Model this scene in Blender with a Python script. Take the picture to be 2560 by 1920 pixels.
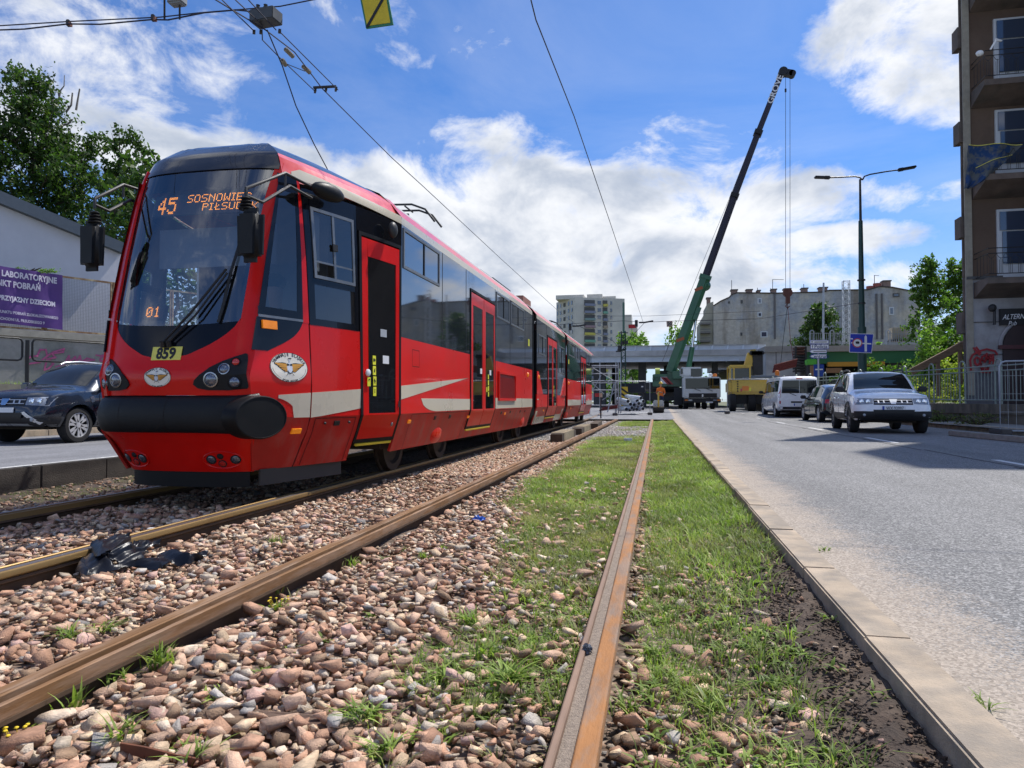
import bpy, bmesh, math, random
import numpy as np
from mathutils import Vector, Matrix
for o in list(bpy.data.objects): bpy.data.objects.remove(o)
R = math.radians
SC = bpy.context.scene
COL = SC.collection
# ---------------- camera, light, exposure ----------------
FPX, CH, PSI, PIT = 1750.0, 0.79, R(11.656), R(1.41)
FW = np.array([-math.sin(PSI)*math.cos(PIT), math.cos(PSI)*math.cos(PIT), math.sin(PIT)])
RT = np.array([math.cos(PSI), math.sin(PSI), 0.0]); UP = np.cross(RT, FW); CP = np.array([0, 0, CH])
cam = bpy.data.cameras.new('camera'); camo = bpy.data.objects.new('camera', cam); COL.objects.link(camo)
m = Matrix(((RT[0], UP[0], -FW[0], 0), (RT[1], UP[1], -FW[1], 0), (RT[2], UP[2], -FW[2], CH), (0, 0, 0, 1)))
camo.matrix_world = m
cam.sensor_width = 36; cam.lens = 36*FPX/2560; cam.clip_end = 6000; cam.clip_start = 0.05
SC.camera = camo
SUN = Vector((.36, .55, 1.0)).normalized()
sl = bpy.data.lights.new('sun', 'SUN'); so = bpy.data.objects.new('sun', sl); COL.objects.link(so)
sl.energy = 3.9; sl.angle = R(.53); sl.color = (1, .955, .89)
so.rotation_euler = SUN.to_track_quat('Z', 'Y').to_euler()
SC.view_settings.view_transform = 'Standard'; SC.view_settings.look = 'None'; SC.view_settings.gamma = 1
SC.view_settings.exposure = 0.45
SC.render.engine = 'CYCLES'
SC.cycles.max_bounces = 8; SC.cycles.transparent_max_bounces = 12; SC.cycles.caustics_reflective = False; SC.cycles.caustics_refractive = False

def ray(x, y):                      # direction through a point of the photograph (2560x1920)
    return FW+RT*(x-1280)/FPX-UP*(y-960)/FPX
def at(x, y, X=None, Y=None, Z=None, D=None):
    d = ray(x, y)
    t = X/d[0] if X is not None else Y/d[1] if Y is not None else (Z-CH)/d[2] if Z is not None else D
    return Vector(CP+d*t)

# ---------------- node helpers ----------------
def NT(t):
    n, l = t.nodes, t.links
    def add(kind, **kw):
        nd = n.new(kind)
        for k, v in kw.items():
            if k.startswith('i_'):
                k = k[2:]; k = int(k) if k.isdigit() else k
                if isinstance(v, bpy.types.NodeSocket): l.new(v, nd.inputs[k])
                else: nd.inputs[k].default_value = v
            else: setattr(nd, k, v)
        return nd
    return add
def math_(add, op, a, b=0.0, c=0.0, clamp=False):
    nd = add('ShaderNodeMath', operation=op, use_clamp=clamp)
    for i, v in enumerate((a, b, c)):
        if isinstance(v, bpy.types.NodeSocket): nd.id_data.links.new(v, nd.inputs[i])
        else: nd.inputs[i].default_value = v
    return nd.outputs[0]

# ---------------- sky with clouds ----------------
W = bpy.data.worlds.new('World'); SC.world = W; W.use_nodes = True
W.node_tree.nodes.clear(); A = NT(W.node_tree)
def build_sky():
    L = W.node_tree.links
    sky = A('ShaderNodeTexSky', sky_type='NISHITA', sun_disc=False, sun_elevation=math.asin(SUN.z), sun_rotation=math.atan2(SUN.x, SUN.y), air_density=1.0, dust_density=.5, ozone_density=3.0, altitude=250)
    tc = A('ShaderNodeTexCoord'); sep = A('ShaderNodeSeparateXYZ', i_0=tc.outputs['Generated'])
    x, y, z = sep.outputs
    az = math_(A, 'ARCTAN2', x, y); el = math_(A, 'ARCSINE', z)
    # planar cloud-layer coordinates
    zz = math_(A, 'ADD', math_(A, 'MAXIMUM', z, 0.0), .12)
    u = math_(A, 'DIVIDE', x, zz); v = math_(A, 'DIVIDE', y, zz)
    cv = A('ShaderNodeCombineXYZ', i_0=u, i_1=v, i_2=0.0)
    ang = A('ShaderNodeCombineXYZ', i_0=az, i_1=math_(A, 'MULTIPLY', el, 1.5), i_2=0.3)
    n1 = A('ShaderNodeTexNoise', i_Vector=ang.outputs[0], i_Scale=7.5, i_Detail=10.0, i_Roughness=.64, i_Distortion=.35)
    n2 = A('ShaderNodeTexNoise', i_Vector=cv.outputs[0], i_Scale=1.3, i_Detail=8.0, i_Roughness=.62, i_Distortion=.6)
    n3 = A('ShaderNodeTexNoise', i_Vector=ang.outputs[0], i_Scale=10.0, i_Detail=6.0, i_Roughness=.55)
    # cumulus bodies and veils: (px, py, rx, ry, weight) given as directions seen in the photograph
    cum = [(1300, 590, 440, 235, 1.15), (1640, 590, 420, 225, 1.15), (1050, 520, 300, 150, 1.05), (1980, 500, 270, 80, .95), (1450, 760, 900, 170, 1.2), (1250, 350, 190, 70, .7), (900, 640, 260, 190, 1.1),
           (2310, 60, 330, 215, 1.1), (2440, 200, 240, 130, 1.0), (1330, 320, 120, 40, .45), (2290, 485, 190, 48, .95), (2060, 610, 300, 60, .95), (2150, 700, 320, 60, .9), (1980, 780, 420, 80, .9),
           (600, 410, 270, 95, 1.1), (360, 380, 320, 110, 1.05), (130, 300, 320, 150, .92), (60, 80, 400, 140, .88), (300, 170, 320, 190, .80), (520, 210, 220, 170, .55), (960, 30, 190, 60, .42), (1110, 150, 190, 60, .42), (1230, 110, 120, 60, .32), (490, 235, 60, 30, .5),
           (-500, 300, 500, 300, .8), (3300, 300, 500, 260, .8), (3800, 700, 700, 250, .8), (-900, 800, 500, 200, .8)]
    tot = None
    for (px, py, rx, ry, wt) in cum:
        d = Vector(ray(px, py)).normalized(); a0 = math.atan2(d.x, d.y); e0 = math.asin(d.z)
        dist = Vector(ray(px, py)).length
        ra = rx/FPX/dist**1.4; re = ry/FPX/dist**1.2
        da = math_(A, 'MULTIPLY', math_(A, 'SUBTRACT', az, a0), 1/ra); de = math_(A, 'MULTIPLY', math_(A, 'SUBTRACT', el, e0), 1/re)
        r2 = math_(A, 'ADD', math_(A, 'MULTIPLY', da, da), math_(A, 'MULTIPLY', de, de))
        g = math_(A, 'MULTIPLY', math_(A, 'SUBTRACT', 1.35, r2, clamp=False), wt*.74)
        g = math_(A, 'MINIMUM', g, wt)
        tot = g if tot is None else math_(A, 'MAXIMUM', tot, g)
    tot = math_(A, 'MAXIMUM', tot, -.4)
    dens = math_(A, 'ADD', math_(A, 'MULTIPLY', tot, .62), math_(A, 'MULTIPLY', math_(A, 'SUBTRACT', n1.outputs[0], .5), 1.75))
    # behind the camera and overhead: scattered layer
    back = math_(A, 'MULTIPLY', math_(A, 'SUBTRACT', n2.outputs[0], .38), 1.9)
    hi = A('ShaderNodeMapRange', i_0=el, i_1=.62, i_2=.85).outputs[0]
    bk = A('ShaderNodeMapRange', i_0=y, i_1=.15, i_2=-.25).outputs[0]
    dens = math_(A, 'MAXIMUM', dens, math_(A, 'MULTIPLY', back, math_(A, 'MAXIMUM', hi, bk)))
    ramp = A('ShaderNodeMapRange', interpolation_type='SMOOTHSTEP', i_0=dens, i_1=.12, i_2=.60, i_3=0.0, i_4=.98)
    veil = math_(A, 'MULTIPLY', math_(A, 'SUBTRACT', n2.outputs[0], .34, clamp=True), .42)
    horizon = A('ShaderNodeMapRange', interpolation_type='SMOOTHSTEP', i_0=el, i_1=.30, i_2=0.0, i_3=0.0, i_4=.48)
    alpha = math_(A, 'MAXIMUM', ramp.outputs[0], math_(A, 'MAXIMUM', veil, horizon.outputs[0]))
    # thicker parts go grey underneath
    ang2 = A('ShaderNodeVectorMath', operation='ADD', i_0=ang.outputs[0], i_1=(0.0, .05, 0.0))
    n4 = A('ShaderNodeTexNoise', i_Vector=ang2.outputs[0], i_Scale=6.5, i_Detail=5.0, i_Roughness=.55, i_Distortion=.25)
    shade = math_(A, 'SUBTRACT', n4.outputs[0], .5)
    thick = math_(A, 'ADD', math_(A, 'MULTIPLY', dens, .7), math_(A, 'MULTIPLY', shade, 2.2))
    thick = math_(A, 'ADD', thick, math_(A, 'MULTIPLY', math_(A, 'SUBTRACT', n3.outputs[0], .5), .9))
    sh = A('ShaderNodeMapRange', interpolation_type='SMOOTHSTEP', i_0=thick, i_1=.10, i_2=1.0, i_3=0.0, i_4=1.0)
    cc = A('ShaderNodeMix', data_type='RGBA', i_0=sh.outputs[0]); cc.inputs[6].default_value = (.74, .75, .77, 1); cc.inputs[7].default_value = (.36, .41, .50, 1)
    sk = A('ShaderNodeMix', data_type='RGBA', blend_type='MULTIPLY', i_0=1.0, i_6=sky.outputs[0]); sk.inputs[7].default_value = (.105*SKY[0], .105*SKY[1], .105*SKY[2], 1)
    # unseen clouds behind the camera, boosted for extra fill light
    lit = A('ShaderNodeMapRange', i_0=y, i_1=.1, i_2=-.5, i_3=1.0, i_4=1.35).outputs[0]
    c2 = A('ShaderNodeVectorMath', operation='SCALE', i_0=cc.outputs[2]); L.new(lit, c2.inputs[3])
    mx = A('ShaderNodeMix', data_type='RGBA', i_0=alpha, i_6=sk.outputs[2], i_7=c2.outputs[0])
    bg = A('ShaderNodeBackground', i_0=mx.outputs[2], i_1=1.0)
    A('ShaderNodeOutputWorld', i_0=bg.outputs[0])
SKY = (.40, .67, 1.02)
build_sky()

# ---------------- materials ----------------
MATS = {}
def M(name, col=None, rough=.6, metal=0.0, var=.12, scale=6.0, bump=0.0, bscale=60.0, coat=0.0, col2=None, mixs=2.0, thr=(.45, .6), spec=.5, emit=None, estr=0.0, alpha=1.0, trans=0.0, leafy=0.0, attr=None, detail=6.0, stretch=None, ior=1.45):
    if name in MATS: return MATS[name]
    mt = bpy.data.materials.new(name); mt.use_nodes = True; mt.node_tree.nodes.clear()
    a = NT(mt.node_tree); l = mt.node_tree.links
    b = a('ShaderNodeBsdfPrincipled'); a('ShaderNodeOutputMaterial', i_0=b.outputs[0])
    tc = a('ShaderNodeTexCoord'); vec = tc.outputs['Object']
    if stretch: vec = a('ShaderNodeMapping', i_0=vec, i_3=stretch).outputs[0]
    b.inputs['Roughness'].default_value = rough; b.inputs['Metallic'].default_value = metal
    b.inputs['Coat Weight'].default_value = coat; b.inputs['Coat Roughness'].default_value = .04
    b.inputs['Specular IOR Level'].default_value = spec; b.inputs['IOR'].default_value = ior
    if attr:
        base = a('ShaderNodeAttribute', attribute_name=attr).outputs[0]
    elif col2 is not None:
        nz = a('ShaderNodeTexNoise', i_Vector=vec, i_Scale=mixs, i_Detail=detail, i_Roughness=.65)
        f = a('ShaderNodeMapRange', i_0=nz.outputs[0], i_1=thr[0], i_2=thr[1])
        mx = a('ShaderNodeMix', data_type='RGBA', i_0=f.outputs[0]); mx.inputs[6].default_value = (*col, 1); mx.inputs[7].default_value = (*col2, 1); base = mx.outputs[2]
    else:
        rgb = a('ShaderNodeRGB'); rgb.outputs[0].default_value = (*col, 1); base = rgb.outputs[0]
    if var > 0:
        n2 = a('ShaderNodeTexNoise', i_Vector=vec, i_Scale=scale, i_Detail=6.0, i_Roughness=.6)
        f2 = a('ShaderNodeMapRange', i_0=n2.outputs[0], i_1=.3, i_2=.7, i_3=1-var, i_4=1+var)
        mm = a('ShaderNodeVectorMath', operation='SCALE', i_0=base); l.new(f2.outputs[0], mm.inputs[3]); base = mm.outputs[0]
        r2 = a('ShaderNodeMapRange', i_0=n2.outputs[0], i_1=.3, i_2=.7, i_3=max(0, rough-.08), i_4=min(1, rough+.08)); l.new(r2.outputs[0], b.inputs['Roughness'])
    l.new(base, b.inputs['Base Color'])
    if bump > 0:
        n3 = a('ShaderNodeTexNoise', i_Vector=vec, i_Scale=bscale, i_Detail=4.0, i_Roughness=.6)
        bp = a('ShaderNodeBump', i_Height=n3.outputs[0], i_Strength=bump, i_Distance=.02); l.new(bp.outputs[0], b.inputs['Normal'])
    if emit: b.inputs['Emission Color'].default_value = (*emit, 1); b.inputs['Emission Strength'].default_value = estr
    if trans: b.inputs['Transmission Weight'].default_value = trans
    if leafy:
        tl = a('ShaderNodeBsdfTranslucent'); k = a('ShaderNodeVectorMath', operation='MULTIPLY', i_0=base, i_1=(1.6, 1.9, .9)); l.new(k.outputs[0], tl.inputs[0])
        ms = a('ShaderNodeMixShader', i_0=leafy, i_1=b.outputs[0], i_2=tl.outputs[0]); l.new(ms.outputs[0], [n for n in mt.node_tree.nodes if n.type == 'OUTPUT_MATERIAL'][0].inputs[0])
    MATS[name] = mt
    return mt
def glassmat(name, tint, refl=.9, rough=.02, dens=.55, rmin=.05):
    """window pane: partly see-through tinted film with a mirror-like reflection"""
    if name in MATS: return MATS[name]
    mt = bpy.data.materials.new(name); mt.use_nodes = True; mt.node_tree.nodes.clear(); a = NT(mt.node_tree)
    tr = a('ShaderNodeBsdfTransparent'); tr.inputs[0].default_value = (*tint, 1)
    gl = a('ShaderNodeBsdfGlossy'); gl.inputs[0].default_value = (refl, refl, refl, 1); gl.inputs[1].default_value = rough
    df = a('ShaderNodeBsdfDiffuse'); df.inputs[0].default_value = (.02, .022, .025, 1)
    m1 = a('ShaderNodeMixShader', i_0=dens, i_1=tr.outputs[0], i_2=df.outputs[0])
    fr = a('ShaderNodeFresnel'); fr.inputs[0].default_value = 1.5
    f2 = a('ShaderNodeMapRange', i_0=fr.outputs[0], i_1=0.0, i_2=1.0, i_3=rmin, i_4=1.0)
    m2 = a('ShaderNodeMixShader', i_0=f2.outputs[0], i_1=m1.outputs[0], i_2=gl.outputs[0])
    a('ShaderNodeOutputMaterial', i_0=m2.outputs[0]); MATS[name] = mt
    return mt

# ---------------- mesh helpers ----------------
def tag(o, label=None, cat=None, group=None, kind=None):
    if label: o['label'] = label
    if cat: o['category'] = cat
    if group: o['group'] = group
    if kind: o['kind'] = kind
    return o
def thing(name, label, cat, loc=(0, 0, 0), rz=0.0, group=None):
    o = bpy.data.objects.new(name, None); COL.objects.link(o); o.empty_display_size = .2
    o.location = loc; o.rotation_euler = (0, 0, rz)
    return tag(o, label, cat, group)
def wloc(o):
    v = Vector((0, 0, 0))
    while o is not None: v += o.location; o = o.parent
    return v
class MB:
    """collects shapes; build() links them as one mesh object.  world=True: shapes were given in world coordinates"""
    def __init__(s): s.v = []; s.f = []; s.mi = []; s.mats = []; s.cur = 0
    def mat(s, m):
        if m not in s.mats: s.mats.append(m)
        s.cur = s.mats.index(m); return s
    def add(s, V, F):
        k = len(s.v); s.v += [tuple(v) for v in V]; s.f += [tuple(i+k for i in f) for f in F]; s.mi += [s.cur]*len(F); return s
    def box(s, c, d, rz=0.0, rx=0.0, ry=0.0, bev=0.0):
        c = Vector(c); hx, hy, hz = d[0]/2, d[1]/2, d[2]/2
        rot = Matrix.Rotation(rz, 3, 'Z') @ Matrix.Rotation(ry, 3, 'Y') @ Matrix.Rotation(rx, 3, 'X')
        if bev > 0:
            bm = bmesh.new(); bmesh.ops.create_cube(bm, size=1); bmesh.ops.scale(bm, vec=d, verts=bm.verts)
            bmesh.ops.bevel(bm, geom=bm.edges[:], offset=bev, segments=2, affect='EDGES')
            V = [c+rot @ v.co for v in bm.verts]; F = [[v.index for v in f.verts] for f in bm.faces]; bm.free(); return s.add(V, F)
        V = [c+rot @ Vector((a*hx, b*hy, e*hz)) for a in (-1, 1) for b in (-1, 1) for e in (-1, 1)]
        return s.add(V, [(0, 1, 3, 2), (4, 6, 7, 5), (0, 4, 5, 1), (2, 3, 7, 6), (0, 2, 6, 4), (1, 5, 7, 3)])
    def cyl(s, p, q, r, r2=None, n=12, cap=True):
        p, q = Vector(p), Vector(q); r2 = r if r2 is None else r2
        d = (q-p).normalized(); a = d.orthogonal().normalized(); b = d.cross(a)
        V = []
        for c, rr in ((p, r), (q, r2)):
            for i in range(n):
                t = 2*math.pi*i/n; V.append(c+(a*math.cos(t)+b*math.sin(t))*rr)
        F = [(i, (i+1) % n, n+(i+1) % n, n+i) for i in range(n)]
        if cap: F += [tuple(range(n-1, -1, -1)), tuple(range(n, 2*n))]
        return s.add(V, F)
    def tube(s, pts, r, n=8, closed=False):
        pts = [Vector(p) for p in pts]; N = len(pts); V = []; F = []
        pa = None
        for i, p in enumerate(pts):
            d = (pts[min(i+1, N-1)]-pts[max(i-1, 0)]).normalized() if not closed else (pts[(i+1) % N]-pts[i-1]).normalized()
            if pa is None: a = d.orthogonal().normalized()
            else: a = (pa-d*pa.dot(d)).normalized()
            pa = a; b = d.cross(a); rr = r[i] if isinstance(r, (list, tuple)) else r
            for k in range(n):
                t = 2*math.pi*k/n; V.append(p+(a*math.cos(t)+b*math.sin(t))*rr)
        for i in range(N if closed else N-1):
            j = (i+1) % N
            for k in range(n): F.append((i*n+k, i*n+(k+1) % n, j*n+(k+1) % n, j*n+k))
        if not closed: F += [tuple(range(n-1, -1, -1)), tuple(range((N-1)*n, N*n))]
        return s.add(V, F)
    def prism(s, poly, ax, t0, t1):
        """polygon in the plane normal to axis ax (given as 2D points), extruded from t0 to t1"""
        def p3(a, b, t): return (t, a, b) if ax == 0 else (a, t, b) if ax == 1 else (a, b, t)
        n = len(poly); V = [p3(a, b, t0) for a, b in poly]+[p3(a, b, t1) for a, b in poly]
        F = [(i, (i+1) % n, n+(i+1) % n, n+i) for i in range(n)]+[tuple(range(n-1, -1, -1)), tuple(range(n, 2*n))]
        return s.add(V, F)
    def grid(s, fn, nu, nv, th=0.0):
        """surface fn(u,v), u,v in 0..1; th>0 gives it that thickness"""
        P = np.array([[fn(i/nu, j/nv) for j in range(nv+1)] for i in range(nu+1)], float)
        m = nv+1; idx = lambda i, j: i*m+j
        V = P.reshape(-1, 3); F = [(idx(i, j), idx(i+1, j), idx(i+1, j+1), idx(i, j+1)) for i in range(nu) for j in range(nv)]
        if th:
            du = np.gradient(P, axis=0); dv = np.gradient(P, axis=1); N = np.cross(du, dv); N /= (np.linalg.norm(N, axis=2, keepdims=True)+1e-12)
            Q = (P-N*th).reshape(-1, 3); k = len(V); V = np.vstack([V, Q])
            F += [(k+idx(i, j+1), k+idx(i+1, j+1), k+idx(i+1, j), k+idx(i, j)) for i in range(nu) for j in range(nv)]
            for i in range(nu):
                F.append((idx(i, 0), k+idx(i, 0), k+idx(i+1, 0), idx(i+1, 0))); F.append((idx(i+1, nv), k+idx(i+1, nv), k+idx(i, nv), idx(i, nv)))
            for j in range(nv):
                F.append((idx(0, j+1), k+idx(0, j+1), k+idx(0, j), idx(0, j))); F.append((idx(nu, j), k+idx(nu, j), k+idx(nu, j+1), idx(nu, j+1)))
        return s.add(V, F)
    def ell(s, c, r, n=12, m=8, rot=None):
        c = Vector(c); r = (r, r, r) if isinstance(r, (int, float)) else r; V = []; F = []
        for j in range(m+1):
            ph = math.pi*j/m
            for i in range(n):
                t = 2*math.pi*i/n; p = Vector((r[0]*math.sin(ph)*math.cos(t), r[1]*math.sin(ph)*math.sin(t), r[2]*math.cos(ph)))
                V.append(c+(rot @ p if rot else p))
        for j in range(m):
            for i in range(n): F.append((j*n+i, (j+1)*n+i, (j+1)*n+(i+1) % n, j*n+(i+1) % n))
        return s.add(V, F)
    def lathe(s, c, prof, axis=(0, 0, 1), n=24):
        c = Vector(c); d = Vector(axis).normalized(); a = d.orthogonal().normalized(); b = d.cross(a); V = []; F = []
        for (r, h) in prof:
            for i in range(n):
                t = 2*math.pi*i/n; V.append(c+d*h+(a*math.cos(t)+b*math.sin(t))*r)
        for j in range(len(prof)-1):
            for i in range(n): F.append((j*n+i, j*n+(i+1) % n, (j+1)*n+(i+1) % n, (j+1)*n+i))
        F += [tuple(range(n-1, -1, -1)), tuple(range((len(prof)-1)*n, len(prof)*n))]
        return s.add(V, F)
    def build(s, name, mat=None, parent=None, world=True, smooth=None, tagd=None):
        me = bpy.data.meshes.new(name)
        V = np.array(s.v, float)
        if parent is not None and world: V = V-np.array(wloc(parent))
        me.from_pydata(V.tolist(), [], s.f)
        mats = s.mats if s.mats else [mat]
        for mm in mats: me.materials.append(mm)
        if len(mats) > 1: me.polygons.foreach_set('material_index', s.mi)
        bm = bmesh.new(); bm.from_mesh(me); bmesh.ops.recalc_face_normals(bm, faces=bm.faces); bm.to_mesh(me); bm.free()
        if smooth is not None:
            me.polygons.foreach_set('use_smooth', [True]*len(me.polygons)); me.set_sharp_from_angle(angle=R(smooth))
        me.update()
        o = bpy.data.objects.new(name, me); COL.objects.link(o)
        if parent is not None: o.parent = parent
        return o
def np_mesh(name, V, F, mat, col=None, parent=None, smooth=False):
    """fast mesh from arrays: V (n,3); F (k,3|4)"""
    me = bpy.data.meshes.new(name); k = F.shape[1]
    me.vertices.add(len(V)); me.vertices.foreach_set('co', V.astype(np.float32).ravel())
    me.loops.add(F.size); me.loops.foreach_set('vertex_index', F.astype(np.int32).ravel())
    me.polygons.add(len(F)); me.polygons.foreach_set('loop_start', np.arange(0, F.size, k, dtype=np.int32)); me.polygons.foreach_set('loop_total', np.full(len(F), k, dtype=np.int32))
    if smooth: me.polygons.foreach_set('use_smooth', np.ones(len(F), bool))
    me.update(calc_edges=True); me.materials.append(mat)
    if col is not None:
        at_ = me.color_attributes.new('Col', 'FLOAT_COLOR', 'POINT'); c4 = np.ones((len(V), 4), np.float32); c4[:, :3] = col; at_.data.foreach_set('color', c4.ravel())
    o = bpy.data.objects.new(name, me); COL.objects.link(o)
    if parent is not None: o.parent = parent
    return o
def text_mb(txt, size, fn, mb=None, align='CENTER', sx=1.0, bold=0.0, depth=0.0):
    """writes txt; every outline point (a,b) goes through fn(a,b,h) -> 3D, h = small height off the surface"""
    cu = bpy.data.curves.new('t', 'FONT'); cu.body = txt; cu.size = size; cu.align_x = align; cu.align_y = 'CENTER'; cu.offset = bold; cu.resolution_u = 3
    ob = bpy.data.objects.new('t', cu); COL.objects.link(ob)
    dg = bpy.context.evaluated_depsgraph_get(); me = bpy.data.meshes.new_from_object(ob.evaluated_get(dg))
    mb = mb or MB(); mb.add([fn(v.co.x*sx, v.co.y, depth) for v in me.vertices], [tuple(p.vertices) for p in me.polygons])
    bpy.data.objects.remove(ob); bpy.data.curves.remove(cu); bpy.data.meshes.remove(me)
    return mb
def copy_thing(o, loc, rz=None, label=None, group=None):
    def cp(a, par):
        c = a.copy(); COL.objects.link(c); c.parent = par
        for ch in a.children: cp(ch, c)
        return c
    r = cp(o, None); r.location = loc
    if rz is not None: r.rotation_euler = (0, 0, rz)
    if label: r['label'] = label
    if group: r['group'] = group
    return r
rng = np.random.default_rng(7); random.seed(7)
def sstep(a, b, x):
    t = np.clip((np.asarray(x, float)-a)/(b-a), 0, 1); return t*t*(3-2*t)
def gz(Y): return float(.24*sstep(30, 48, Y))            # the street climbs a little towards the bridge
# ================= ground =================
def vnoise(x, y, s, seed=0):
    """cheap smooth value noise on arrays"""
    x = np.asarray(x)*s+seed*17.3; y = np.asarray(y)*s-seed*9.1
    xi = np.floor(x).astype(int); yi = np.floor(y).astype(int); fx = x-xi; fy = y-yi
    h = lambda a, b: (np.sin(a*127.1+b*311.7+seed)*43758.5453) % 1.0
    fx = fx*fx*(3-2*fx); fy = fy*fy*(3-2*fy)
    return (h(xi, yi)*(1-fx)+h(xi+1, yi)*fx)*(1-fy)+(h(xi, yi+1)*(1-fx)+h(xi+1, yi+1)*fx)*fy
def sheet(name, xs, ys, zf, mat, kind='structure'):
    xs = np.asarray(xs, float); ys = np.asarray(ys, float)
    Xg, Yg = np.meshgrid(xs, ys, indexing='ij'); Z = np.vectorize(zf)(Xg, Yg) if zf else 0*Xg
    V = np.stack([Xg, Yg, Z], -1).reshape(-1, 3); n = len(ys)
    I, J = np.meshgrid(np.arange(len(xs)-1), np.arange(n-1), indexing='ij')
    F = np.stack([I*n+J, (I+1)*n+J, (I+1)*n+J+1, I*n+J+1], -1).reshape(-1, 4)
    o = np_mesh(name, V, F, mat, smooth=True); o['kind'] = kind; return o

def ballast_mat():
    mt = bpy.data.materials.new('ballast_soil'); mt.use_nodes = True; mt.node_tree.nodes.clear(); a = NT(mt.node_tree)
    tc = a('ShaderNodeTexCoord'); v = tc.outputs['Object']
    vo = a('ShaderNodeTexVoronoi', i_Vector=v, i_Scale=26.0)
    cr = a('ShaderNodeMapRange', i_0=vo.outputs['Distance'], i_1=.05, i_2=.6, i_3=1.1, i_4=.35)
    mx = a('ShaderNodeMix', data_type='RGBA', i_0=a('ShaderNodeSeparateColor', i_0=vo.outputs['Color']).outputs[0]); mx.inputs[6].default_value = (.34, .22, .15, 1); mx.inputs[7].default_value = (.42, .33, .26, 1)
    sc = a('ShaderNodeVectorMath', operation='SCALE', i_0=mx.outputs[2]); mt.node_tree.links.new(cr.outputs[0], sc.inputs[3])
    bp = a('ShaderNodeBump', i_Height=vo.outputs['Distance'], i_Strength=.8, i_Distance=.03); bp.invert = True
    b = a('ShaderNodeBsdfPrincipled', i_0=sc.outputs[0], i_Roughness=.95, i_Normal=bp.outputs[0]); a('ShaderNodeOutputMaterial', i_0=b.outputs[0]); return mt
def asphalt_mat(name, c1, c2, big=(.9, 1.08), wet=.8, dust=False):
    mt = bpy.data.materials.new(name); mt.use_nodes = True; mt.node_tree.nodes.clear(); a = NT(mt.node_tree)
    tc = a('ShaderNodeTexCoord'); v = tc.outputs['Object']
    vo = a('ShaderNodeTexVoronoi', i_Vector=v, i_Scale=115.0); cs = a('ShaderNodeSeparateColor', i_0=vo.outputs['Color'])
    n1 = a('ShaderNodeTexNoise', i_Vector=v, i_Scale=1.1, i_Detail=8.0, i_Roughness=.7)
    mp = a('ShaderNodeMapping', i_0=v, i_3=(1.6, .09, 1.0)); n2 = a('ShaderNodeTexNoise', i_Vector=mp.outputs[0], i_Scale=1.0, i_Detail=4.0)
    f = math_(a, 'POWER', cs.outputs[0], 2.2)
    mx = a('ShaderNodeMix', data_type='RGBA', i_0=f); mx.inputs[6].default_value = (*c1, 1); mx.inputs[7].default_value = (*c2, 1)
    k = math_(a, 'MULTIPLY', a('ShaderNodeMapRange', i_0=n1.outputs[0], i_1=.3, i_2=.7, i_3=big[0], i_4=big[1]).outputs[0], a('ShaderNodeMapRange', i_0=n2.outputs[0], i_1=.3, i_2=.7, i_3=.80, i_4=1.16).outputs[0])
    sc = a('ShaderNodeVectorMath', operation='SCALE', i_0=mx.outputs[2]); mt.node_tree.links.new(k, sc.inputs[3])
    col = sc.outputs[0]
    if dust:   # sand and grit washed against the kerb
        x = a('ShaderNodeSeparateXYZ', i_0=v).outputs[0]; nd = a('ShaderNodeTexNoise', i_Vector=v, i_Scale=2.2, i_Detail=10.0, i_Roughness=.75); ng = a('ShaderNodeTexNoise', i_Vector=v, i_Scale=120.0, i_Detail=2.0)
        t = math_(a, 'ADD', math_(a, 'SUBTRACT', x, .82), math_(a, 'ADD', math_(a, 'MULTIPLY', math_(a, 'SUBTRACT', nd.outputs[0], .5), -.9), math_(a, 'MULTIPLY', math_(a, 'SUBTRACT', ng.outputs[0], .5), -.9)))
        fd = a('ShaderNodeMapRange', interpolation_type='SMOOTHSTEP', i_0=t, i_1=.46, i_2=.10)
        sd = a('ShaderNodeMix', data_type='RGBA', i_0=cs.outputs[1]); sd.inputs[6].default_value = (.24, .195, .15, 1); sd.inputs[7].default_value = (.48, .40, .32, 1)
        col = a('ShaderNodeMix', data_type='RGBA', i_0=math_(a, 'MULTIPLY', fd.outputs[0], .92), i_6=col, i_7=sd.outputs[2]).outputs[2]
    n3 = a('ShaderNodeTexNoise', i_Vector=v, i_Scale=190.0, i_Detail=2.0)
    bp = a('ShaderNodeBump', i_Height=math_(a, 'ADD', cs.outputs[0], n3.outputs[0]), i_Strength=.55, i_Distance=.006)
    b = a('ShaderNodeBsdfPrincipled', i_0=col, i_Roughness=wet, i_Normal=bp.outputs[0]); a('ShaderNodeOutputMaterial', i_0=b.outputs[0]); return mt
m_ballast = ballast_mat()
m_soil = M('dark_soil', (.065, .045, .033), .95, var=.3, scale=9, bump=1.0, bscale=40, col2=(.13, .095, .07), mixs=5)
m_asph = asphalt_mat('old_asphalt', (.095, .095, .096), (.38, .372, .36), dust=True)
m_asph2 = asphalt_mat('patch_asphalt', (.15, .15, .16), (.32, .32, .33), big=(.8, 1.1))
m_sand = M('sand_dust', (.36, .28, .23), .95, var=.25, scale=60, bump=.6, bscale=160, col2=(.20, .17, .15), mixs=30)
m_conc = M('kerb_concrete', (.42, .335, .245), .9, var=.22, scale=5, bump=.35, bscale=120, col2=(.29, .245, .195), mixs=3)
m_paint = M('road_paint', (.62, .62, .60), .8, var=.2, scale=20, col2=(.35, .35, .35), mixs=14, thr=(.52, .7))
m_field = M('field_ground', (.10, .12, .05), .95, var=.3, scale=.3, col2=(.2, .17, .12), mixs=.1)
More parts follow.
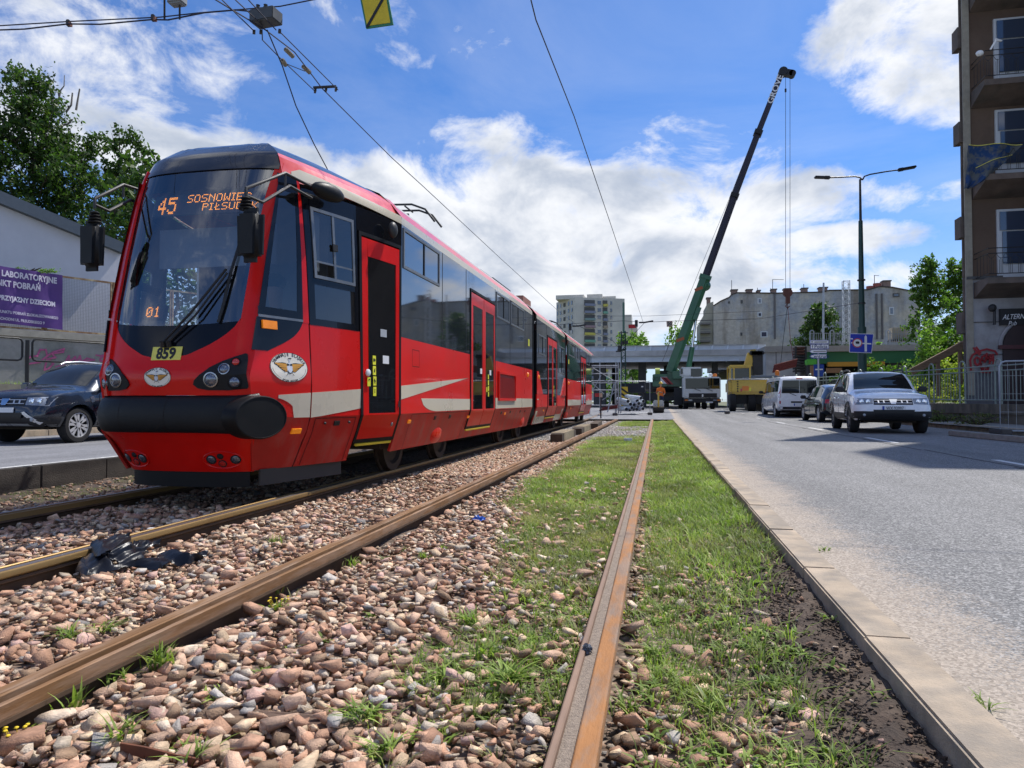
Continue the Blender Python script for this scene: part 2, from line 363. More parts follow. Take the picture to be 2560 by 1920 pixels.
ys_far = [-30, -10, -4, 0, 6, 12, 20, 26, 30, 33, 36, 39, 42, 45, 48, 60, 90, 140, 250, 500, 900, 1800]
sheet('ground', [-1500, -600, -200, -80, -40, -20, -7.4, -2, 3, 9, 20, 40, 80, 200, 600, 1500], ys_far, lambda x, y: gz(y)-.34, m_field)
# track bed
def bedz(x, y):
    z = -.125+.012*math.sin(x*7+y*3)+.014*math.sin(y*5.3-x*2)
    if x > .42: z -= .05*min(1, (x-.42)/.2)
    if -2.65 < x < -2.1: z += .0
    if x < -4.7: z -= .22*min(1, (-4.7-x)/.5)
    if y > 31.0: z = min(z, -.13)
    return z+gz(y)
sheet('track_bed', np.arange(-7.12, .70, .12), np.concatenate([np.arange(-3, 12, .15), np.arange(12, 34.2, .6)]), bedz, m_ballast)
# soil strip along the kerb and left of the tram
sheet('soil_strip', np.arange(.18, .70, .05), np.concatenate([np.arange(-1, 9, .08), np.arange(9, 31, .5)]),
      lambda x, y: -.100+.035*max(0, min(1, (x-.42)/.2))+.02*math.sin(x*31+y*11)*math.sin(y*17)+(-.03 if x < .21 else 0)+gz(y)+.012, m_soil)
sheet('soil_verge', np.arange(-7.1, -5.1, .08), np.arange(1.5, 30, .25), lambda x, y: -.245+.02*math.sin(x*9+y*5)+.015*math.sin(y*13-x*4)+gz(y)+(.1*max(0, (x+5.5)/.4)), m_soil)
# roads
YR = list(np.arange(-8, 31, 3.0))+list(np.arange(31, 50, 1.5))+[52, 60, 75, 100, 140, 220]
sheet('road', [.80, 1.0, 2, 4, 6, 8.35], YR, lambda x, y: -.02+gz(y), m_asph)
sheet('road_crossing', [-7.1, -5, -3, -1, .2, .80], list(np.arange(31.4, 50, 1.5))+[52, 60, 75, 100, 140, 220], lambda x, y: -.014+gz(y), m_asph2)
sheet('service_road', [-14.0, -12, -10, -8.5, -7.28], YR, lambda x, y: -.02+gz(y), m_asph2)
mk = MB()
for k in range(9):
    y0 = 9.8-6.02*1+6.02*k
    mk.box((4.56, y0+.0, -.0165+gz(y0)), (.11, 2.0, .004))
mk.box((-7.72, 12, -.0165), (.14, 40, .004)); mk.box((-10.6, 14, -.0165), (.1, 2.4, .004)); mk.box((-10.6, 20, -.0165), (.1, 2.4, .004))
o = mk.build('road_marking', m_paint); o['kind'] = 'structure'
mk = MB(); m_tar = M('tar_seam', (.03, .03, .032), .7)
for k in range(26):
    y0 = 4+k*1.6; mk.box((4.33+.04*math.sin(k*1.7), y0, -.0175), (.03, 1.7, .003), rz=.025*math.cos(k*1.7))
o = mk.build('tar_seam', m_tar); o['kind'] = 'structure'
# kerbs
def kerb(name, x0, x1, zt, zb, ys, mat, L=.995, slope=0.0):
    mb = MB(); y = ys[0]; k = 0
    while y < ys[1]:
        j = .004*math.sin(k*2.3); g = gz(y); dx = slope*(y-ys[0])
        mb.box(((x0+x1)/2+j+dx, y+L/2, (zt+zb)/2+g+.003*math.sin(k*1.3)), (x1-x0, L-.008, zt-zb), bev=.008); y += L; k += 1
    o = mb.build(name, mat); o['kind'] = 'structure'; return o
kerb('kerb', .672, .822, .012, -.30, (-.45, 31.2), m_conc)
kerb('kerb', -7.28, -7.12, .03, -.34, (1, 33), M('dark_kerb', (.06, .052, .046), .95, var=.3, scale=4, bump=.5), L=1.0)  # left kerb coloured dark, partly standing in for the tram's shadow
kerb('kerb', 8.36, 8.52, .12, -.3, (6, 58), m_conc, slope=.02)
kerb('kerb', -14.15, -14.0, .12, -.3, (2, 60), m_conc)

# ---------------- gravel ----------------
def stone_proto(n, seed):
    r = np.random.default_rng(seed); bm = bmesh.new()
    bmesh.ops.create_cube(bm, size=1.7)
    for k in range(n):     # broken rock: a block with its corners struck off by flat cuts
        d = Vector(r.normal(size=3)).normalized(); q = d*r.uniform(.34, .80)
        bmesh.ops.bisect_plane(bm, geom=bm.verts[:]+bm.edges[:]+bm.faces[:], plane_co=q, plane_no=d, clear_outer=True)
    P = [v.co*1 for v in bm.verts]; bm.clear(); sc_ = r.uniform((.9, .65, .38), (1.1, .85, .58))
    for p in P: bm.verts.new((p.x*sc_[0], p.y*sc_[1], p.z*sc_[2]))
    res = bmesh.ops.convex_hull(bm, input=bm.verts); bmesh.ops.triangulate(bm, faces=bm.faces)
    for v in [v for v in bm.verts if not v.link_faces]: bm.verts.remove(v)
    bm.verts.index_update(); V = np.array([v.co[:] for v in bm.verts]); F = np.array([[v.index for v in f.verts] for f in bm.faces]); bm.free(); return V, F
def rotm(n, flat=.34):
    a = rng.uniform(0, 2*np.pi, n); t = rng.normal(0, flat, n); b = rng.uniform(0, 2*np.pi, n)
    ca, sa, ct, st, cb, sb = np.cos(a), np.sin(a), np.cos(t), np.sin(t), np.cos(b), np.sin(b)
    Z = np.zeros(n); O = np.ones(n)
    A1 = np.stack([ca, -sa, Z, sa, ca, Z, Z, Z, O], 1).reshape(n, 3, 3); B = np.stack([O, Z, Z, Z, ct, -st, Z, st, ct], 1).reshape(n, 3, 3); C = np.stack([cb, -sb, Z, sb, cb, Z, Z, Z, O], 1).reshape(n, 3, 3)
    return A1 @ B @ C
PAL = np.array([(.52, .34, .235), (.44, .255, .165), (.56, .41, .27), (.40, .36, .32), (.50, .41, .31), (.40, .225, .145), (.66, .52, .39), (.27, .175, .11), (.50, .32, .26), (.24, .22, .205)])
PW = np.array([.22, .18, .16, .05, .10, .11, .06, .09, .05, .015])
def scatter_stones(name, P, size, protos, label, pal=PAL, pw=PW, val=1.0):
    Vs, Fs, Cs = [], [], []; off = 0
    which = rng.integers(0, len(protos), len(P))
    for k, (pv, pf) in enumerate(protos):
        sel = np.where(which == k)[0]; n = len(sel)
        if not n: continue
        V = np.einsum('nij,vj->nvi', rotm(n), pv)*size[sel][:, None, None]+P[sel][:, None, :]
        F = pf[None]+(np.arange(n)*len(pv))[:, None, None]+off; off += n*len(pv)
        c = pal[rng.choice(len(pal), n, p=pw/pw.sum())]*rng.uniform(.68, 1.2, (n, 1))*val; q_ = P[sel]; c = c*np.where((q_[:, 0] > -4.6) & (q_[:, 0] < -2.95) & (q_[:, 1] > 5.2), .5, 1.0)[:, None]  # ballast under the tram darkened for its shade, with brake dust
        Vs.append(V.reshape(-1, 3)); Fs.append(F.reshape(-1, 3)); Cs.append(np.repeat(c, len(pv), 0))
    o = np_mesh(name, np.vstack(Vs), np.vstack(Fs), m_stone, np.vstack(Cs)); return tag(o, label, 'gravel', kind='stuff')
m_stone = M('stone', rough=.9, var=.28, scale=45, bump=.5, bscale=220, attr='Col')
hi = [stone_proto(4, i) for i in range(18)]; lo = [stone_proto(3, 50+i) for i in range(8)]
def vis(x, y): return (x > -1.13*y-.5) & (x < .47*y+.4)
def rails_clear(x, r=.075):
    ok = np.ones(len(x), bool)
    for xr in (-.188, -1.722, -3.022, -4.52): ok &= np.abs(x-xr) > r
    return ok
def grass_cover(x, y):
    """0..1 how much the grass hides the stones"""
    n = vnoise(x, y, 1.7, 1)*.75+vnoise(x, y, 6, 2)*.4
    right = sstep(-.16, .0, x)*sstep(.64, .34, x-.42*sstep(2.8, 6, y))*(.74+.35*sstep(3.5, 7, y))*(.35+.65*sstep(.9, 2.5, y+.7*(x < .12)))
    mid = sstep(-1.72, -.35, x+.0*y-.55*sstep(1.5, 6.0, y)+.0)*(x < -.2)*sstep(.9, 2.6, y)
    mid = (x < -.2)*(x > -1.68)*sstep(0, 1, (x+1.05+ .55*sstep(3, 8, y))/.5)*(.85+.3*sstep(3, 6, y))*sstep(.8, 2.2, y)
    m = np.where(x > -.19, right, mid)*(1-.85*sstep(16, 18, y)*(x < -.1)*sstep(26.8, 24, y))
    return np.clip(m*1.4-.90*n+.20, 0, 1)*(y < 31)
def stones():
    # near field: three pours
    n = 46000; y = .75+rng.beta(1.0, 1.5, n)*7.6; x = -6.6+rng.random(n)*7.2
    k = vis(x, y) & (x > -5.25) & (x < .44) & rails_clear(x); x, y = x[k], y[k]
    keep = rng.random(len(x)) > grass_cover(x, y)*.75; x, y = x[keep], y[keep]
    tr2 = (x > -1.9)
    s = np.exp(rng.normal(math.log(.0165), .38, len(x)))*np.where(tr2, 1.04+.10*sstep(3, 1.2, y), 1.0); s = np.clip(s, .009, .052)
    z = -.122+s*.45+rng.random(len(x))*.030-.02*(x > -.1)
    z += np.where((x > .19), .022, 0)
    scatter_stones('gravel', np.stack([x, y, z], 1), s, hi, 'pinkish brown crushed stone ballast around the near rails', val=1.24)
    n = 34000; y = .7+rng.beta(1.0, 1.5, n)*8; x = -5.3+rng.random(n)*6.0
    k = vis(x, y) & (x < .62) & ((x < .34) | (rng.random(len(x)) < .15)); x, y = x[k], y[k]; s = rng.uniform(.007, .015, len(x)); z = -.121+rng.random(len(x))*.012+.035*(x > .19)+.03*(x > .5)
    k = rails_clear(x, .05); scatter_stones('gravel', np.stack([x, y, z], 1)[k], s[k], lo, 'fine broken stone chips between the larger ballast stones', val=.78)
    n = 62000; y = 8.0+rng.random(n)**1.25*23.2; x = -2.95+rng.random(n)*3.4
    k = rails_clear(x) & (x < .35); x, y = x[k], y[k]
    keep = rng.random(len(x)) > grass_cover(x, y)*.9; x, y = x[keep], y[keep]
    s = rng.uniform(.017, .032, len(x)); z = -.115+rng.random(len(x))*.025+.24*sstep(30, 48, y)
    grey = np.array([(.42, .40, .38), (.50, .47, .43), (.36, .33, .30), (.46, .38, .32), (.55, .52, .49)])
    far = y > 15.5
    P = np.stack([x, y, z], 1)
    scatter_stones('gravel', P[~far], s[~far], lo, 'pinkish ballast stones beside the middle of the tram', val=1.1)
    scatter_stones('gravel', P[far], s[far], lo, 'grey ballast stones near the asphalt crossing at the tram tail', pal=grey, pw=np.ones(5), val=.95)
    n = 900; y = 4+rng.random(n)*4.5; x = -7.0+rng.random(n)*2.0; s = rng.uniform(.012, .03, n); k = (x > -7.05)
    scatter_stones('gravel', np.stack([x, y, -.235+rng.random(n)*.02], 1)[k], s[k], lo, 'scattered stones in the shaded dark soil left of the tram', val=.7)  # stone colour lowered to carry the tram's shade
    # big individual stones lying on top, near the camera
    big = [(-.93, 1.36, .055, 0), (-.70, 1.75, .036, 1), (-.47, 1.60, .040, 2), (-1.27, 1.33, .05, 4), (-1.62, 1.55, .066, 3), (-.62, 1.33, .038, 6), (.08, 1.42, .034, 1), (.19, 1.55, .038, 5), (.16, 1.36, .032, 9), (.42, 1.58, .044, 7), (.25, 1.75, .030, 5), (-1.9, 2.25, .05, 7), (-1.55, 1.95, .042, 0), (.27, 1.40, .030, 1), (.35, 1.82, .028, 5), (-1.15, 1.75, .036, 5), (-.25, 1.62, .03, 7), (.08, 2.3, .03, 3)]
    P = np.array([(a, b, -.105+c*.35) for a, b, c, d in big]); s = np.array([c for a, b, c, d in big])
    scatter_stones('gravel', P, s, hi, 'larger angular ballast stones lying on top near the front')
stones()

# ---------------- grass and weeds ----------------
m_grass = M('grass_blade', rough=.55, var=.35, scale=1.6, attr='Col', spec=.3, leafy=.3)
def blades(P, H, Wd, lean, nseg=3, cols=None, az=None):
    n = len(P); az = rng.uniform(0, 2*np.pi, n) if az is None else az
    d = np.stack([np.cos(az), np.sin(az), np.zeros(n)], 1); sd = np.stack([-np.sin(az), np.cos(az), np.zeros(n)], 1)
    Vs = []
    for k in range(nseg+1):
        t = k/nseg; c = P+d*(lean*H*t**1.7)[:, None]+np.array([0, 0, 1])*(H*(t-.35*lean*t**2.2))[:, None]
        w = Wd*(1-t**2.0)*(.7+.9*t*(1-t)*2)
        if k == nseg: w = Wd*.04
        Vs += [c-sd*w[:, None]/2 if hasattr(w, '__len__') else c-sd*w/2, c+sd*w[:, None]/2 if hasattr(w, '__len__') else c+sd*w/2]
    V = np.stack(Vs, 1); m = 2*(nseg+1)
    base = np.array([[2*k, 2*k+1, 2*k+3, 2*k+2] for k in range(nseg)])
    F = (base[None]+(np.arange(n)*m)[:, None, None]).reshape(-1, 4)
    grad = np.repeat(np.linspace(.75, 1.1, nseg+1), 2)
    C = (cols[:, None, :]*grad[None, :, None]).reshape(-1, 3)
    return V.reshape(-1, 3), F, C
GP = np.array([(.20, .285, .055), (.26, .35, .07), (.32, .40, .10), (.14, .215, .045), (.33, .34, .13), (.42, .36, .19)])
def gcol(n, w=(.25, .28, .2, .14, .09, .04)): return GP[rng.choice(6, n, p=np.array(w)/sum(w))]*rng.uniform(.75, 1.25, (n, 1))
def gvar(c, x, y):     # dry and lush patches
    k = vnoise(x, y, 1.1, 8)*.6+vnoise(x, y, 4.5, 9)*.4; d = np.clip((k-.45)*2.2, 0, 1)[:, None]
    return c*(.62+.65*vnoise(x, y, 3.1, 11))[:, None]*(1-d)+np.array((.40, .37, .17))*d*rng.uniform(.5, 1.0, (len(c), 1))
def gnd(x, y): return -.125+.032*(np.asarray(x) > .19)+.035*np.clip((x-.42)/.2, 0, 1)+.24*sstep(30, 48, y)
def grass():
    # clumps of fine grass
    n = 13000; y = 1.0+rng.beta(1.0, 1.35, n)*29.6; x = -1.68+rng.random(n)*2.32
    g = grass_cover(x, y); k = (rng.random(n) < g*1.25) & rails_clear(x, .055) & vis(x, y); x, y = x[k], y[k]
    m = 13; n = len(x)*m
    r = np.abs(rng.normal(0, .045, n))*np.repeat(1+y/14, m); a = rng.uniform(0, 2*np.pi, n)
    X = np.repeat(x, m)+r*np.cos(a); Y = np.repeat(y, m)+r*np.sin(a); k = rails_clear(X, .052) & (X < .66); X, Y, a = X[k], Y[k], a[k]; n = len(X)
    P = np.stack([X, Y, gnd(X, Y)+.012], 1); H = rng.uniform(.025, .075, n)*(1+Y/60); Wd = rng.uniform(.0022, .0045, n)*(1+Y/7)
    V, F, C = blades(P, H, Wd, rng.uniform(.3, 1.3, n), 2, gvar(gcol(n), X, Y), a)
    tag(np_mesh('grass', V, F, m_grass, C), 'short green grass growing around the unused rail and along the kerb', 'grass', kind='stuff')
    # second pass: dense sward further off
    n = 19000; y = 3.8+rng.random(n)**1.15*26; x = -1.68+rng.random(n)*2.33
    g = grass_cover(x, y); k = (rng.random(n) < g*1.3) & rails_clear(x, .05); x, y = x[k], y[k]; m = 6
    X = np.repeat(x, m)+rng.normal(0, .05, len(x)*m); Y = np.repeat(y, m)+rng.normal(0, .06, len(x)*m); k = rails_clear(X, .05) & (X < .66); X, Y = X[k], Y[k]; n = len(X)
    P = np.stack([X, Y, gnd(X, Y)+.012], 1)
    V, F, C = blades(P, rng.uniform(.03, .08, n), rng.uniform(.006, .012, n)*(1+Y/22), rng.uniform(.4, 1.3, n), 1, gvar(gcol(n, (.25, .3, .2, .15, .1, .06)), X, Y))
    tag(np_mesh('grass', V, F, m_grass, C), 'dense green turf between the rails towards the crossing', 'grass', kind='stuff')
    # flat leafy weeds and seedlings near the camera
    n = 1700; y = 1.1+rng.random(n)**1.6*6; x = -1.6+rng.random(n)*2.25; g = grass_cover(x, y); k = (rng.random(n) < g+.05) & rails_clear(x, .06); x, y = x[k], y[k]; m = 9
    X = np.repeat(x, m)+rng.normal(0, .018, len(x)*m); Y = np.repeat(y, m)+rng.normal(0, .018, len(x)*m); n = len(X)
    V, F, C = blades(np.stack([X, Y, gnd(X, Y)+.014], 1), rng.uniform(.018, .045, n), rng.uniform(.007, .014, n), rng.uniform(.8, 1.8, n), 2, gcol(n, (.4, .25, .05, .3, 0, 0)))
    tag(np_mesh('ground_weeds', V, F, m_grass, C), 'low broad-leaved weeds among grass and stones', 'weeds', kind='stuff')
    # verge grass, the tram's shade darkened into its colour
    n = 16000; y = 4.0+rng.random(n)*7; x = -7.0+rng.random(n)*2.0; k = vnoise(x, y, 2.5, 5) > .40; x, y = x[k], y[k]; n = len(x)
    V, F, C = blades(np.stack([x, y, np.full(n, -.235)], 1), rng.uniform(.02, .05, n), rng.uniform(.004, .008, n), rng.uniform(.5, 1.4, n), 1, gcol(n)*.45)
    tag(np_mesh('grass', V, F, m_grass, C), 'mossy grass on the dark soil left of the tram', 'grass', kind='stuff')
    # bare soil crumbs by the kerb
    n = 9000; y = .9+rng.random(n)**1.4*7; x = .34+rng.random(n)*.32; s = rng.uniform(.002, .0085, n)
    scatter_stones('soil_crumbs', np.stack([x, y, gnd(x, y)+rng.random(n)*.02], 1), s, lo, 'dark crumbled soil beside the near kerb', pal=np.array([(.09, .06, .045), (.13, .09, .065), (.06, .045, .035)]), pw=np.ones(3))
grass()
def tuft(px, py, n, h, w, label, lean=(.35, 1.1), z=-.1, c=None, spread=.02, name='grass_tuft', flowers=0):
    p = at(px, py, Z=z); t = thing(name, label, 'weed' if name != 'grass_tuft' else 'grass tuft', p, group='weeds along the rails')
    P = np.stack([rng.normal(0, spread, n), rng.normal(0, spread, n), np.zeros(n)], 1)
    V, F, C = blades(P, rng.uniform(.5, 1, n)*h, rng.uniform(.7, 1.2, n)*w, rng.uniform(*lean, n), 4, gcol(n, (.3, .35, .2, .1, .05, 0)) if c is None else np.array(c)*rng.uniform(.8, 1.2, (n, 1)))
    np_mesh('leaves', V, F, m_grass, C, parent=t)
    if flowers:
        f = MB()
        for i in range(flowers):
            q = Vector((random.gauss(0, spread*1.6), random.gauss(0, spread*1.6), h*random.uniform(.6, 1.0)))
            f.cyl((q.x*.5, q.y*.5, 0), q, .0008, n=4)
            f.ell(q, (.006, .006, .003), 6, 4)
        f.build('flower', M('yellow_petal', (.75, .55, .03), .6), t, world=False)
T_ = [((690, 1300+60), 26, .085, .006, 'fine grass tuft just right of the middle rusty rail, mid-way along it', (.3, 1.0)),
      ((400, 1670), 46, .13, .007, 'large spiky grass tuft beside the rusty rail, with a round-leaved weed behind', (.35, 1.3)),
      ((300, 1710), 14, .10, .010, 'broad-bladed tuft under the rusty rail left of the largest tuft', (.5, 1.3)),
      ((180, 1780), 16, .12, .009, 'upright three-bladed tuft close to the near rail at the left edge', (.15, .8)),
      ((300, 1850), 22, .11, .008, 'sparse tuft above the rusty iron strip', (.4, 1.3)),
      ((690, 1485), 12, .075, .009, 'pale blue-green blades against the rail beside a yellow flowering weed', (.1, .6)),
      ((885, 1415), 30, .07, .006, 'tuft at the rail foot below the blue litter', (.3, 1.0)),
      ((920, 1800), 34, .085, .010, 'dandelion-like rosette in stones right of the buried sleeper', (.7, 1.6)),
      ((860, 1800-10), 20, .07, .007, 'small tuft touching the left side of the dandelion-like rosette', (.6, 1.5)),
      ((1270, 1720), 60, .12, .010, 'bushy bright tuft left of the sand-filled rail', (.4, 1.4)),
      ((1210, 1640), 30, .085, .008, 'tuft immediately behind the bushy bright tuft by the sand-filled rail', (.5, 1.4)),
      ((1060, 1395), 40, .05, .006, 'dark green cushion of grass below the blue litter', (.5, 1.3)),
      ((170, 1600), 30, .085, .006, 'thin tuft between the two rusty rails at far left', (.7, 1.6)),
      ((255, 1580), 24, .08, .006, 'wind-bent tuft between the two rusty rails, right of the thin one', (.9, 1.8)),
      ((1390, 1560), 40, .06, .007, 'dry yellowish tuft pressed against the lip of the sand-filled rail', (.7, 1.6)),
      ((2180, 1650), 40, .10, .006, 'long arching grass leaning to the kerb', (.6, 1.7)),
      ((2230, 1800), 30, .075, .006, 'low tuft in dark soil at the kerb foot', (.6, 1.6)),
      ((2050, 1560), 26, .07, .009, 'small leafy plant in the shade of the kerb', (.6, 1.4)),
      ((1560, 1780), 30, .075, .006, 'feathery green weed on the right of the rusty rail head', (.5, 1.2)),
      ((1520, 1560), 20, .06, .006, 'grass tuft with a yellow flower on the right of the rail head', (.6, 1.3)),
      ((50, 1850), 26, .05, .010, 'yellow flowering weed in the bottom left corner', (.6, 1.4)),
      ((700, 1520), 40, .05, .008, 'leafy weed with yellow flowers beside the middle rail', (.5, 1.4)),
      ((960, 1880), 40, .07, .008, 'leafy tuft at the bottom edge below the rosette', (.5, 1.5)),
      ((1180, 1560), 46, .085, .009, 'broad-leaved tuft two hands left of the sand-filled rail, behind the bushy one', (.5, 1.5)),
      ((1330, 1480), 40, .075, .008, 'bright tuft against the lip of the sand-filled rail, above the dry one', (.5, 1.4)),
      ((1100, 1700), 30, .07, .009, 'low spreading rosette left of the bushy bright tuft', (.8, 1.7)),
      ((1640, 1640), 40, .07, .007, 'green tuft in the stones to the right of the orange rail head', (.5, 1.4)),
      ((1780, 1780), 46, .085, .007, 'tall loose tuft at the bottom edge between rail and kerb', (.5, 1.5)),
      ((1900, 1640), 40, .07, .007, 'soft green tuft half-way between the orange rail head and the kerb', (.6, 1.5)),
      ((1480, 1790-380), 30, .06, .006, 'narrow tuft squeezed between stones and the orange rail head', (.4, 1.2)) if 0 else ((1700, 1480), 36, .06, .006, 'small pale tuft beyond the bare stones right of the orange rail head', (.4, 1.2)),
      ((500, 1900), 26, .07, .007, 'tuft at the bottom edge under the iron strip', (.5, 1.5)),
      ((2060, 1377), 14, .035, .008, 'small weed growing in the dust against the kerb, second from the camera', (.8, 1.5)),
      ((2440, 1770), 24, .05, .006, 'weed in the joint between kerb and road nearest the camera', (.8, 1.7))]
for (p, n, h, w, lb, ln) in T_:
    onroad = p[0] in (2060, 2440)
    tuft(p[0], p[1], n, h, w, lb, ln, z=-.015 if onroad else (-.16 if p[0] > 2100 else -.1), flowers=7 if 'yellow flower' in lb and 'with a' not in lb or 'flowers' in lb else (1 if 'with a yellow' in lb else 0), c=(.36, .34, .16) if 'dry' in lb else None)

# ---------------- rails ----------------
m_rust = M('rusty_rail', (.22, .115, .05), .75, metal=.25, var=.25, scale=10, col2=(.30, .19, .12), mixs=18, stretch=(1, .12, 1), bump=.15, bscale=90)
m_rust2 = M('orange_rust', (.34, .155, .055), .8, metal=.15, var=.25, scale=14, col2=(.25, .17, .12), mixs=8, stretch=(1, .25, 1), bump=.2, bscale=120)
m_lip = M('lip_rust', (.26, .17, .12), .7, metal=.2, var=.2, scale=14, stretch=(1, .2, 1))
m_steel = M('running_steel', (.30, .26, .25), .38, metal=.8, var=.15, scale=10, stretch=(1, .05, 1))
m_yrust = M('yellow_rust', (.30, .19, .075), .45, metal=.55, var=.2, scale=8, stretch=(1, .08, 1))
m_dweb = M('rail_web', (.10, .06, .035), .8, var=.3, scale=12)
m_fill = M('groove_sand', (.30, .24, .19), .95, var=.3, scale=90, bump=.6, bscale=200)
def rail(x, headleft, ys, mats, label, fill):
    """grooved rail; x = centre of the whole head, groove on the gauge side"""
    top, side, lip, web = mats
    t = thing('grooved_rail', label, 'rail', (x, ys[0], 0)); s = -1 if headleft else 1
    N = [ys[0]+(ys[1]-ys[0])*i/40 for i in range(41)]
    def ext(prof, mat, name, closed=True):
        V = []; F = []; n = len(prof)
        for y in N: V += [(x+s*a, y, b+gz(y)) for a, b in prof]
        for i in range(40):
            for k in range(n): F.append((i*n+k, i*n+(k+1) % n, (i+1)*n+(k+1) % n, (i+1)*n+k))
        F += [tuple(range(n)), tuple(range(40*n, 41*n))]
        return MB().add(V, F).build(name, mat, t, smooth=35)
    # head: from 2 mm..58 mm on the head side
    ext([(.003, -.042), (.003, -.004), (.007, 0), (.050, 0), (.056, -.003), (.059, -.009), (.059, -.030), (.048, -.040)], side, 'head')
    ext([(.009, .001), (.049, .001), (.049, .0004), (.009, .0004)], top, 'running_surface')
    ext([(-.055, -.042), (-.055, -.004), (-.051, -.001), (-.040, -.001), (-.036, -.005), (-.032, -.042)], lip, 'lip')
    ext([(-.058, -.0425), (-.058, -.056), (-.012, -.075), (-.012, -.17), (.014, -.17), (.014, -.075), (.050, -.056), (.050, -.0425)], web, 'web')
    if fill: ext([(-.0335, -.0423), (-.0345, -.016), (.0028, -.014), (.0028, -.0423)], m_fill, 'groove_fill')
    return t
rail(-.190, False, (-.5, 31.3), (m_rust2, m_rust2, m_lip, m_dweb), 'rusty grooved rail filled with sand, running beside the grass to the kerb side', True)
rail(-1.728, True, (-.5, 31.3), (m_rust, m_rust, m_rust, m_dweb), 'brown rusty rail crossing the stones from the bottom left corner', False)
rail(-3.028, False, (-.5, 40), (m_steel, m_yrust, m_yrust, m_dweb), 'worn shiny rail under the near side of the tram', False)
rail(-4.512, True, (-.5, 40), (m_steel, m_yrust, m_yrust, m_dweb), 'worn shiny rail under the far side of the tram', False)
# ================= tram =================
XC = -3.76
ZT = [.2, .45, .55, .66, .85, 1.0, 1.1, 1.5, 2.0, 2.5, 2.76, 2.9, 3.05, 3.15]
YT = [4.99, 4.86, 4.81, 4.78, 4.74, 4.72, 4.77, 4.87, 4.99, 5.13, 5.22, 5.30, 5.5, 5.8]
WT = [.59, .66, .70, .71, .71, .71, .71, .71, .71, .705, .70, .69, .66, .6]
YE = 6.84
def wid(z, sg): return float(np.interp(z, ZT, WT))-(.045+.06*min(1, max(0, (1.5-z)/.6))*(z > .6) if sg < 0 else 0)
def front(s, z):
    y0 = np.interp(z, ZT, YT); a = abs(s); sg = 1 if s >= 0 else -1; w = wid(z, sg)
    if a <= 1: return (XC+sg*w*a, y0+.05*a*a+(.07 if sg > 0 else .10)*a**6, z)
    y = y0+.12+(a-1)*(YE-y0-.12); return side(y, z, sg)
def side(Y, z, sg=1):
    """right (sg=1) or left flank: tapers to the nose, straight behind YE; leans in under z=.66 and over z=2.7"""
    hw = 1.18-max(0, .66-z)*.32-max(0, z-2.7)*.9
    if Y > 28.6: hw -= (Y-28.6)*.28
    if Y < YE:
        y0 = float(np.interp(z, ZT, YT))+(.12 if sg > 0 else .15); w = wid(z, sg); t = (Y-y0)/(YE-y0); hw = w+(hw-w)*t+.05*math.sin(math.pi*min(1, max(0, t)))
    return (XC+sg*hw, Y, z)
def nrm(fn, a, b, e=.004):
    p = Vector(fn(a, b)); d1 = Vector(fn(a+e, b))-Vector(fn(a-e, b)); d2 = Vector(fn(a, b+e))-Vector(fn(a, b-e)); n = d1.cross(d2).normalized()
    if n.dot(p-Vector((XC, 17, 1.4))*1.0) < 0 if fn is not front else n.y > 0: n = -n
    return p, n
def fo(s, z, h=0.0):
    if not h: return front(s, z)
    p, n = nrm(front, s, z); return p+n*h
def so_(Y, z, h=0.0, sg=1):
    p = Vector(side(Y, z, sg))
    d = Vector(side(Y+.01, z, sg))-Vector(side(Y-.01, z, sg)); e = Vector(side(Y, z+.01, sg))-Vector(side(Y, z-.01, sg)); n = d.cross(e).normalized()
    if n.x*sg < 0: n = -n
    return p+n*h
# paint
m_red = M('tram_red', (.66, .006, .003), .33, var=.08, scale=1.5, coat=.18, spec=.3)
m_redd = M('dusty_red', (.44, .014, .010), .5, var=.28, scale=2.2, coat=.1, spec=.3, col2=(.36, .06, .045), mixs=4.5, stretch=(1, 1, .4), thr=(.48, .72))
m_cant = M('roof_red', (.66, .05, .06), .35, var=.08, coat=.4)
m_cream = M('tram_cream', (.62, .55, .42), .32, var=.06, scale=1.5, coat=.5)
m_blk = M('gloss_black', (.006, .007, .010), .10, var=0, spec=.35)
m_bump = M('bumper_plastic', (.009, .010, .012), .5, var=.2, scale=8, bump=.08, bscale=60, spec=.3)
m_rub = M('rubber', (.006, .006, .007), .5, var=.2, spec=.25)
m_dk = M('dark_metal', (.03, .03, .032), .55, var=.2)
m_under = M('underframe', (.035, .028, .022), .85, var=.3)
m_cap = M('roof_cap_black', (.012, .013, .018), .22, var=.12, scale=3, coat=.8)
m_seam = M('panel_gap', (.012, .004, .004), .8, var=0)
m_gband = M('tinted_glass', (.018, .022, .030), .035, var=0, spec=.9, coat=.6, ior=1.6)
m_sil = M('window_frame_metal', (.20, .21, .22), .4, metal=.6, var=.1)
m_orange = M('orange_lens', (.85, .24, .01), .25, var=.05, emit=(1, .3, .02), estr=.15)
m_yel = M('sticker_yellow', (.80, .78, .05), .4, var=.03)
m_numy = M('plate_yellow', (.72, .66, .12), .4, var=.04)
m_white = M('white_label', (.75, .75, .76), .4, var=.03)
m_ink = M('black_ink', (.012, .012, .014), .5, var=0)
m_chrome = M('chrome', (.8, .8, .82), .12, metal=1.0, var=0)
m_lens = M('clear_lens', (.13, .15, .19), .10, metal=.6, var=.5, scale=90, coat=1.0)
m_rlens = M('red_lens', (.55, .02, .015), .15, var=.15, scale=60, coat=1.0)
m_led = M('led_on', (.9, .25, .02), .5, var=0, emit=(1.0, .33, .03), estr=2.2)
m_grey = M('interior_grey', (.24, .25, .27), .8, var=.1)
m_wind = glassmat('windscreen_glass', (.85, .90, .92), .95, .012, .05, .17)
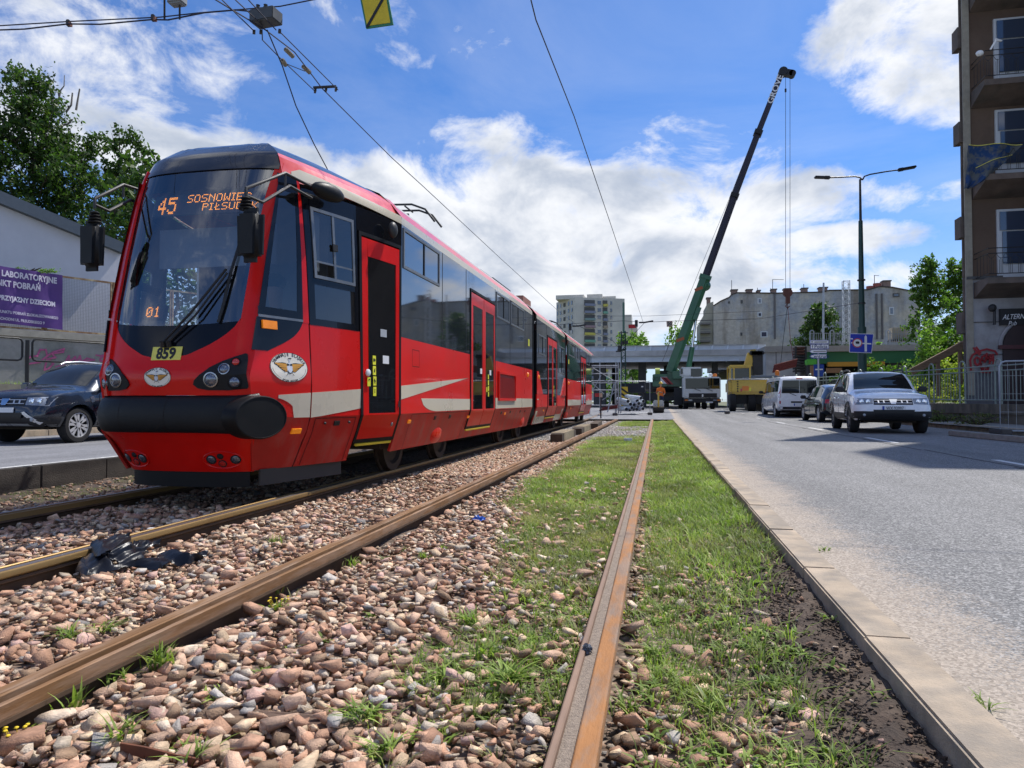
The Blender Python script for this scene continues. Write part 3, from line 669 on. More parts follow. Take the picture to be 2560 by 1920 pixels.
m_cabg = glassmat('cab_glass', (.55, .58, .62), .95, .015, .30)
m_doorg = glassmat('door_glass', (.35, .36, .38), .9, .02, .45)
tram = thing('tram', 'long red and cream articulated tram with black front number 859 standing on the rails', 'tram', (XC, 4.7, 0))
def lin(a, b, t): return a+(b-a)*t
def sp(mb, Y0, Y1, z0, z1, h=0.0, th=0.0, sg=1, nu=None, nv=None):
    """patch of the flank between Y0..Y1 and z0..z1 (each may be a function of the other)"""
    nu = nu or (max(2, int(abs(Y1-Y0)/.18)) if Y0 < YE else 1); f = lambda v: v
    if nv is None:
        if z0 < .655 and z1 > .665: sp(mb, Y0, Y1, z0, .66, h, th, sg, nu, 1); z0 = .66; nv = 1
        elif Y0 < YE: nv = max(2, int((z1-z0)/.2))
        else: nv = 1
    return mb.grid(lambda u, v: so_(lin(Y0, Y1, u), lin(z0, z1, v), h, sg), nu, nv, th)
def spf(mb, Y0, Y1, zlo, zhi, h=0.0, th=0.0, nu=16, nv=2, sg=1):
    return mb.grid(lambda u, v: so_(lin(Y0, Y1, u), lin(zlo(lin(Y0, Y1, u)), zhi(lin(Y0, Y1, u)), v), h, sg), nu, nv, th)
def frame(mb, Y0, Y1, z0, z1, w, h, th, sg=1):
    sp(mb, Y0, Y0+w, z0, z1, h, th, sg); sp(mb, Y1-w, Y1, z0, z1, h, th, sg); sp(mb, Y0+w, Y1-w, z1-w, z1, h, th, sg); sp(mb, Y0+w, Y1-w, z0, z0+w, h, th, sg)
def part(mb, name, mat=None, par=None, sm=40): return mb.build(name, mat, par or tram, smooth=sm)
# --- nose ---
WS_S = [0, .3, .525, .62, .69, .76, .80, .825]; WS_Z = [1.112, 1.15, 1.225, 1.268, 1.305, 1.355, 1.395, 1.445]
def wsb(s): return float(np.interp(abs(s), WS_S, WS_Z))
def wse(z): return float(np.interp(z, [1.40, 2.0, 2.5, 2.73], [.825, .84, .875, .91]))
def qb(z): return float(np.interp(z, [1.186, 1.268, 1.32, 1.376, 1.45], [5.02, 5.20, 5.29, 5.355, 5.40]))   # rear edge of the corner glass
mb = MB()
mb.grid(lambda u, v: fo(lin(-.82, .82, u), lin(.835, wsb(lin(-.82, .82, u)), v)), 40, 6, .02)
for sg in (-1, 1):
    mb.grid(lambda u, v: fo(sg*lin(.82, 1.0, u), lin(.835, 1.42, v)), 4, 8, .02)
    mb.grid(lambda u, v: fo(sg*lin(wse(lin(1.42, 2.80, v)), .985, u), lin(1.42, 2.80, v)), 4, 16, .02)
part(mb, 'front_mask', m_red, sm=50)
mb = MB()   # windscreen recess line + glass
glass = part(MB().grid(lambda u, v: fo(lin(-1, 1, u)*wse(lin(wsb(lin(-1, 1, u)*.82), 2.725, v))*.998, lin(max(1.385, wsb(lin(-1, 1, u)*.82)), 2.725, v), -.004), 36, 18), 'windscreen', m_wind, sm=60)
part(MB().grid(lambda u, v: fo(lin(-.80, .80, u), lin(wsb(lin(-.80, .80, u))+.001, max(wsb(lin(-.80, .80, u))+.001, 1.385+.03*abs(lin(-1, 1, u))**2), v), -.003), 36, 5, .01), 'black_lower_panel', m_blk)
mb = MB()
for sg in (-1, 1): mb.grid(lambda u, v: fo(sg*lin(wse(lin(1.42, 2.72, v))-.045, wse(lin(1.42, 2.72, v)), u), lin(1.42, 2.72, v), -.008), 2, 10, .004)
mb.grid(lambda u, v: fo(lin(-.88, .88, u), lin(2.56, 2.722, v), -.008), 20, 2, .004)
part(mb, 'windscreen_border', m_blk)
# black dome over the windscreen
def ctop(s): return 2.80+.355*(1-abs(s)**2.9)
mb = MB(); mb.grid(lambda u, v: fo(lin(-.955, .955, u), lin(2.735, ctop(lin(-.955, .955, u)), v), .004), 40, 10, .03)
part(mb, 'front_dome', m_cap, sm=60)
def rprof(a):  # roof section height for |x| in metres from the centre line
    return float(np.interp(a, [0, .35, .7, .9, 1.0, 1.075], [3.13, 3.12, 3.06, 2.985, 2.92, 2.83]))
def roofl(u, v):
    s = lin(-1, 1, u); p0 = Vector(fo(s*.955, ctop(s*.955), -.004)); x1 = 1.06*s; p1 = Vector((XC+x1, 7.0, rprof(abs(x1))))
    p = p0.lerp(p1, v); p.z += .04*math.sin(math.pi*v)*(1-abs(s)**3); return p
m_roof = M('roof_grey', (.30, .30, .30), .6, var=.2)
part(MB().grid(roofl, 30, 12), 'front_roof', m_cap, sm=70)
for sg in (-1, 1):   # red and cream edge bands on the nose
    mb = MB()
    mb.grid(lambda u, v: (lambda Y: Vector(so_(Y, 2.66, 0, sg)).lerp(Vector((XC+sg*lin(.66 if sg > 0 else .50, 1.075, (Y-5.32)/1.6), Y, 2.83+.0*u)), v) if v < .6 else Vector(so_(Y, 2.66, 0, sg)).lerp(Vector((XC+sg*lin(.66 if sg > 0 else .50, 1.075, (Y-5.32)/1.6), Y, 2.85)), v))(lin(5.32, 6.92, u)), 16, 4)
    mb.grid(lambda u, v: Vector((XC+sg*lin(.66 if sg > 0 else .50, 1.075, u), lin(5.32, 6.92, u), 2.85-.02*u*0)).lerp(Vector(roofl(.5+sg*.5*.93, lin(.0, 1, u)))+Vector((0, 0, .004)), v), 16, 4)
    part(mb, 'roof_edge', m_cant, sm=60)
    mb = MB(); spf(mb, 5.40, 6.92, lambda Y: lin(2.695, 2.622, (Y-5.40)/1.5), lambda Y: lin(2.79, 2.70, (Y-5.40)/1.5) if Y > 5.46 else 2.74, .004, .008, 16, 2, sg)
    part(mb, 'roof_edge_band', m_cream)
# number plate, lettering
mb = MB().grid(lambda u, v: fo(lin(-.155, .226, u), lin(1.108, 1.213, v), .006), 6, 3, .004); pl = part(mb, 'number_plate', m_numy)
part(text_mb('859', .125, lambda a, b, h: fo(.036+a*1.38, 1.156+b*.95, h), depth=.0075, bold=.005, sx=.95), 'number', m_ink, pl, sm=None)
# headlight clusters
m_rim0 = M('lamp_rim', (.35, .36, .38), .25, metal=1.0, var=0)
HP = [(.925, 1.158), (.945, 1.15), (.955, 1.10), (.964, 1.05), (.972, 1.0), (.979, .95), (.985, .905), (.975, .888), (.80, .874), (.59, .875), (.48, .888), (.425, .918), (.44, .95), (.50, .99), (.60, 1.045), (.72, 1.095), (.83, 1.13)]
for sg in (1, -1):
    c = (.72, .98); mb = MB()
    P = [(c[0]+(a-c[0])*k, c[1]+(b-c[1])*k) for k in (0.0001, .15, .3, .45, .6, .7, .8, .9, 1.0) for a, b in HP]; n = len(HP)
    V = [fo(sg*a, b, .012) for a, b in P]+[fo(sg*a, b, -.01) for a, b in HP]; F = [(j*n+i, j*n+(i+1) % n, (j+1)*n+(i+1) % n, (j+1)*n+i) for j in range(9) for i in range(n)]
    hl = part(mb.add(V, F), 'headlight', m_bump, sm=None)
    for (s, z, r, mat, nm) in ((.629, .955, .048, m_lens, 'main_lamp'), (.757, 1.032, .037, m_lens, 'upper_lamp'), (.851, 1.086, .030, m_rlens, 'tail_lamp'), (.864, .935, .043, m_white, 'marker_lamp')):
        p, nn = nrm(front, sg*s, z); ax = (nn+Vector((0, -.5, 0))).normalized()
        lm = part(MB().lathe(p+nn*.004, [(r*1.25, 0), (r*1.22, .012), (r*1.02, .014), (r*.95, .006)], ax, 20), nm+'_ring', m_rim0 if nm != 'marker_lamp' and nm != 'tail_lamp' else m_rub, hl)
        part(MB().lathe(p+nn*.008, [(r, 0), (r*.9, .010), (r*.55, .018), (.001, .021)], ax, 20), nm, m_lens if nm != 'tail_lamp' else m_rlens, hl)
# bumper with oval end caps
path = [(-1.12, .0)]+[(x, 0) for x in np.linspace(-1.0, 1.0, 33)]+[(1.06, 0)]
def bump_pt(u, v):
    s = lin(-.985, 1.02, u); e = min(1, max(0, (1.0-abs(lin(-1, 1, u)))/.10)); e = math.sqrt(1-(1-e)**2)
    a = lin(-math.pi/2, math.pi/2, v); z = .693+.142*math.sin(a)*(1+.12*max(0, s)**4)
    return Vector(fo(s, .69, 0))*Vector((1, 1, 0))+Vector((0, 0, z))+nrm(front, s, .69)[1]*(.01+.085*math.cos(a)**.8*(.35+.65*e))
part(MB().grid(bump_pt, 44, 14), 'bumper', m_bump, sm=70)
for s in (-.52, .12):
    part(MB().grid(lambda u, v: bump_pt((s+.985)/2.005+lin(-.0012, .0012, u)+.012*abs(2*v-1)**2, lin(.02, .98, v))+Vector((0, -.002, 0)), 1, 12), 'bumper_joint', m_seam, sm=None)
for sg in (1, -1):
    c = Vector((XC+sg*.765, 4.885, .665)) if sg == 1 else Vector((XC-.60, 5.15, .675)); d = Vector((sg*.24, .97, 0)).normalized(); n = Vector((sg*d.y, -abs(d.x), 0)).normalized()
    V = []; F = []; N = 40
    prof = [(1.0, -.10), (1.0, .020), (.965, .034), (.93, .036), (.92, .030), (0.001, .032)]
    for (k, h) in prof:
        for i in range(N):
            t = 2*math.pi*i/N; V.append(c+d*(.272*k*math.cos(t))+Vector((0, 0, .168*k*math.sin(t)))+n*(h+.0))
    for j in range(len(prof)-1): F += [(j*N+i, j*N+(i+1) % N, (j+1)*N+(i+1) % N, (j+1)*N+i) for i in range(N)]
    part(MB().add(V, F), 'bumper_end_cap', m_rub, sm=35)
# lower front skirt
mb = MB()
def skf(u, v):
    s = lin(-1, 1, u); z = lin(.228, .585, v); p = Vector(fo(s, z, 0)); p += nrm(front, s, z)[1]*(.035*max(0, (z-.42)/.16)**1.5); return p
mb.grid(skf, 30, 10, .02); part(mb, 'front_skirt', m_red, sm=60)
mb = MB(); mb.grid(lambda u, v: Vector(fo(lin(-.96, .96, u), .23, -.02))+Vector((0, 0, lin(-.135, .004, v))), 20, 2, .03); part(mb, 'valance', m_rub)
for sg in (1, -1):
    mb = MB(); V = []; F = []; N = 28
    for (k, h) in ((1.0, .002), (.96, .006), (.9, .001)):
        for i in range(N): t = 2*math.pi*i/N; V.append(fo(sg*(.65+.25*k*math.cos(t)), .329+.072*k*math.sin(t), h))
    for j in (0, 1): F += [(j*N+i, j*N+(i+1) % N, (j+1)*N+(i+1) % N, (j+1)*N+i) for i in range(N)]
    fg = part(mb.add(V, F), 'fog_lamp_rim', m_red, sm=60)
    for (s, z, r, mat) in ((.516, .33, .032, m_lens), (.815, .332, .032, m_lens), (.635, .357, .02, m_ink), (.655, .298, .026, m_redd)):
        p, nn = nrm(front, sg*s, z); nm = 'fog_lamp' if mat is m_lens else 'towing_hole'
        mb = MB().mat(m_ink).lathe(p, [(r*1.3, .0), (r*1.25, .005), (r, .004)], nn, 18)
        mb.mat(mat).lathe(p+nn*.003, [(r, 0), (r*.8, .006), (.001, .009)], nn, 18); part(mb, nm, None, fg)
# --- cab flank (tapered) right and left ---
for sg in (1, -1):
    mb = MB()
    mb.grid(lambda u, v: so_(lin(5.02 if lin(.66, 1.186, v) < 1.1 else 4.90, 5.46, u) if False else lin(float(np.interp(lin(.66, 1.2, v), ZT, YT))+.12, 5.46, u), lin(.66, 1.2, v), 0, sg), 6, 8, .02)
    mb.grid(lambda u, v: so_(lin(qb(lin(1.2, 1.45, v)), 5.46, u), lin(1.2, 1.45, v), 0, sg), 3, 8, .02)
    mb.grid(lambda u, v: so_(lin(lin(5.40, 5.44, v), 5.465, u), lin(1.45, 2.70, v), 0.002, sg), 1, 12, .02)
    part(mb, 'cab_corner_panel', m_red, sm=50)
    mb = MB().grid(lambda u, v: so_(lin(float(np.interp(lin(.235, .66, v), ZT, YT))+.10, 5.46, u), lin(.235, .66, v), 0, sg), 5, 4, .02); sp(mb, 5.475, 6.12, .235, .66, 0, .02, sg, nu=3, nv=3); part(mb, 'cab_skirt', m_redd, sm=50)
    mb = MB(); sp(mb, 5.475, 6.12, .66, 1.442, 0, .02, sg, nu=4, nv=3); part(mb, 'cab_lower_panel', m_red, sm=50)
    # corner glass: lower black panel and upper pane
    yl = lambda z: float(np.interp(z, ZT, YT))+.12-.03
    mb = MB().grid(lambda u, v: so_(lin(yl(lin(1.19, 1.455, v)), qb(lin(1.19, 1.455, v)), u), lin(1.19, 1.455, v), .002, sg), 5, 8, .01); part(mb, 'black_corner_panel', m_blk)
    mb = MB().grid(lambda u, v: so_(lin(yl(lin(1.475, 2.69, v)), lin(5.40, 5.44, v), u), lin(1.475, 2.69, v), .002, sg), 4, 12); part(mb, 'corner_window', m_cabg, sm=60)
    mb = MB()
    for (a, b) in ((0, .14), (.86, 1.0)): mb.grid(lambda u, v: so_(lin(yl(lin(1.475, 2.69, v)), lin(5.40, 5.44, v), lin(a, b, u)), lin(1.475, 2.69, v), .004, sg), 1, 12, .004)
    mb.grid(lambda u, v: so_(lin(yl(1.5), 5.40, u), lin(1.475, 1.54, v), .004, sg), 4, 1, .004); mb.grid(lambda u, v: so_(lin(yl(2.6), 5.44, u), lin(2.55, 2.69, v), .004, sg), 4, 1, .004)
    part(mb, 'corner_window_border', m_blk)
    # black upper panel with cab side window opening
    mb = MB()
    for (a, b, z0, z1) in ((5.475, 5.545, 1.442, 2.625), (6.05, 6.10, 1.442, 2.625), (5.545, 6.05, 2.475, 2.625), (5.545, 6.05, 1.442, 1.50), (5.545, 6.05, 1.80, 1.86), (6.10, 6.84, 2.40, 2.625)):
        mb.grid(lambda u, v: so_(lin(a, b, u), lin(z0, z1, v), 0.002, sg), 2, 3, .02)
    part(mb, 'black_side_panel', m_blk, sm=None)
    mb = MB(); frame(mb, 5.545, 6.05, 1.855, 2.475, .028, .012, .02, sg); sp(mb, 5.78, 5.805, 1.88, 2.45, .010, .012, sg); sp(mb, 5.57, 6.02, 1.995, 2.012, .006, .008, sg)
    w = part(mb, 'cab_window_frame', m_sil, sm=None)
    part(MB().grid(lambda u, v: so_(lin(5.57, 5.79, u), lin(2.0, 2.45, v), .002, sg), 1, 1), 'window_pane', m_cabg, w); part(MB().grid(lambda u, v: so_(lin(5.79, 6.025, u), lin(1.88, 2.45, v), .006, sg), 1, 1), 'window_pane', m_cabg, w)
    mb = MB(); sp(mb, 5.762, 5.82, 2.13, 2.19, .024, .012, sg); part(mb, 'window_latch', m_ink, w)
    part(MB().grid(lambda u, v: so_(lin(5.545, 6.05, u), lin(1.50, 1.80, v), -.001, sg), 2, 1), 'lower_cab_window', m_doorg)
    mb = MB(); sp(mb, 5.462, 5.473, .235, 2.62, -.004, .02, sg, nu=1, nv=12); part(mb, 'panel_gap', m_seam, sm=None)
mb = MB()
for z0, z1 in ((1.455, 1.475),): mb.grid(lambda u, v: so_(lin(4.96, 5.40, u), lin(z0, z1, v), .005), 5, 1, .004)
part(mb, 'corner_trim', m_sil)
part(MB().grid(lambda u, v: so_(lin(4.985, 5.12, u), lin(1.365, 1.43, v), .02), 2, 1, .03), 'turn_signal', m_orange, sm=None)
part(MB().grid(lambda u, v: so_(lin(5.29, 5.39, u), lin(.525, .562, v), .014), 2, 1, .02), 'side_marker', m_orange, sm=None)
# skirt hatches on the cab flank
def hatch(Y0, Y1, z0, z1, sl=0.0):
    mb = MB()
    for (a, b, c, d) in ((Y0, Y0+.006, z0, z1), (Y1-.006, Y1, z0, z1)): mb.grid(lambda u, v: so_(lin(a, b, u)+(sl*(1-v) if a > Y0 else -sl*0), lin(c, d, v), .0022), 1, 3)
    sp(mb, Y0, Y1, z1-.005, z1, .0022); part(mb, 'hatch_gap', m_seam, sm=None)
hatch(5.53, 6.06, .245, .645, .0)
part(MB().grid(lambda u, v: so_(lin(5.77, 5.84, u), lin(.575, .615, v), .008), 1, 1, .01), 'hatch_handle', m_ink, sm=None)
for y in (5.65, 5.97): part(MB().lathe(so_(y, .60, .002), [(.012, 0), (.009, .014), (.001, .016)], (1, 0, -.3), 10), 'hatch_bolt', m_dk)
# cream stripe
def zt(Y): return .833+(Y-5.0)*.0632
def zb(Y): return .652 if Y < 5.5 else .652+(Y-5.5)*.1165
mb = MB(); spf(mb, 5.12, 5.46, lambda Y: .655 if Y > 5.27 else .655+.17*math.sqrt(max(0, 1-((Y-5.02)/.30)**2)) if Y < 5.32 else .655, zt, .0025, .004, 16, 2); spf(mb, 5.475, 6.12, zb, zt, .0025, .004, 6, 2)
spf(mb, 6.84, 9.50, zb, zt, .0025, .004, 6, 2)
spf(mb, 7.47, 9.56, lambda Y: .82-.15*math.sqrt(max(0, 1-(1-min(1, (Y-7.47)/.6))**2)), lambda Y: .822, .0025, .004, 30, 1)
part(mb, 'cream_stripe', m_cream, sm=None)
# --- long flanks, three sections ---
SECT = ((6.84, 14.62), (15.22, 20.05), (20.68, 29.3)); S3E = 30.3
DOORS = [(6.12, 6.82, 1), (9.57, 11.12, 2), (16.75, 18.38, 2), (24.38, 26.1, 2)]
for i, (a, b) in enumerate(SECT):
    for sg in (1, -1):
        ds = [d for d in DOORS if a-.8 < d[0] < b] if sg == 1 else []
        cuts = [a]+[c for d in ds if d[0] > a for c in (d[0], d[1])]+[b if i < 2 else S3E]
        for k in range(0, len(cuts), 2):
            y0, y1 = cuts[k], cuts[k+1]; gz0 = 1.455 if i != 1 else .95
            for (p0, p1) in ([(y0, y1)] if i < 2 or y1 < 28.6 else [(y0, 28.6), (28.6, y1)]):
                for nm_, mm_, z0_, z1_, h_ in (('side_panel', m_red, .66, gz0, 0), ('side_skirt', m_redd, .27, .66, 0), ('window_band', m_gband, gz0, 2.622, .001)):
                    mb = MB(); sp(mb, p0, p1, z0_, z1_, h_, .025, sg); part(mb, nm_, mm_, sm=None)
        for d in ds:
            if d[0] > a:
                mb = MB(); sp(mb, d[0], d[1], .27, .42, 0, .03, sg); part(mb, 'door_sill', m_redd, sm=None); mb = MB(); sp(mb, d[0], d[1], 2.385, 2.622, .001, .02, sg); part(mb, 'door_header', m_gband, sm=None)
        e = b if i < 2 else S3E
        mb = MB(); sp(mb, a, e if i < 2 else 28.6, 2.622, 2.70, .002, .02, sg)
        if i == 2: sp(mb, 28.6, e, 2.622, 2.70, .002, .02, sg)
        part(mb, 'roof_edge_band', m_cream, sm=None)
        part(MB().grid(lambda u, v: (XC+sg*lin(1.18, 1.065, v), lin(a, min(e, 29.6), u), lin(2.70, 2.845, v)+.0), 1, 2), 'roof_edge', m_cant, sm=None)
        if i < 2: # joint lines between glass panes
            pass
    e = b if i < 2 else 29.6
    part(MB().grid(lambda u, v: (XC+lin(-1.065, 1.065, v), lin(a, e, u), rprof(abs(lin(-1.065, 1.065, v)))), 2, 16), 'roof', m_roof if i else m_roof, sm=60)
    part(MB().box((XC, (a+e)/2, .34), (1.9, e-a, .1)), 'floor_frame', m_under, sm=None)
# middle section red surround (low glass): red columns either side, slanting
for (y0, y1, y2) in ((15.22, 15.46, 16.05), (20.05, 19.95, 19.2)):
    mb = MB().grid(lambda u, v: so_(lin(y0, lin(y2, y1, v), u), lin(.95, 1.455, v), .004), 1, 3, .02); part(mb, 'slanted_side_panel', m_red, sm=None)
part(MB().grid(lambda u, v: so_(lin(5.9+1, 6.9, u), 0, 0), 1, 1), 'roof_joint', m_seam, sm=None) if False else None
# rear end
mb = MB().grid(lambda u, v: (XC+lin(-.72, .72, u), lin(30.3, 29.9, max(0, v-.4)), lin(.27, 2.8, v)), 2, 4, .02); part(mb, 'rear_panel', m_red, sm=None)
# bellows
for (a, b) in ((14.62, 15.22), (20.05, 20.68)):
    mb = MB(); n = 9
    for k in range(n):
        y = a+(b-a)*(k+.5)/n; w = (b-a)/n*.8
        prof = [(-1.13, .5), (-1.13, 2.68), (-.98, 2.86), (.98, 2.86), (1.13, 2.68), (1.13, .5), (.95, .28), (-.95, .28)]
        q = .985 if k % 2 else 1.0
        mb.prism([(XC+p[0]*q, p[1]) for p in prof], 1, y-w/2, y+w/2)
    mb.prism([(XC+p[0]*.95, p[1]) for p in prof], 1, a-.02, b+.02); part(mb, 'gangway_bellows', m_rub, sm=None)
# doors
def door(Y0, Y1, n):
    par = part((lambda mb: (frame(mb, Y0, Y1, .40, 2.395, .035, .012, .04), mb)[1])(MB()), 'door', m_rub, sm=None)
    mb = MB(); sp(mb, Y0+.05, Y1-.05, .372, .392, .018, .02); part(mb, 'step_edge', M('yellow_edge', (.75, .55, .04), .5), par, None)
    w = (Y1-Y0-.07)/n
    for k in range(n):
        a, b = Y0+.035+k*w+(.012 if k else .003), Y0+.035+(k+1)*w-(.003 if k == n-1 else .012); m = .085 if n == 1 else .095
        gm = .055 if n == 1 and False else m
        mb = MB()
        for (p, q, z0, z1) in ((a, a+gm, .435, 2.345), (b-gm*.75, b, .435, 2.345), (a+gm, b-gm*.75, 2.175, 2.345), (a+gm, b-gm*.75, .435, .675)): sp(mb, p, q, z0, z1, .010, .02)
        leaf = part(mb, 'door_leaf', m_red if n == 1 else m_red, par, None)
        mb = MB(); sp(mb, a+gm, b-gm*.75, .675, 2.175, .006, 0); part(mb, 'door_glass', m_doorg, leaf, None)
    return par
for d in DOORS:
    dd = door(*d)
# inner dark walls behind the long glass are solid bands; the cab keeps a real interior
mb = MB(); mb.box((XC, 6.9, .52), (1.9, 2.0, .06)); mb.box((XC, 5.5, .53), (1.25, 1.0, .06)); part(mb, 'cab_floor', m_dk, sm=None)
mb = MB(); mb.box((XC, 6.35, 2.76), (1.5, 1.6, .04)); mb.box((XC+.38, 6.06, 1.62), (.72, .03, 2.2)); mb.box((XC+.0, 7.9, 1.6), (2.2, .04, 2.3)); part(mb, 'cab_partition', m_grey, sm=None)
mb = MB().grid(lambda u, v: fo(lin(-.78, .78, u), 1.36, -.03)+Vector((0, lin(0, .42, v)*(1-.0*u), lin(0, -.05, v))), 12, 2, .05); part(mb, 'dashboard', M('dashboard', (.10, .105, .115), .7, var=.2), sm=None)
part(MB().box((XC+.80, 5.66, 2.2), (.02, .2, .5)), 'side_curtain', m_white, sm=None); part(MB().box((XC+.05, 5.38, 2.12), (1.12, .02, .34)), 'sun_blind', M('sun_blind', (.26, .30, .36), .8, var=.1), sm=None)  # pale panel that whitens the cab side window
part(MB().cyl((XC-.18, 6.3, .5), (XC-.18, 6.3, 2.75), .02), 'handrail', M('yellow_rail', (.72, .55, .03), .4))
part(MB().cyl((XC+.9, 6.62, .5), (XC+.9, 6.62, 2.3), .018), 'handrail', M('yellow_rail'))
mb = MB(); mb.box((XC+.3, 5.85, 1.0), (.45, .42, .1), bev=.03); mb.box((XC+.3, 6.02, 1.3), (.45, .1, .55), bev=.03); mb.cyl((XC+.3, 5.85, .5), (XC+.3, 5.85, 1.0), .05); part(mb, 'driver_seat', m_dk)
# destination display: dot-matrix letters on a board behind the glass
DOT = {'4': '00010 00110 01010 10010 11111 00010 00010', '5': '11111 10000 11110 00001 00001 10001 01110', 'S': '01111 10000 10000 01110 00001 00001 11110', 'O': '01110 10001 10001 10001 10001 10001 01110', 'N': '10001 11001 10101 10011 10001 10001 10001', 'W': '10001 10001 10001 10101 10101 11011 10001', 'I': '111 010 010 010 010 010 111', 'E': '11111 10000 10000 11110 10000 10000 11111', 'C': '01110 10001 10000 10000 10000 10001 01110', 'P': '11110 10001 10001 11110 10000 10000 10000', 'Ł': '01000 01000 01010 01100 11000 01000 01111', 'U': '10001 10001 10001 10001 10001 10001 01110', 'D': '11110 10001 10001 10001 10001 10001 11110', 'K': '10001 10010 10100 11000 10100 10010 10001', '0': '01110 10001 10011 10101 11001 10001 01110', '1': '00100 01100 00100 00100 00100 00100 01110'}
def dots(mb, txt, s0, s1, z0, z1, inset, bold=False):
    cols = []
    for ch in txt:
        g = DOT[ch].split(); cols += [[r[c] for r in g] for c in range(len(g[0]))]+[['0']*7]
    n = len(cols)-1
    for i, c in enumerate(cols):
        for j, b in enumerate(c):
            if b != '1': continue
            for (di, dj) in (((0, 0), (.5, 0), (0, .5), (.5, .5)) if bold else ((0, 0),)):
                a = lin(s0, s1, (i+di)/n); z = lin(z1, z0, (j+dj+.25)/7); da = (s1-s0)/n*(.30 if bold else .58); dz = (z1-z0)/7*(.30 if bold else .62)
                V = [fo(a, z, -inset), fo(a+da, z, -inset), fo(a+da, z-dz, -inset), fo(a, z-dz, -inset)]; mb.add(V, [(0, 1, 2, 3)])
mb = MB().grid(lambda u, v: fo(lin(-.66, .80, u), lin(2.36, 2.555, v), -.045), 12, 2, .02); db = part(mb, 'destination_display', M('display_board', (.055, .065, .075), .5, var=.1))
mb = MB(); dots(mb, '45', -.565, -.285, 2.375, 2.53, .040, True); dots(mb, 'SOSNOWIEC', -.13, .70, 2.463, 2.538, .040); dots(mb, 'PIŁSUDSK', .10, .80, 2.385, 2.45, .040); ld = part(mb, 'led_text', m_led, db, None); ld['kind'] = 'stuff'
mb = MB().grid(lambda u, v: fo(lin(-.44, -.16, u), lin(1.46, 1.58, v), -.04), 2, 1, .05); db = part(mb, 'course_display', m_ink, sm=None)
mb = MB(); dots(mb, '01', -.40, -.20, 1.475, 1.56, .036, True); ld = part(mb, 'led_number', m_led, db, None); ld['kind'] = 'stuff'
# wipers
p = lambda s, z, h=.03: Vector(fo(s, z, h))
mb = MB().tube([p(0, 1.24), p(.3, 1.47, .05), p(.62, 1.82, .05)], .010, 6).tube([p(.07, 1.24), p(.36, 1.45, .05), p(.64, 1.79, .05)], .008, 6).tube([p(0.0, 1.21, .01), p(.0, 1.25, .035)], .025, 8).tube([p(.07, 1.21, .01), p(.07, 1.25, .035)], .02, 8)
wp = part(mb, 'wiper', m_ink); part(MB().tube([p(.70, 2.05, .02), p(.66, 1.8, .03), p(.63, 1.55, .02), p(.60, 1.40, .015)], .012, 6), 'wiper_blade', m_ink, wp)
# mirrors
for sg in (1, -1):
    if sg == 1: hub = [Vector((-3.03, 4.74, 2.40)), (-2.97, 5.2, 2.66), (-2.93, 5.55, 2.655)]; lo_ = [Vector((-3.03, 4.74, 2.345)), (-2.96, 4.85, 2.32), (-2.93, 5.2, 2.55), (-2.92, 5.55, 2.55)]; c = Vector((-2.975, 4.72, 2.06)); e = .0
    else: hub = [Vector((-4.47, 4.86, 2.44)), (-4.50, 5.2, 2.66), (-4.46, 5.45, 2.66)]; lo_ = [Vector((-4.47, 4.86, 2.39)), (-4.42, 4.95, 2.36), (-4.47, 5.25, 2.54), (-4.45, 5.45, 2.52)]; c = Vector((-4.48, 4.85, 2.075))
    mb = MB().tube([hub[0]-Vector((0, 0, .08)), hub[0]]+hub[1:], .0135, 8).tube(lo_, .0135, 8).tube([hub[1], (hub[1][0], hub[1][1], 2.55)], .010, 8); arm = part(mb, 'mirror_arm', m_dk)
    bm = bmesh.new(); bmesh.ops.create_cube(bm, size=1); bmesh.ops.scale(bm, vec=(.225, .13, .41), verts=bm.verts)
    bmesh.ops.bevel(bm, geom=bm.edges[:], offset=.055, segments=5, affect='EDGES')
    for v in bm.verts: v.co.z -= .025; v.co.x *= 1-.10*(.5-v.co.z/.41)
    mb = MB().add([c+v.co for v in bm.verts], [[v.index for v in f.verts] for f in bm.faces]); bm.free()
    ho = part(mb, 'mirror_housing', m_bump, arm, 60)
    mb = MB()
    for k in range(4): mb.lathe((hub[0].x, hub[0].y, 2.235+k*.026), [(.052-.006*k, 0), (.056-.006*k, .010), (.040-.006*k, .022)], n=16)
    part(mb, 'mirror_joint_boot', m_rub, arm, 40)
mb = MB().ell((-2.78, 5.58, 2.60), (.075, .20, .075), 16, 10, Matrix.Rotation(-.25, 3, 'Z')); part(mb, 'side_camera_pod', m_bump, sm=60)
part(MB().ell((-2.555, 6.53, 2.49), (.045, .07, .08), 14, 10), 'door_camera', m_dk, sm=60)
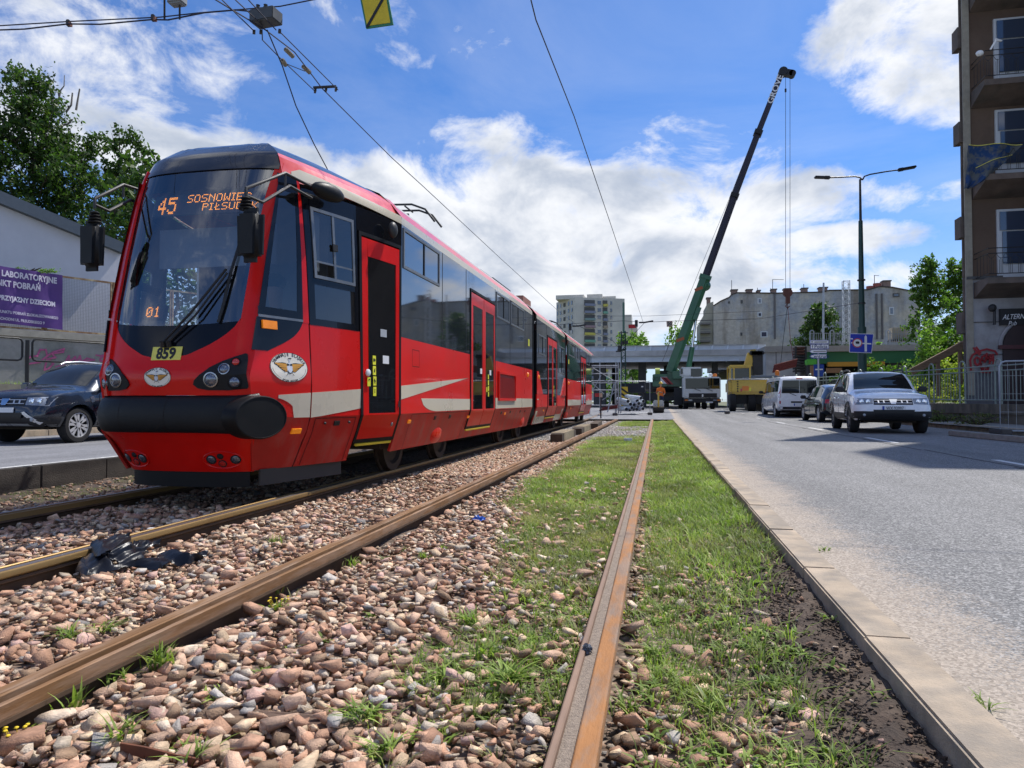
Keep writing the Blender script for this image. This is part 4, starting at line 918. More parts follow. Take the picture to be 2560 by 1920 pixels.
# emblem ovals
def emblem(fn, name):
    """fn(a,b,h): a right, b up in metres"""
    el = lambda k, h, N=48: [fn(.158*k*math.cos(2*math.pi*i/N), .0965*k*1.22*math.sin(2*math.pi*i/N)/1.22, h) for i in range(N)]
    mb = MB().mat(M('emblem_cream', (.80, .76, .66), .4, var=.02)); V = []; N = 48
    for k, h in ((1.0, .0015), (1.0, .0045), (.5, .0045), (.001, .0045)): V += el(k, h)
    mb.add(V, [(j*N+i, j*N+(i+1) % N, (j+1)*N+(i+1) % N, (j+1)*N+i) for j in range(3) for i in range(N)])
    mb.mat(m_ink); V = el(1.0, .0048)+el(.972, .0048); mb.add(V, [(i, (i+1) % N, N+(i+1) % N, N+i) for i in range(N)])
    K = .0965/.158
    def arc(txt, size, r, a0, a1, flip=False):
        n = len(txt)
        for i, ch in enumerate(txt):
            if ch == ' ': continue
            t = lin(a0, a1, i/(n-1)); cx, cy = r*math.cos(t), r*K*math.sin(t)*1.02
            tg = math.atan2(K*math.cos(t), -math.sin(t)) if not flip else math.atan2(K*math.cos(t), -math.sin(t))
            if not flip: tg += math.pi
            def f2(a, b, h, cx=cx, cy=cy, tg=tg): return fn(cx+a*math.cos(tg)-b*math.sin(tg), cy+a*math.sin(tg)+b*math.cos(tg), .0055)
            text_mb(ch, size, f2, mb, bold=.0009)
    mb.mat(m_ink); arc('TRAMWAJE ŚLĄSKIE', .029, .133, math.pi*.88, math.pi*.12); arc('SPÓŁKA AKCYJNA', .014, .142, math.pi*1.36, math.pi*1.64, True)
    for (t0, t1) in ((1.03, 1.32), (1.68, 1.97)):
        V = []; n = 16
        for i in range(n+1):
            t = math.pi*lin(t0, t1, i/n)
            for r in (.139, .1415): V.append(fn(r*math.cos(t), r*K*math.sin(t), .0055))
        mb.add(V, [(2*i, 2*i+1, 2*i+3, 2*i+2) for i in range(n)])
    m_wing = M('wing_gold', (.62, .30, .05), .5, var=.1)
    def poly(P, m, h): mb.mat(m).add([fn(a, b, h) for a, b in P], [tuple(range(len(P)))])
    for sg in (1, -1):
        poly([(sg*a, b) for a, b in ((.018, .012), (.03, .028), (.055, .030), (.122, .026), (.125, .018), (.104, .008), (.085, -.006), (.06, -.022), (.045, -.032), (.024, -.030), (.018, -.012))], m_ink, .0056)
        for k, (a0, b0, a1, b1, w) in enumerate(((.022, .018, .120, .0225, .0042), (.022, .010, .104, .0125, .0040), (.022, .002, .088, .002, .0038), (.022, -.006, .073, -.009, .0036), (.022, -.014, .060, -.018, .0034), (.024, -.022, .048, -.027, .003))):
            poly([(sg*a0, b0-w), (sg*a1*.95, b1-w), (sg*a1, b1), (sg*a1*.95, b1+w), (sg*a0, b0+w)], m_wing, .0062+.0003*k)
    m_pale = M('emblem_pale', (.62, .66, .74), .4, var=.02)
    poly([(.026*math.cos(t), -.008+.026*math.sin(t)) for t in np.linspace(0, 2*math.pi, 20, endpoint=False)], m_pale, .0068)
    poly([(-.018, .006), (.018, .006), (.012, .030), (-.012, .030)], m_pale, .0068)
    poly([(.022*math.cos(t), -.022+.020*math.sin(t)) for t in np.linspace(math.pi, 2*math.pi, 14)], m_ink, .0074)
    poly([(.016*math.cos(t), -.022+.014*math.sin(t)) for t in np.linspace(math.pi, 2*math.pi, 14)], m_pale, .0080)
    for sg in (1, -1):
        poly([(sg*.002, .020), (sg*.024, .026), (sg*.020, .011), (sg*.004, .011)], m_ink, .0080)
        poly([(sg*.004+(-.002), .034), (sg*.004+.004, .034), (sg*.004+.004, .054), (sg*.004-.002, .054)], m_pale, .0068); poly([(sg*.006-.004, .053), (sg*.006+.012, .055), (sg*.006+.013, .062), (sg*.006-.004, .060)], m_ink, .0070)
        poly([(sg*.018, -.036), (sg*.032, -.052), (sg*.029, -.054), (sg*.015, -.038)], m_ink, .0066)
    return mb.build(name, None, tram)
emblem(lambda a, b, h: fo(-.015+a*1.13, .974+b*.77, h), 'emblem')
emblem(lambda a, b, h: so_(5.23+a*1.22, 1.066+b*1.25, h), 'emblem')
# stickers at door 1
def sticker(Y, z, w, hgt, mat, par=tram, h=.014, name='sticker'):
    mb = MB(); sp(mb, Y-w/2, Y+w/2, z-hgt/2, z+hgt/2, h, .002, nu=1, nv=1); return part(mb, name, mat, par, None)
YS = [(6.325, 1.185), (6.325, 1.085), (6.33, .985), (6.33, .885)]
for k, (y, z) in enumerate(YS):
    s = sticker(y, z, .052, .088, m_yel, h=.012)
    mb = MB(); f = lambda a, b, h=.0135, y=y, z=z: so_(y+a, z+b, h)
    if k == 0: mb.add([f(-.018, -.012), f(.008, -.012), f(.008, .016), f(-.018, .016)], [(0, 1, 2, 3)]).add([f(.010, 0), f(.019, -.012), f(.019, .014)], [(0, 1, 2)])
    elif k == 1: mb.add([f(-.012, -.02), f(.008, -.014), (f(.014, .024)), f(-.004, .012)], [(0, 1, 2, 3)])
    elif k == 2:
        mb.add([f(.0+.016*math.cos(t), .006+.018*math.sin(t)) for t in np.linspace(math.pi*.5, math.pi*2, 10)]+[f(0, .006)], [tuple(range(11))])
        for a in (-.010, .012): mb.add([f(a+.005*math.cos(t), -.020+.006*math.sin(t)) for t in np.linspace(0, 6.28, 8, endpoint=False)], [tuple(range(8))])
    else:
        for b in (.018, .002, -.014): mb.add([f(-.014, b), f(.012, b), f(.012, b+.003), f(-.014, b+.003)], [(0, 1, 2, 3)])
        mb.add([f(-.004, -.012), f(0, -.012), f(0, .02), f(-.004, .02)], [(0, 1, 2, 3)])
    part(mb, 'pictogram', m_ink, s, None)
s = sticker(6.225, .975, .050, .085, m_yel, h=.018); part(MB().add([so_(6.205, .99, .0205), so_(6.245, .99, .0205), so_(6.225, 1.005, .0205)], [(0, 1, 2)]), 'pictogram', m_ink, s, None)
sticker(6.53, 1.20, .11, .08, m_white, h=.011); sticker(6.49, 1.46, .11, .075, M('grey_label', (.38, .40, .43), .5), h=.011)
part(MB().lathe(so_(6.215, 1.06, .01), [(.034, 0), (.033, .012), (.028, .016), (.001, .017)], (1, -.2, 0), 20), 'door_button', m_white)
part(MB().lathe(so_(6.70, .56, .008), [(.022, 0), (.018, .008), (.001, .009)], (1, 0, -.3), 14), 'door_lock', m_sil)
sticker(6.77, .76, .03, .06, m_ink, h=.02, name='door_handle')
for (y, zz) in ((10.62, 1.17), (10.62, 1.08), (10.63, .99), (10.63, .90), (10.52, .97), (17.75, 1.15), (17.75, 1.05), (17.75, .95), (25.4, 1.1), (25.4, 1.0)): sticker(y, zz, .06, .075, m_yel)
sticker(10.16, 1.24, .11, .08, m_white); sticker(10.75, 1.24, .11, .08, m_white); sticker(14.22, 2.0, .16, .14, m_yel, h=.004); sticker(20.95, 1.98, .16, .14, m_yel, h=.004)
# windows with frames in the glass band
def topwin(Y0, Y1, z0, z1):
    mb = MB(); frame(mb, Y0, Y1, z0, z1, .03, .012, .012); w = part(mb, 'sliding_window', m_sil, None and tram, None)
    c = (Y0+Y1)/2+.05
    mb = MB(); sp(mb, c-.012, c+.012, z0+.03, z1-.03, .010, .008); part(mb, 'window_bar', m_ink, w, None)
for a, b in ((6.88, 8.12), (11.22, 12.26), (12.40, 13.66), (15.42, 16.5), (18.7, 19.85), (21.0, 22.5), (22.75, 24.0), (26.4, 27.6)): topwin(a, b, 2.18 if a < 15 or a > 20 else 1.86 if a < 16 else 1.55, 2.60 if a < 15 or a > 20 else 2.3)
for y in (8.25, 9.35, 11.14, 12.33, 13.8, 16.62, 18.5, 24.2, 26.2): mb = MB(); sp(mb, y-.006, y+.006, 1.46, 2.62, .0035, .002); part(mb, 'pane_joint', m_ink, sm=None)
# small details of the flank
hatch(7.18, 9.40, .275, .652); hatch(11.45, 14.4, .275, .652); hatch(12.9, 13.0, .275, .652)
for y in (7.15, 9.56, 12.0, 16.3, 21.6): part(MB().grid(lambda u, v: so_(y-.04+.08*u, .555+.035*v, .012), 1, 1, .012), 'side_marker', m_orange, sm=None)
for y in (8.04, 8.65, 11.7, 12.45, 13.4, 13.9, 21.3, 22.2): part(MB().grid(lambda u, v: so_(y-.035+.07*u, .57+.045*v, .006), 1, 1, .008), 'hatch_handle', m_ink, sm=None)
for y in (8.30, 13.95, 21.1, 28.2): part(MB().ell((XC+1.06, y, .43), (.06, .27, .16), 18, 12), 'axle_cover', m_red, sm=70)
for y in (14.1, 15.45, 20.9): part(MB().ell(so_(y, 1.33, 0), (.03, .05, .05), 10, 8), 'side_repeater', m_orange, sm=60)
mb = MB()
for (a, b, c, d) in ((7.17, 7.40, 1.345, 1.351), (7.17, 7.40, 1.165, 1.171), (7.17, 7.176, 1.165, 1.351), (7.394, 7.40, 1.165, 1.351)): sp(mb, a, b, c, d, .003)
part(mb, 'fuel_flap_gap', m_seam, sm=None)
mb = MB(); frame(mb, 11.34, 12.75, .80, 1.29, .04, .03, .03); vt = part(mb, 'vent_frame', m_red, sm=None)
mb = MB(); sp(mb, 11.38, 12.71, .84, 1.25, .002, .01)
for k in range(26): sp(mb, 11.40+k*.05, 11.42+k*.05, .84, 1.20, .016, .012)
part(mb, 'vent_grille', M('vent_red', (.28, .012, .012), .5), vt, None)
mb = MB()
for (a, b, w0, w1) in ((11.15, 14.62, .67, .845), (20.7, 24.36, .66, .84)): mb = MB(); sp(mb, a, b, w0, w1, .0025, .004); part(mb, 'cream_stripe', m_cream, sm=None)
mb = MB()
mb.grid(lambda u, v: so_(15.25+.25*v*0+.22*u, lin(.28, .84, v), .0025), 1, 2, .004); sp(mb, 15.3, 16.75, .28, .44, .0025, .004); part(mb, 'cream_stripe', m_cream, sm=None); mb = MB(); sp(mb, 18.4, 19.7, .28, .44, .0025, .004); mb.grid(lambda u, v: so_(19.75+.3*v+.2*u-.25, lin(.28, .84, v), .0025), 1, 2, .004)
part(mb, 'cream_stripe', m_cream, sm=None); mb = MB(); sp(mb, 26.1, 28.55, .66, .82, .0025, .004); spf(mb, 27.0, 28.6, lambda Y: .82+.0*Y, lambda Y: .83+.26*(1-(Y-27.0)/1.6)*0+.26*max(0, (27.4-Y))/1.0, .0025, .004)
part(mb, 'cream_stripe', m_cream, sm=None)
# interior hints: light strip, roof gear
part(MB().box((XC+.55, 12.3, 2.98), (.5, 1.3, .18)).box((XC+.35, 13.4, 3.02), (.9, 1.6, .14)), 'roof_equipment', m_dk, sm=None)
part(MB().box((XC+.3, 16.1, 3.1), (1.0, 1.0, .2)), 'roof_equipment', M('roof_unit', (.30, .13, .10), .7), sm=None)
def pantograph(y0, zt):
    mb = MB()
    for dy in (0, .32):
        mb.tube([(XC-.78, y0+dy, zt-.20), (XC-.66, y0+dy, zt-.06), (XC-.45, y0+dy, zt), (XC, y0+dy, zt+.015), (XC+.40, y0+dy, zt), (XC+.60, y0+dy, zt-.08), (XC+.74, y0+dy, zt-.26)], .016, 6)
    for x in (-.3, 0, .3): mb.cyl((XC+x, y0, zt-.02), (XC+x, y0+.32, zt-.02), .012, n=6)
    mb.tube([(XC-.15, y0+.16, zt-.04), (XC-.05, y0+.5, zt-.25), (XC, y0+1.1, 3.2)], .025, 6).tube([(XC+.15, y0+.16, zt-.04), (XC+.05, y0+.5, zt-.25), (XC, y0+1.1, 3.2)], .02, 6)
    mb.box((XC, y0+.9, 3.17), (.9, 1.4, .06)); mb.tube([(XC-.3, y0+.16, zt-.1), (XC+.3, y0+.16, zt-.1)], .02, 6)
    part(mb, 'pantograph', m_dk)
pantograph(9.3, 3.56); pantograph(22.6, 3.42)
# bogies
for y in (8.5, 14.1, 21.3, 27.8):
    bg = part(MB().box((XC+.72, y, .32), (.12, 1.9, .2), bev=.03).box((XC-.72, y, .32), (.12, 1.9, .2), bev=.03).box((XC, y, .32), (1.4, .4, .2)), 'bogie', m_under)
    for dy in (-.88, .88):
        for sx in (-1, 1): part(MB().lathe((XC+sx*.70, y+dy, .325), [(.36, 0), (.36, .025), (.33, .03), (.325, .10), (.25, .10), (.22, .07), (.10, .07), (.08, .12), (.001, .12)], (sx, 0, 0), 28), 'wheel', M('wheel_steel', (.04, .03, .024), .6, metal=.4, var=.3), bg, 30)
part(MB().box((XC+.74, 5.62, .175), (.02, 1.0, .13), rz=-.24), 'side_valance', M('dusty_valance', (.05, .045, .04), .8), sm=None)

# ================= people =================
def skin_body(name, joints, edges, mat, parent=None, sub=2, mats=None):
    me = bpy.data.meshes.new(name); me.from_pydata([j[0] for j in joints], edges, []); o = bpy.data.objects.new(name, me); COL.objects.link(o)
    sk = o.modifiers.new('s', 'SKIN'); sb = o.modifiers.new('u', 'SUBSURF'); sb.levels = sub; sb.render_levels = sub
    for i, j in enumerate(joints):
        r = j[1] if isinstance(j[1], tuple) else (j[1], j[1]); me.skin_vertices[0].data[i].radius = r
    me.skin_vertices[0].data[0].use_root = True
    dg = bpy.context.evaluated_depsgraph_get(); m2 = bpy.data.meshes.new_from_object(o.evaluated_get(dg)); o.modifiers.clear(); o.data = m2; bpy.data.meshes.remove(me)
    m2.materials.clear(); m2.materials.append(mat); m2.polygons.foreach_set('use_smooth', [True]*len(m2.polygons))
    if mats: # (function of vertex centre -> index)
        for x in mats[0]: m2.materials.append(x)
        for p in m2.polygons: p.material_index = mats[1](p.center)
    if parent: o.parent = parent
    return o
m_skin = M('skin', (.52, .30, .21), .5, var=.08, scale=20)
m_shirt = M('pale_blue_shirt', (.38, .44, .56), .9, var=.12, scale=12, bump=.3, bscale=18)
drv = thing('person', 'tram driver in a pale blue shirt reaching an arm across the cab', 'person', (XC+.42, 5.75, 1.0))
J = [((0, .08, .05), (.17, .12)), ((0, .04, .28), (.17, .12)), ((0, 0, .48), (.19, .12)), ((0, -.02, .58), (.07, .06)), ((0, -.05, .66), (.05, .055)), ((0, -.06, .76), (.075, .095)), ((0, -.06, .85), (.06, .075)),
     ((.19, -.02, .50), .06), ((.23, -.20, .42), .05), ((.20, -.36, .50), .04), ((.18, -.46, .54), .03),
     ((-.19, -.02, .50), .06), ((-.10, -.24, .52), .05), ((.12, -.30, .56), .04), ((.20, -.31, .57), .03),
     ((.10, -.15, .02), .09), ((.12, -.42, .0), .07), ((.12, -.46, -.35), .05), ((-.10, -.15, .02), .09), ((-.12, -.42, .0), .07), ((-.12, -.46, -.35), .05)]
E_ = [(0, 1), (1, 2), (2, 3), (3, 4), (4, 5), (5, 6), (2, 7), (7, 8), (8, 9), (9, 10), (2, 11), (11, 12), (12, 13), (13, 14), (0, 15), (15, 16), (16, 17), (0, 18), (18, 19), (19, 20)]
skin_body('body', J, E_, m_shirt, drv, 2, ([m_skin, m_dk], lambda c: 1 if (c.z > .60 or (c.y < -.26 and c.z > .3)) else (2 if c.z < .08 else 0)))
part(MB().ell((XC+.42, 5.70, 1.86), (.085, .11, .08), 14, 10), 'hair', M('dark_hair', (.03, .02, .015), .8), drv)
# ================= vehicles =================
from mathutils.bvhtree import BVHTree
m_tyre = M('tyre', (.018, .018, .019), .85, var=.2, scale=20)
m_rim = M('alloy_rim', (.62, .63, .65), .3, metal=.45, var=.05)
m_cglass = M('car_glass', (.008, .010, .012), .03, var=0, spec=.55, coat=.2)
m_clad = M('grey_plastic', (.022, .022, .024), .65, var=.15)
m_hl = M('headlight_glass', (.24, .27, .32), .08, var=.35, scale=22, coat=1.0)
m_tail = M('tail_light', (.42, .01, .012), .15, var=.1, coat=1.0)
m_plate = M('licence_plate', (.72, .74, .78), .4, var=.02); m_plb = M('plate_blue', (.01, .05, .35), .4, var=0)
class Car:
    def __init__(s, name, label, cat, loc, rz, paint, st, crown=.03, wheels=None, wr=.34, group=None, clear=.04, ww=.22, spokes=5, rimmat=None, two=False):
        s.root = thing(name, label, cat, loc, rz, group); st = np.array(st, float); N = 70
        y = np.linspace(st[0, 0], st[-1, 0], N); A_ = np.stack([np.interp(y, st[:, 0], st[:, k]) for k in range(1, 8)], 1)
        B = A_.copy()
        for _ in range(2): B[1:-1] = (B[:-2]+2*B[1:-1]+B[2:])/4
        V = []; ring = []
        for i in range(N):
            zb, zbelt, zt, wb, wm, ws, wt = B[i]; zm = zb+(zbelt-zb)*.6
            zt = max(zt, zbelt+.015); half = [(wb*.98, zb), (wm, zb+(zbelt-zb)*.18), (wm*1.003, zm), (ws, zbelt-.03), (ws-.025, zbelt+.01), (wt+.015, zt-.05 if zt-zbelt > .12 else (zt+zbelt)/2), (wt-.07, zt-.005), (wt*.5, zt+crown*.7), (0, zt+crown)]
            ring.append(half)
        K = 9; full = []
        for i in range(N):
            r = [(x, z) for x, z in ring[i]]; l = [(-x, z) for x, z in ring[i][:-1]][::-1]
            for x, z in r+l: V.append((x, y[i], z))
        M_ = 2*K-1; F = []
        for i in range(N-1):
            for k in range(M_): F.append((i*M_+k, i*M_+(k+1) % M_, (i+1)*M_+(k+1) % M_, (i+1)*M_+k))
        F += [tuple(range(M_)), tuple(range((N-1)*M_, N*M_))[::-1]]
        s.len = y[-1]; s.back = y[0]
        s.bvh = BVHTree.FromPolygons([Vector(v) for v in V], F)
        s.body = MB().add(V, F).build('body', paint, s.root, world=False)
        # wheel arches cut out of the body
        mb = MB()
        for wy in wheels: mb.cyl((-1.3, wy, wr-.0), (1.3, wy, wr), wr+.06, n=32)
        cut = mb.build('cut', m_clad, None, world=False); cut.matrix_world = Matrix.Translation(s.root.location) @ Matrix.Rotation(rz, 4, 'Z')
        bpy.context.view_layer.update()
        md = s.body.modifiers.new('b', 'BOOLEAN'); md.object = cut; md.operation = 'DIFFERENCE'; md.solver = 'EXACT'
        bpy.context.view_layer.update(); dg = bpy.context.evaluated_depsgraph_get(); me = bpy.data.meshes.new_from_object(s.body.evaluated_get(dg))
        if len(me.polygons) > 200: s.body.modifiers.clear(); s.body.data = me
        else: s.body.modifiers.clear()
        bpy.data.objects.remove(cut)
        s.body.data.polygons.foreach_set('use_smooth', [True]*len(s.body.data.polygons)); s.body.data.set_sharp_from_angle(angle=R(38)); s.body.data.name = 'body'
        MB().box((0, (y[0]+y[-1])/2, .42), (1.2, (y[-1]-y[0])*.8, .3)).build('underbody', m_under, s.root, world=False)
        w0 = max(B[:, 4])
        for wy in wheels:
            for sg in (-1, 1):
                x = sg*(w0-.02)
                t = MB().lathe((x-sg*ww, wy, wr), [(wr*.6, .0), (wr*.93, .0), (wr, .03), (wr, ww-.035), (wr*.95, ww-.005), (wr*.74, ww), (wr*.70, ww-.02), (wr*.66, ww-.05), (.01, ww-.06)], (sg, 0, 0), 28).build('wheel', m_tyre, s.root, world=False, smooth=40)
                mb = MB()
                mb.lathe((x-sg*.02, wy, wr), [(wr*.70, -.03), (wr*.70, .008), (wr*.66, .010), (wr*.65, -.03)], (sg, 0, 0), 28)
                for k in range(spokes):
                    a = 2*math.pi*k/spokes+.3
                    for da in ((-.20, .20) if two else (0,)):
                        d0 = Vector((0, math.cos(a+da*.3), math.sin(a+da*.3))); d1 = Vector((0, math.cos(a+da), math.sin(a+da)))
                        c = Vector((x-sg*.018, wy, wr)); tt = Vector((sg, 0, 0)).cross(d1)*.024; mb.add([c+d0*.05-tt, c+d0*.05+tt, c+d1*wr*.66+tt*1.1, c+d1*wr*.66-tt*1.1]+[c+d0*.05-tt-Vector((sg*.02, 0, 0)), c+d0*.05+tt-Vector((sg*.02, 0, 0)), c+d1*wr*.66+tt*1.1-Vector((sg*.02, 0, 0)), c+d1*wr*.66-tt*1.1-Vector((sg*.02, 0, 0))], [(0, 1, 2, 3), (4, 7, 6, 5), (0, 4, 5, 1), (1, 5, 6, 2), (2, 6, 7, 3), (3, 7, 4, 0)])
                mb.lathe((x-sg*.03, wy, wr), [(.06, 0), (.055, .015), (.001, .018)], (sg, 0, 0), 14); mb.build('rim', rimmat or m_rim, t, world=False)
    def proj(s, ax, a, b, off):
        o, d = {'F': ((a, 6, b), (0, -1, 0)), 'B': ((a, -6, b), (0, 1, 0)), 'R': ((3, a, b), (-1, 0, 0)), 'L': ((-3, a, b), (1, 0, 0)), 'T': ((a, b, 5), (0, 0, -1))}[ax]
        h = s.bvh.ray_cast(Vector(o), Vector(d))
        if h[0] is None: h = s.bvh.find_nearest(Vector({'F': (a, s.len, b), 'B': (a, s.back, b), 'R': (.9, a, b), 'L': (-.9, a, b), 'T': (a, b, 1.6)}[ax]))
        n = h[1]
        if n.dot(Vector(d)) > 0: n = -n
        return h[0]+n*off*.5-Vector(d)*off*.5
    def decal(s, name, mat, ax, quad, off=.008, nu=6, nv=4, par=None, mb=None, th=.012):
        (a0, b0), (a1, b1), (a2, b2), (a3, b3) = quad     # bottom-left, bottom-right, top-right, top-left
        def f(u, v): a = lin(lin(a0, a1, u), lin(a3, a2, u), v); b = lin(lin(b0, b1, u), lin(b3, b2, u), v); return s.proj(ax, a, b, off)
        k = mb or MB(); P = [[f(i/nu, j/nv) for j in range(nv+1)] for i in range(nu+1)]; D = Vector({'F': (0, 1, 0), 'B': (0, -1, 0), 'R': (1, 0, 0), 'L': (-1, 0, 0), 'T': (0, 0, 1)}[ax])
        m_ = nv+1; V = [p for r in P for p in r]; n = len(V); V += [p-D*th for p in V]; ix = lambda i, j: i*m_+j
        F = [(ix(i, j), ix(i+1, j), ix(i+1, j+1), ix(i, j+1)) for i in range(nu) for j in range(nv)]
        for i in range(nu): F += [(ix(i, 0), n+ix(i, 0), n+ix(i+1, 0), ix(i+1, 0)), (ix(i, nv), ix(i+1, nv), n+ix(i+1, nv), n+ix(i, nv))]
        for j in range(nv): F += [(ix(0, j), ix(0, j+1), n+ix(0, j+1), n+ix(0, j)), (ix(nu, j), n+ix(nu, j), n+ix(nu, j+1), ix(nu, j+1))]
        k.add(V, F)
        return k if mb else k.build(name, mat, par or s.root, world=False, smooth=50)
    def plate(s, ax, z, txt, w=.52, x=0.0, align='CENTER', dx=.02):
        y = s.len if ax == 'F' else s.back; sg = 1 if ax == 'F' else -1
        p = s.proj(ax, x, z, .0); yy = p.y+sg*.02
        o = MB().box((x, yy, z), (w, .015, .114)).build('licence_plate', m_plate, s.root, world=False)
        MB().box((x+sg*(w/2-.025), yy+sg*.0085, z), (.045, .004, .106)).build('country_band', m_plb, o, world=False)
        if txt: text_mb(txt, .105, lambda a, b, h: (x-sg*(a+dx), yy+sg*.0105, z+b), align=align, bold=.001, sx=.82).build('plate_number', m_ink, o, world=False)
    def mirrors(s, y, z, mat, x=1.0):
        for sg in (-1, 1):
            bm = bmesh.new(); bmesh.ops.create_cube(bm, size=1); bmesh.ops.scale(bm, vec=(.22, .13, .15), verts=bm.verts); bmesh.ops.bevel(bm, geom=bm.edges[:], offset=.035, segments=3, affect='EDGES')
            mb = MB().add([Vector((sg*x, y, z))+v.co for v in bm.verts], [[v.index for v in f.verts] for f in bm.faces]); bm.free()
            mb.box((sg*(x-.13), y, z-.05), (.12, .06, .05)); mb.build('wing_mirror', mat, s.root, world=False, smooth=60)
SUV = [(-2.15, .52, .80, .98, .66, .78, .74, .62), (-2.10, .42, .96, 1.12, .74, .85, .82, .66), (-1.95, .36, 1.04, 1.42, .80, .90, .88, .67), (-1.575, .33, 1.06, 1.56, .83, .91, .89, .68), (-1.0, .31, 1.05, 1.61, .84, .91, .89, .69), (-.2, .30, 1.03, 1.615, .84, .91, .89, .70), (.30, .30, 1.02, 1.575, .84, .91, .89, .68),
       (.60, .30, 1.015, 1.42, .84, .91, .89, .71), (1.02, .30, 1.01, 1.10, .84, .91, .88, .76), (1.20, .30, 1.0, 1.06, .84, .91, .88, .76), (1.70, .32, .95, 1.02, .84, .90, .86, .72), (1.95, .33, .89, .97, .82, .88, .83, .68), (2.06, .34, .80, .90, .78, .84, .78, .64), (2.13, .38, .68, .76, .70, .77, .72, .6), (2.17, .46, .60, .64, .6, .66, .6, .5)]
def suv(label, loc, rz, paint, plate, kind):
    c = Car('parked_suv' if kind else 'moving_suv', label, 'car', loc, rz, paint, SUV, wheels=(1.33, -1.34), wr=.345, spokes=5 if kind == 0 else 6, two=kind == 1, rimmat=m_rim if kind else M('steel_rim', (.16, .16, .17), .5, metal=.5))
    for sg, ax in ((1, 'R'), (-1, 'L')):
        c.decal('side_window', m_cglass, ax, [(-1.52, 1.10), (-.98, 1.09), (-.92, 1.52), (-1.25, 1.50)]); c.decal('side_window', m_cglass, ax, [(-.90, 1.09), (-.16, 1.08), (-.16, 1.565), (-.84, 1.545)]); c.decal('side_window', m_cglass, ax, [(-.08, 1.08), (.80, 1.07), (.36, 1.50), (-.08, 1.565)])
        for y in (-.12, .84, -.98):
            c.decal('door_gap', m_seam, ax, [(y-.006, .42), (y+.006, .42), (y+.006, 1.05), (y-.006, 1.05)], off=.003, nu=1, nv=6, th=.003)
        for y in (-.22, -.9): c.decal('door_handle', paint if kind else m_chrome, ax, [(y-.16, .90), (y, .90), (y, .935), (y-.16, .935)], off=.02, nu=2, nv=1, th=.02)
        c.decal('lower_cladding', m_clad, ax, [(-.88, .33), (.88, .33), (.88, .50), (-.88, .50)], off=.012, nu=8, nv=2)
        c.decal('front_corner_cladding', m_clad, ax, [(1.78, .38), (2.02, .38), (2.02, .52), (1.76, .52)], off=.012, nu=3, nv=2)
        # arch lips
        for wy in (1.33, -1.34):
            mb = MB(); V = []; n = 18
            for i in range(n+1):
                t = lin(-.12, math.pi+.12, i/n)
                for r in (.405, .465):
                    p = c.proj(ax, wy+r*math.cos(t), max(.33, .345+r*math.sin(t)), .012); V.append(p); V.append(p-Vector((sg*.03, 0, 0)))
            F = []
            for i in range(n): a = i*4; F += [(a, a+2, a+6, a+4), (a, a+4, a+5, a+1), (a+2, a+3, a+7, a+6)]
            mb.add(V, F).build('arch_trim', m_clad if not kind else paint, c.root, world=False, smooth=50)
        r = [(sg*.66, -1.35, 1.60), (sg*.66, -1.25, 1.665), (sg*.665, -.3, 1.685), (sg*.66, .1, 1.65), (sg*.655, .22, 1.60)]
        MB().tube(r, .022, 8).build('roof_rail', m_clad if not kind else m_rim, c.root, world=False, smooth=60)
        if kind: c.decal('fender_vent', m_chrome, ax, [(.98, .80), (1.05, .78), (1.08, .90), (.98, .92)], off=.008, nu=1, nv=1)
    c.decal('windscreen', m_cglass, 'T', [(-.70, 1.0), (.70, 1.0), (.60, .36), (-.60, .36)], nu=12, nv=8)
    c.decal('rear_window', m_cglass, 'B', [(-.62, 1.12), (.62, 1.12), (.55, 1.50), (-.55, 1.50)])
    c.decal('tail_light', m_tail, 'B', [(.66, .85), (.82, .85), (.80, 1.08), (.68, 1.08)]); c.decal('tail_light', m_tail, 'B', [(-.82, .85), (-.66, .85), (-.68, 1.08), (-.80, 1.08)])
    for sg in (1, -1):
        q = [(sg*.46, .74), (sg*.84, .72), (sg*.85, .89), (sg*.44, .88)]; hd = c.decal('headlight', m_hl, 'F', q, off=.008, nu=6, nv=3)
        for (a, b) in (((.50, .655), (.76, .86)), ((.68, .80), (.75, .86))):
            pass
        for x in (.56, .70): p = c.proj('F', sg*x, .81, .010); MB().lathe(p, [(.052, 0), (.05, .012), (.036, .014), (.03, .004)], (0, 1, .1), 16).build('lamp_ring', m_chrome, hd, world=False)
        p = c.proj('F', sg*.66, .47, .004); MB().lathe(p+Vector((0, .022, 0)), [(.036, 0), (.033, .01), (.001, .013)], (0, 1, 0), 14).build('fog_lamp', m_hl, c.root, world=False)
    g = c.decal('grille', m_ink, 'F', [(-.44, .72), (.44, .72), (.43, .875), (-.43, .875)], off=.004, nu=10, nv=3)
    mb = MB()
    for z in (.765, .835): c.decal('', None, 'F', [(-.42, z-.006), (.42, z-.006), (.42, z+.006), (-.42, z+.006)], off=.014, nu=12, nv=1, mb=mb)
    for x in (-.32, -.2, .2, .32): c.decal('', None, 'F', [(x-.015, .765), (x+.015, .765), (x+.03, .835), (x, .835)], off=.012, nu=1, nv=1, mb=mb)
    mb.build('grille_bar', m_chrome if not kind else m_rim, g, world=False)
    c.decal('badge', m_chrome, 'F', [(-.05, .735), (.05, .735), (.09, .855), (-.09, .855)], off=.026, nu=2, nv=2, par=g)
    c.decal('lower_bumper', m_clad, 'F', [(-.86, .34), (.86, .34), (.86, .56 if not kind else .50), (-.86, .56 if not kind else .50)], off=.026, nu=22, nv=5)
    c.decal('bumper_intake', m_ink, 'F', [(-.42, .42), (.42, .42), (.46, .60), (-.46, .60)], off=.034, nu=8, nv=3)
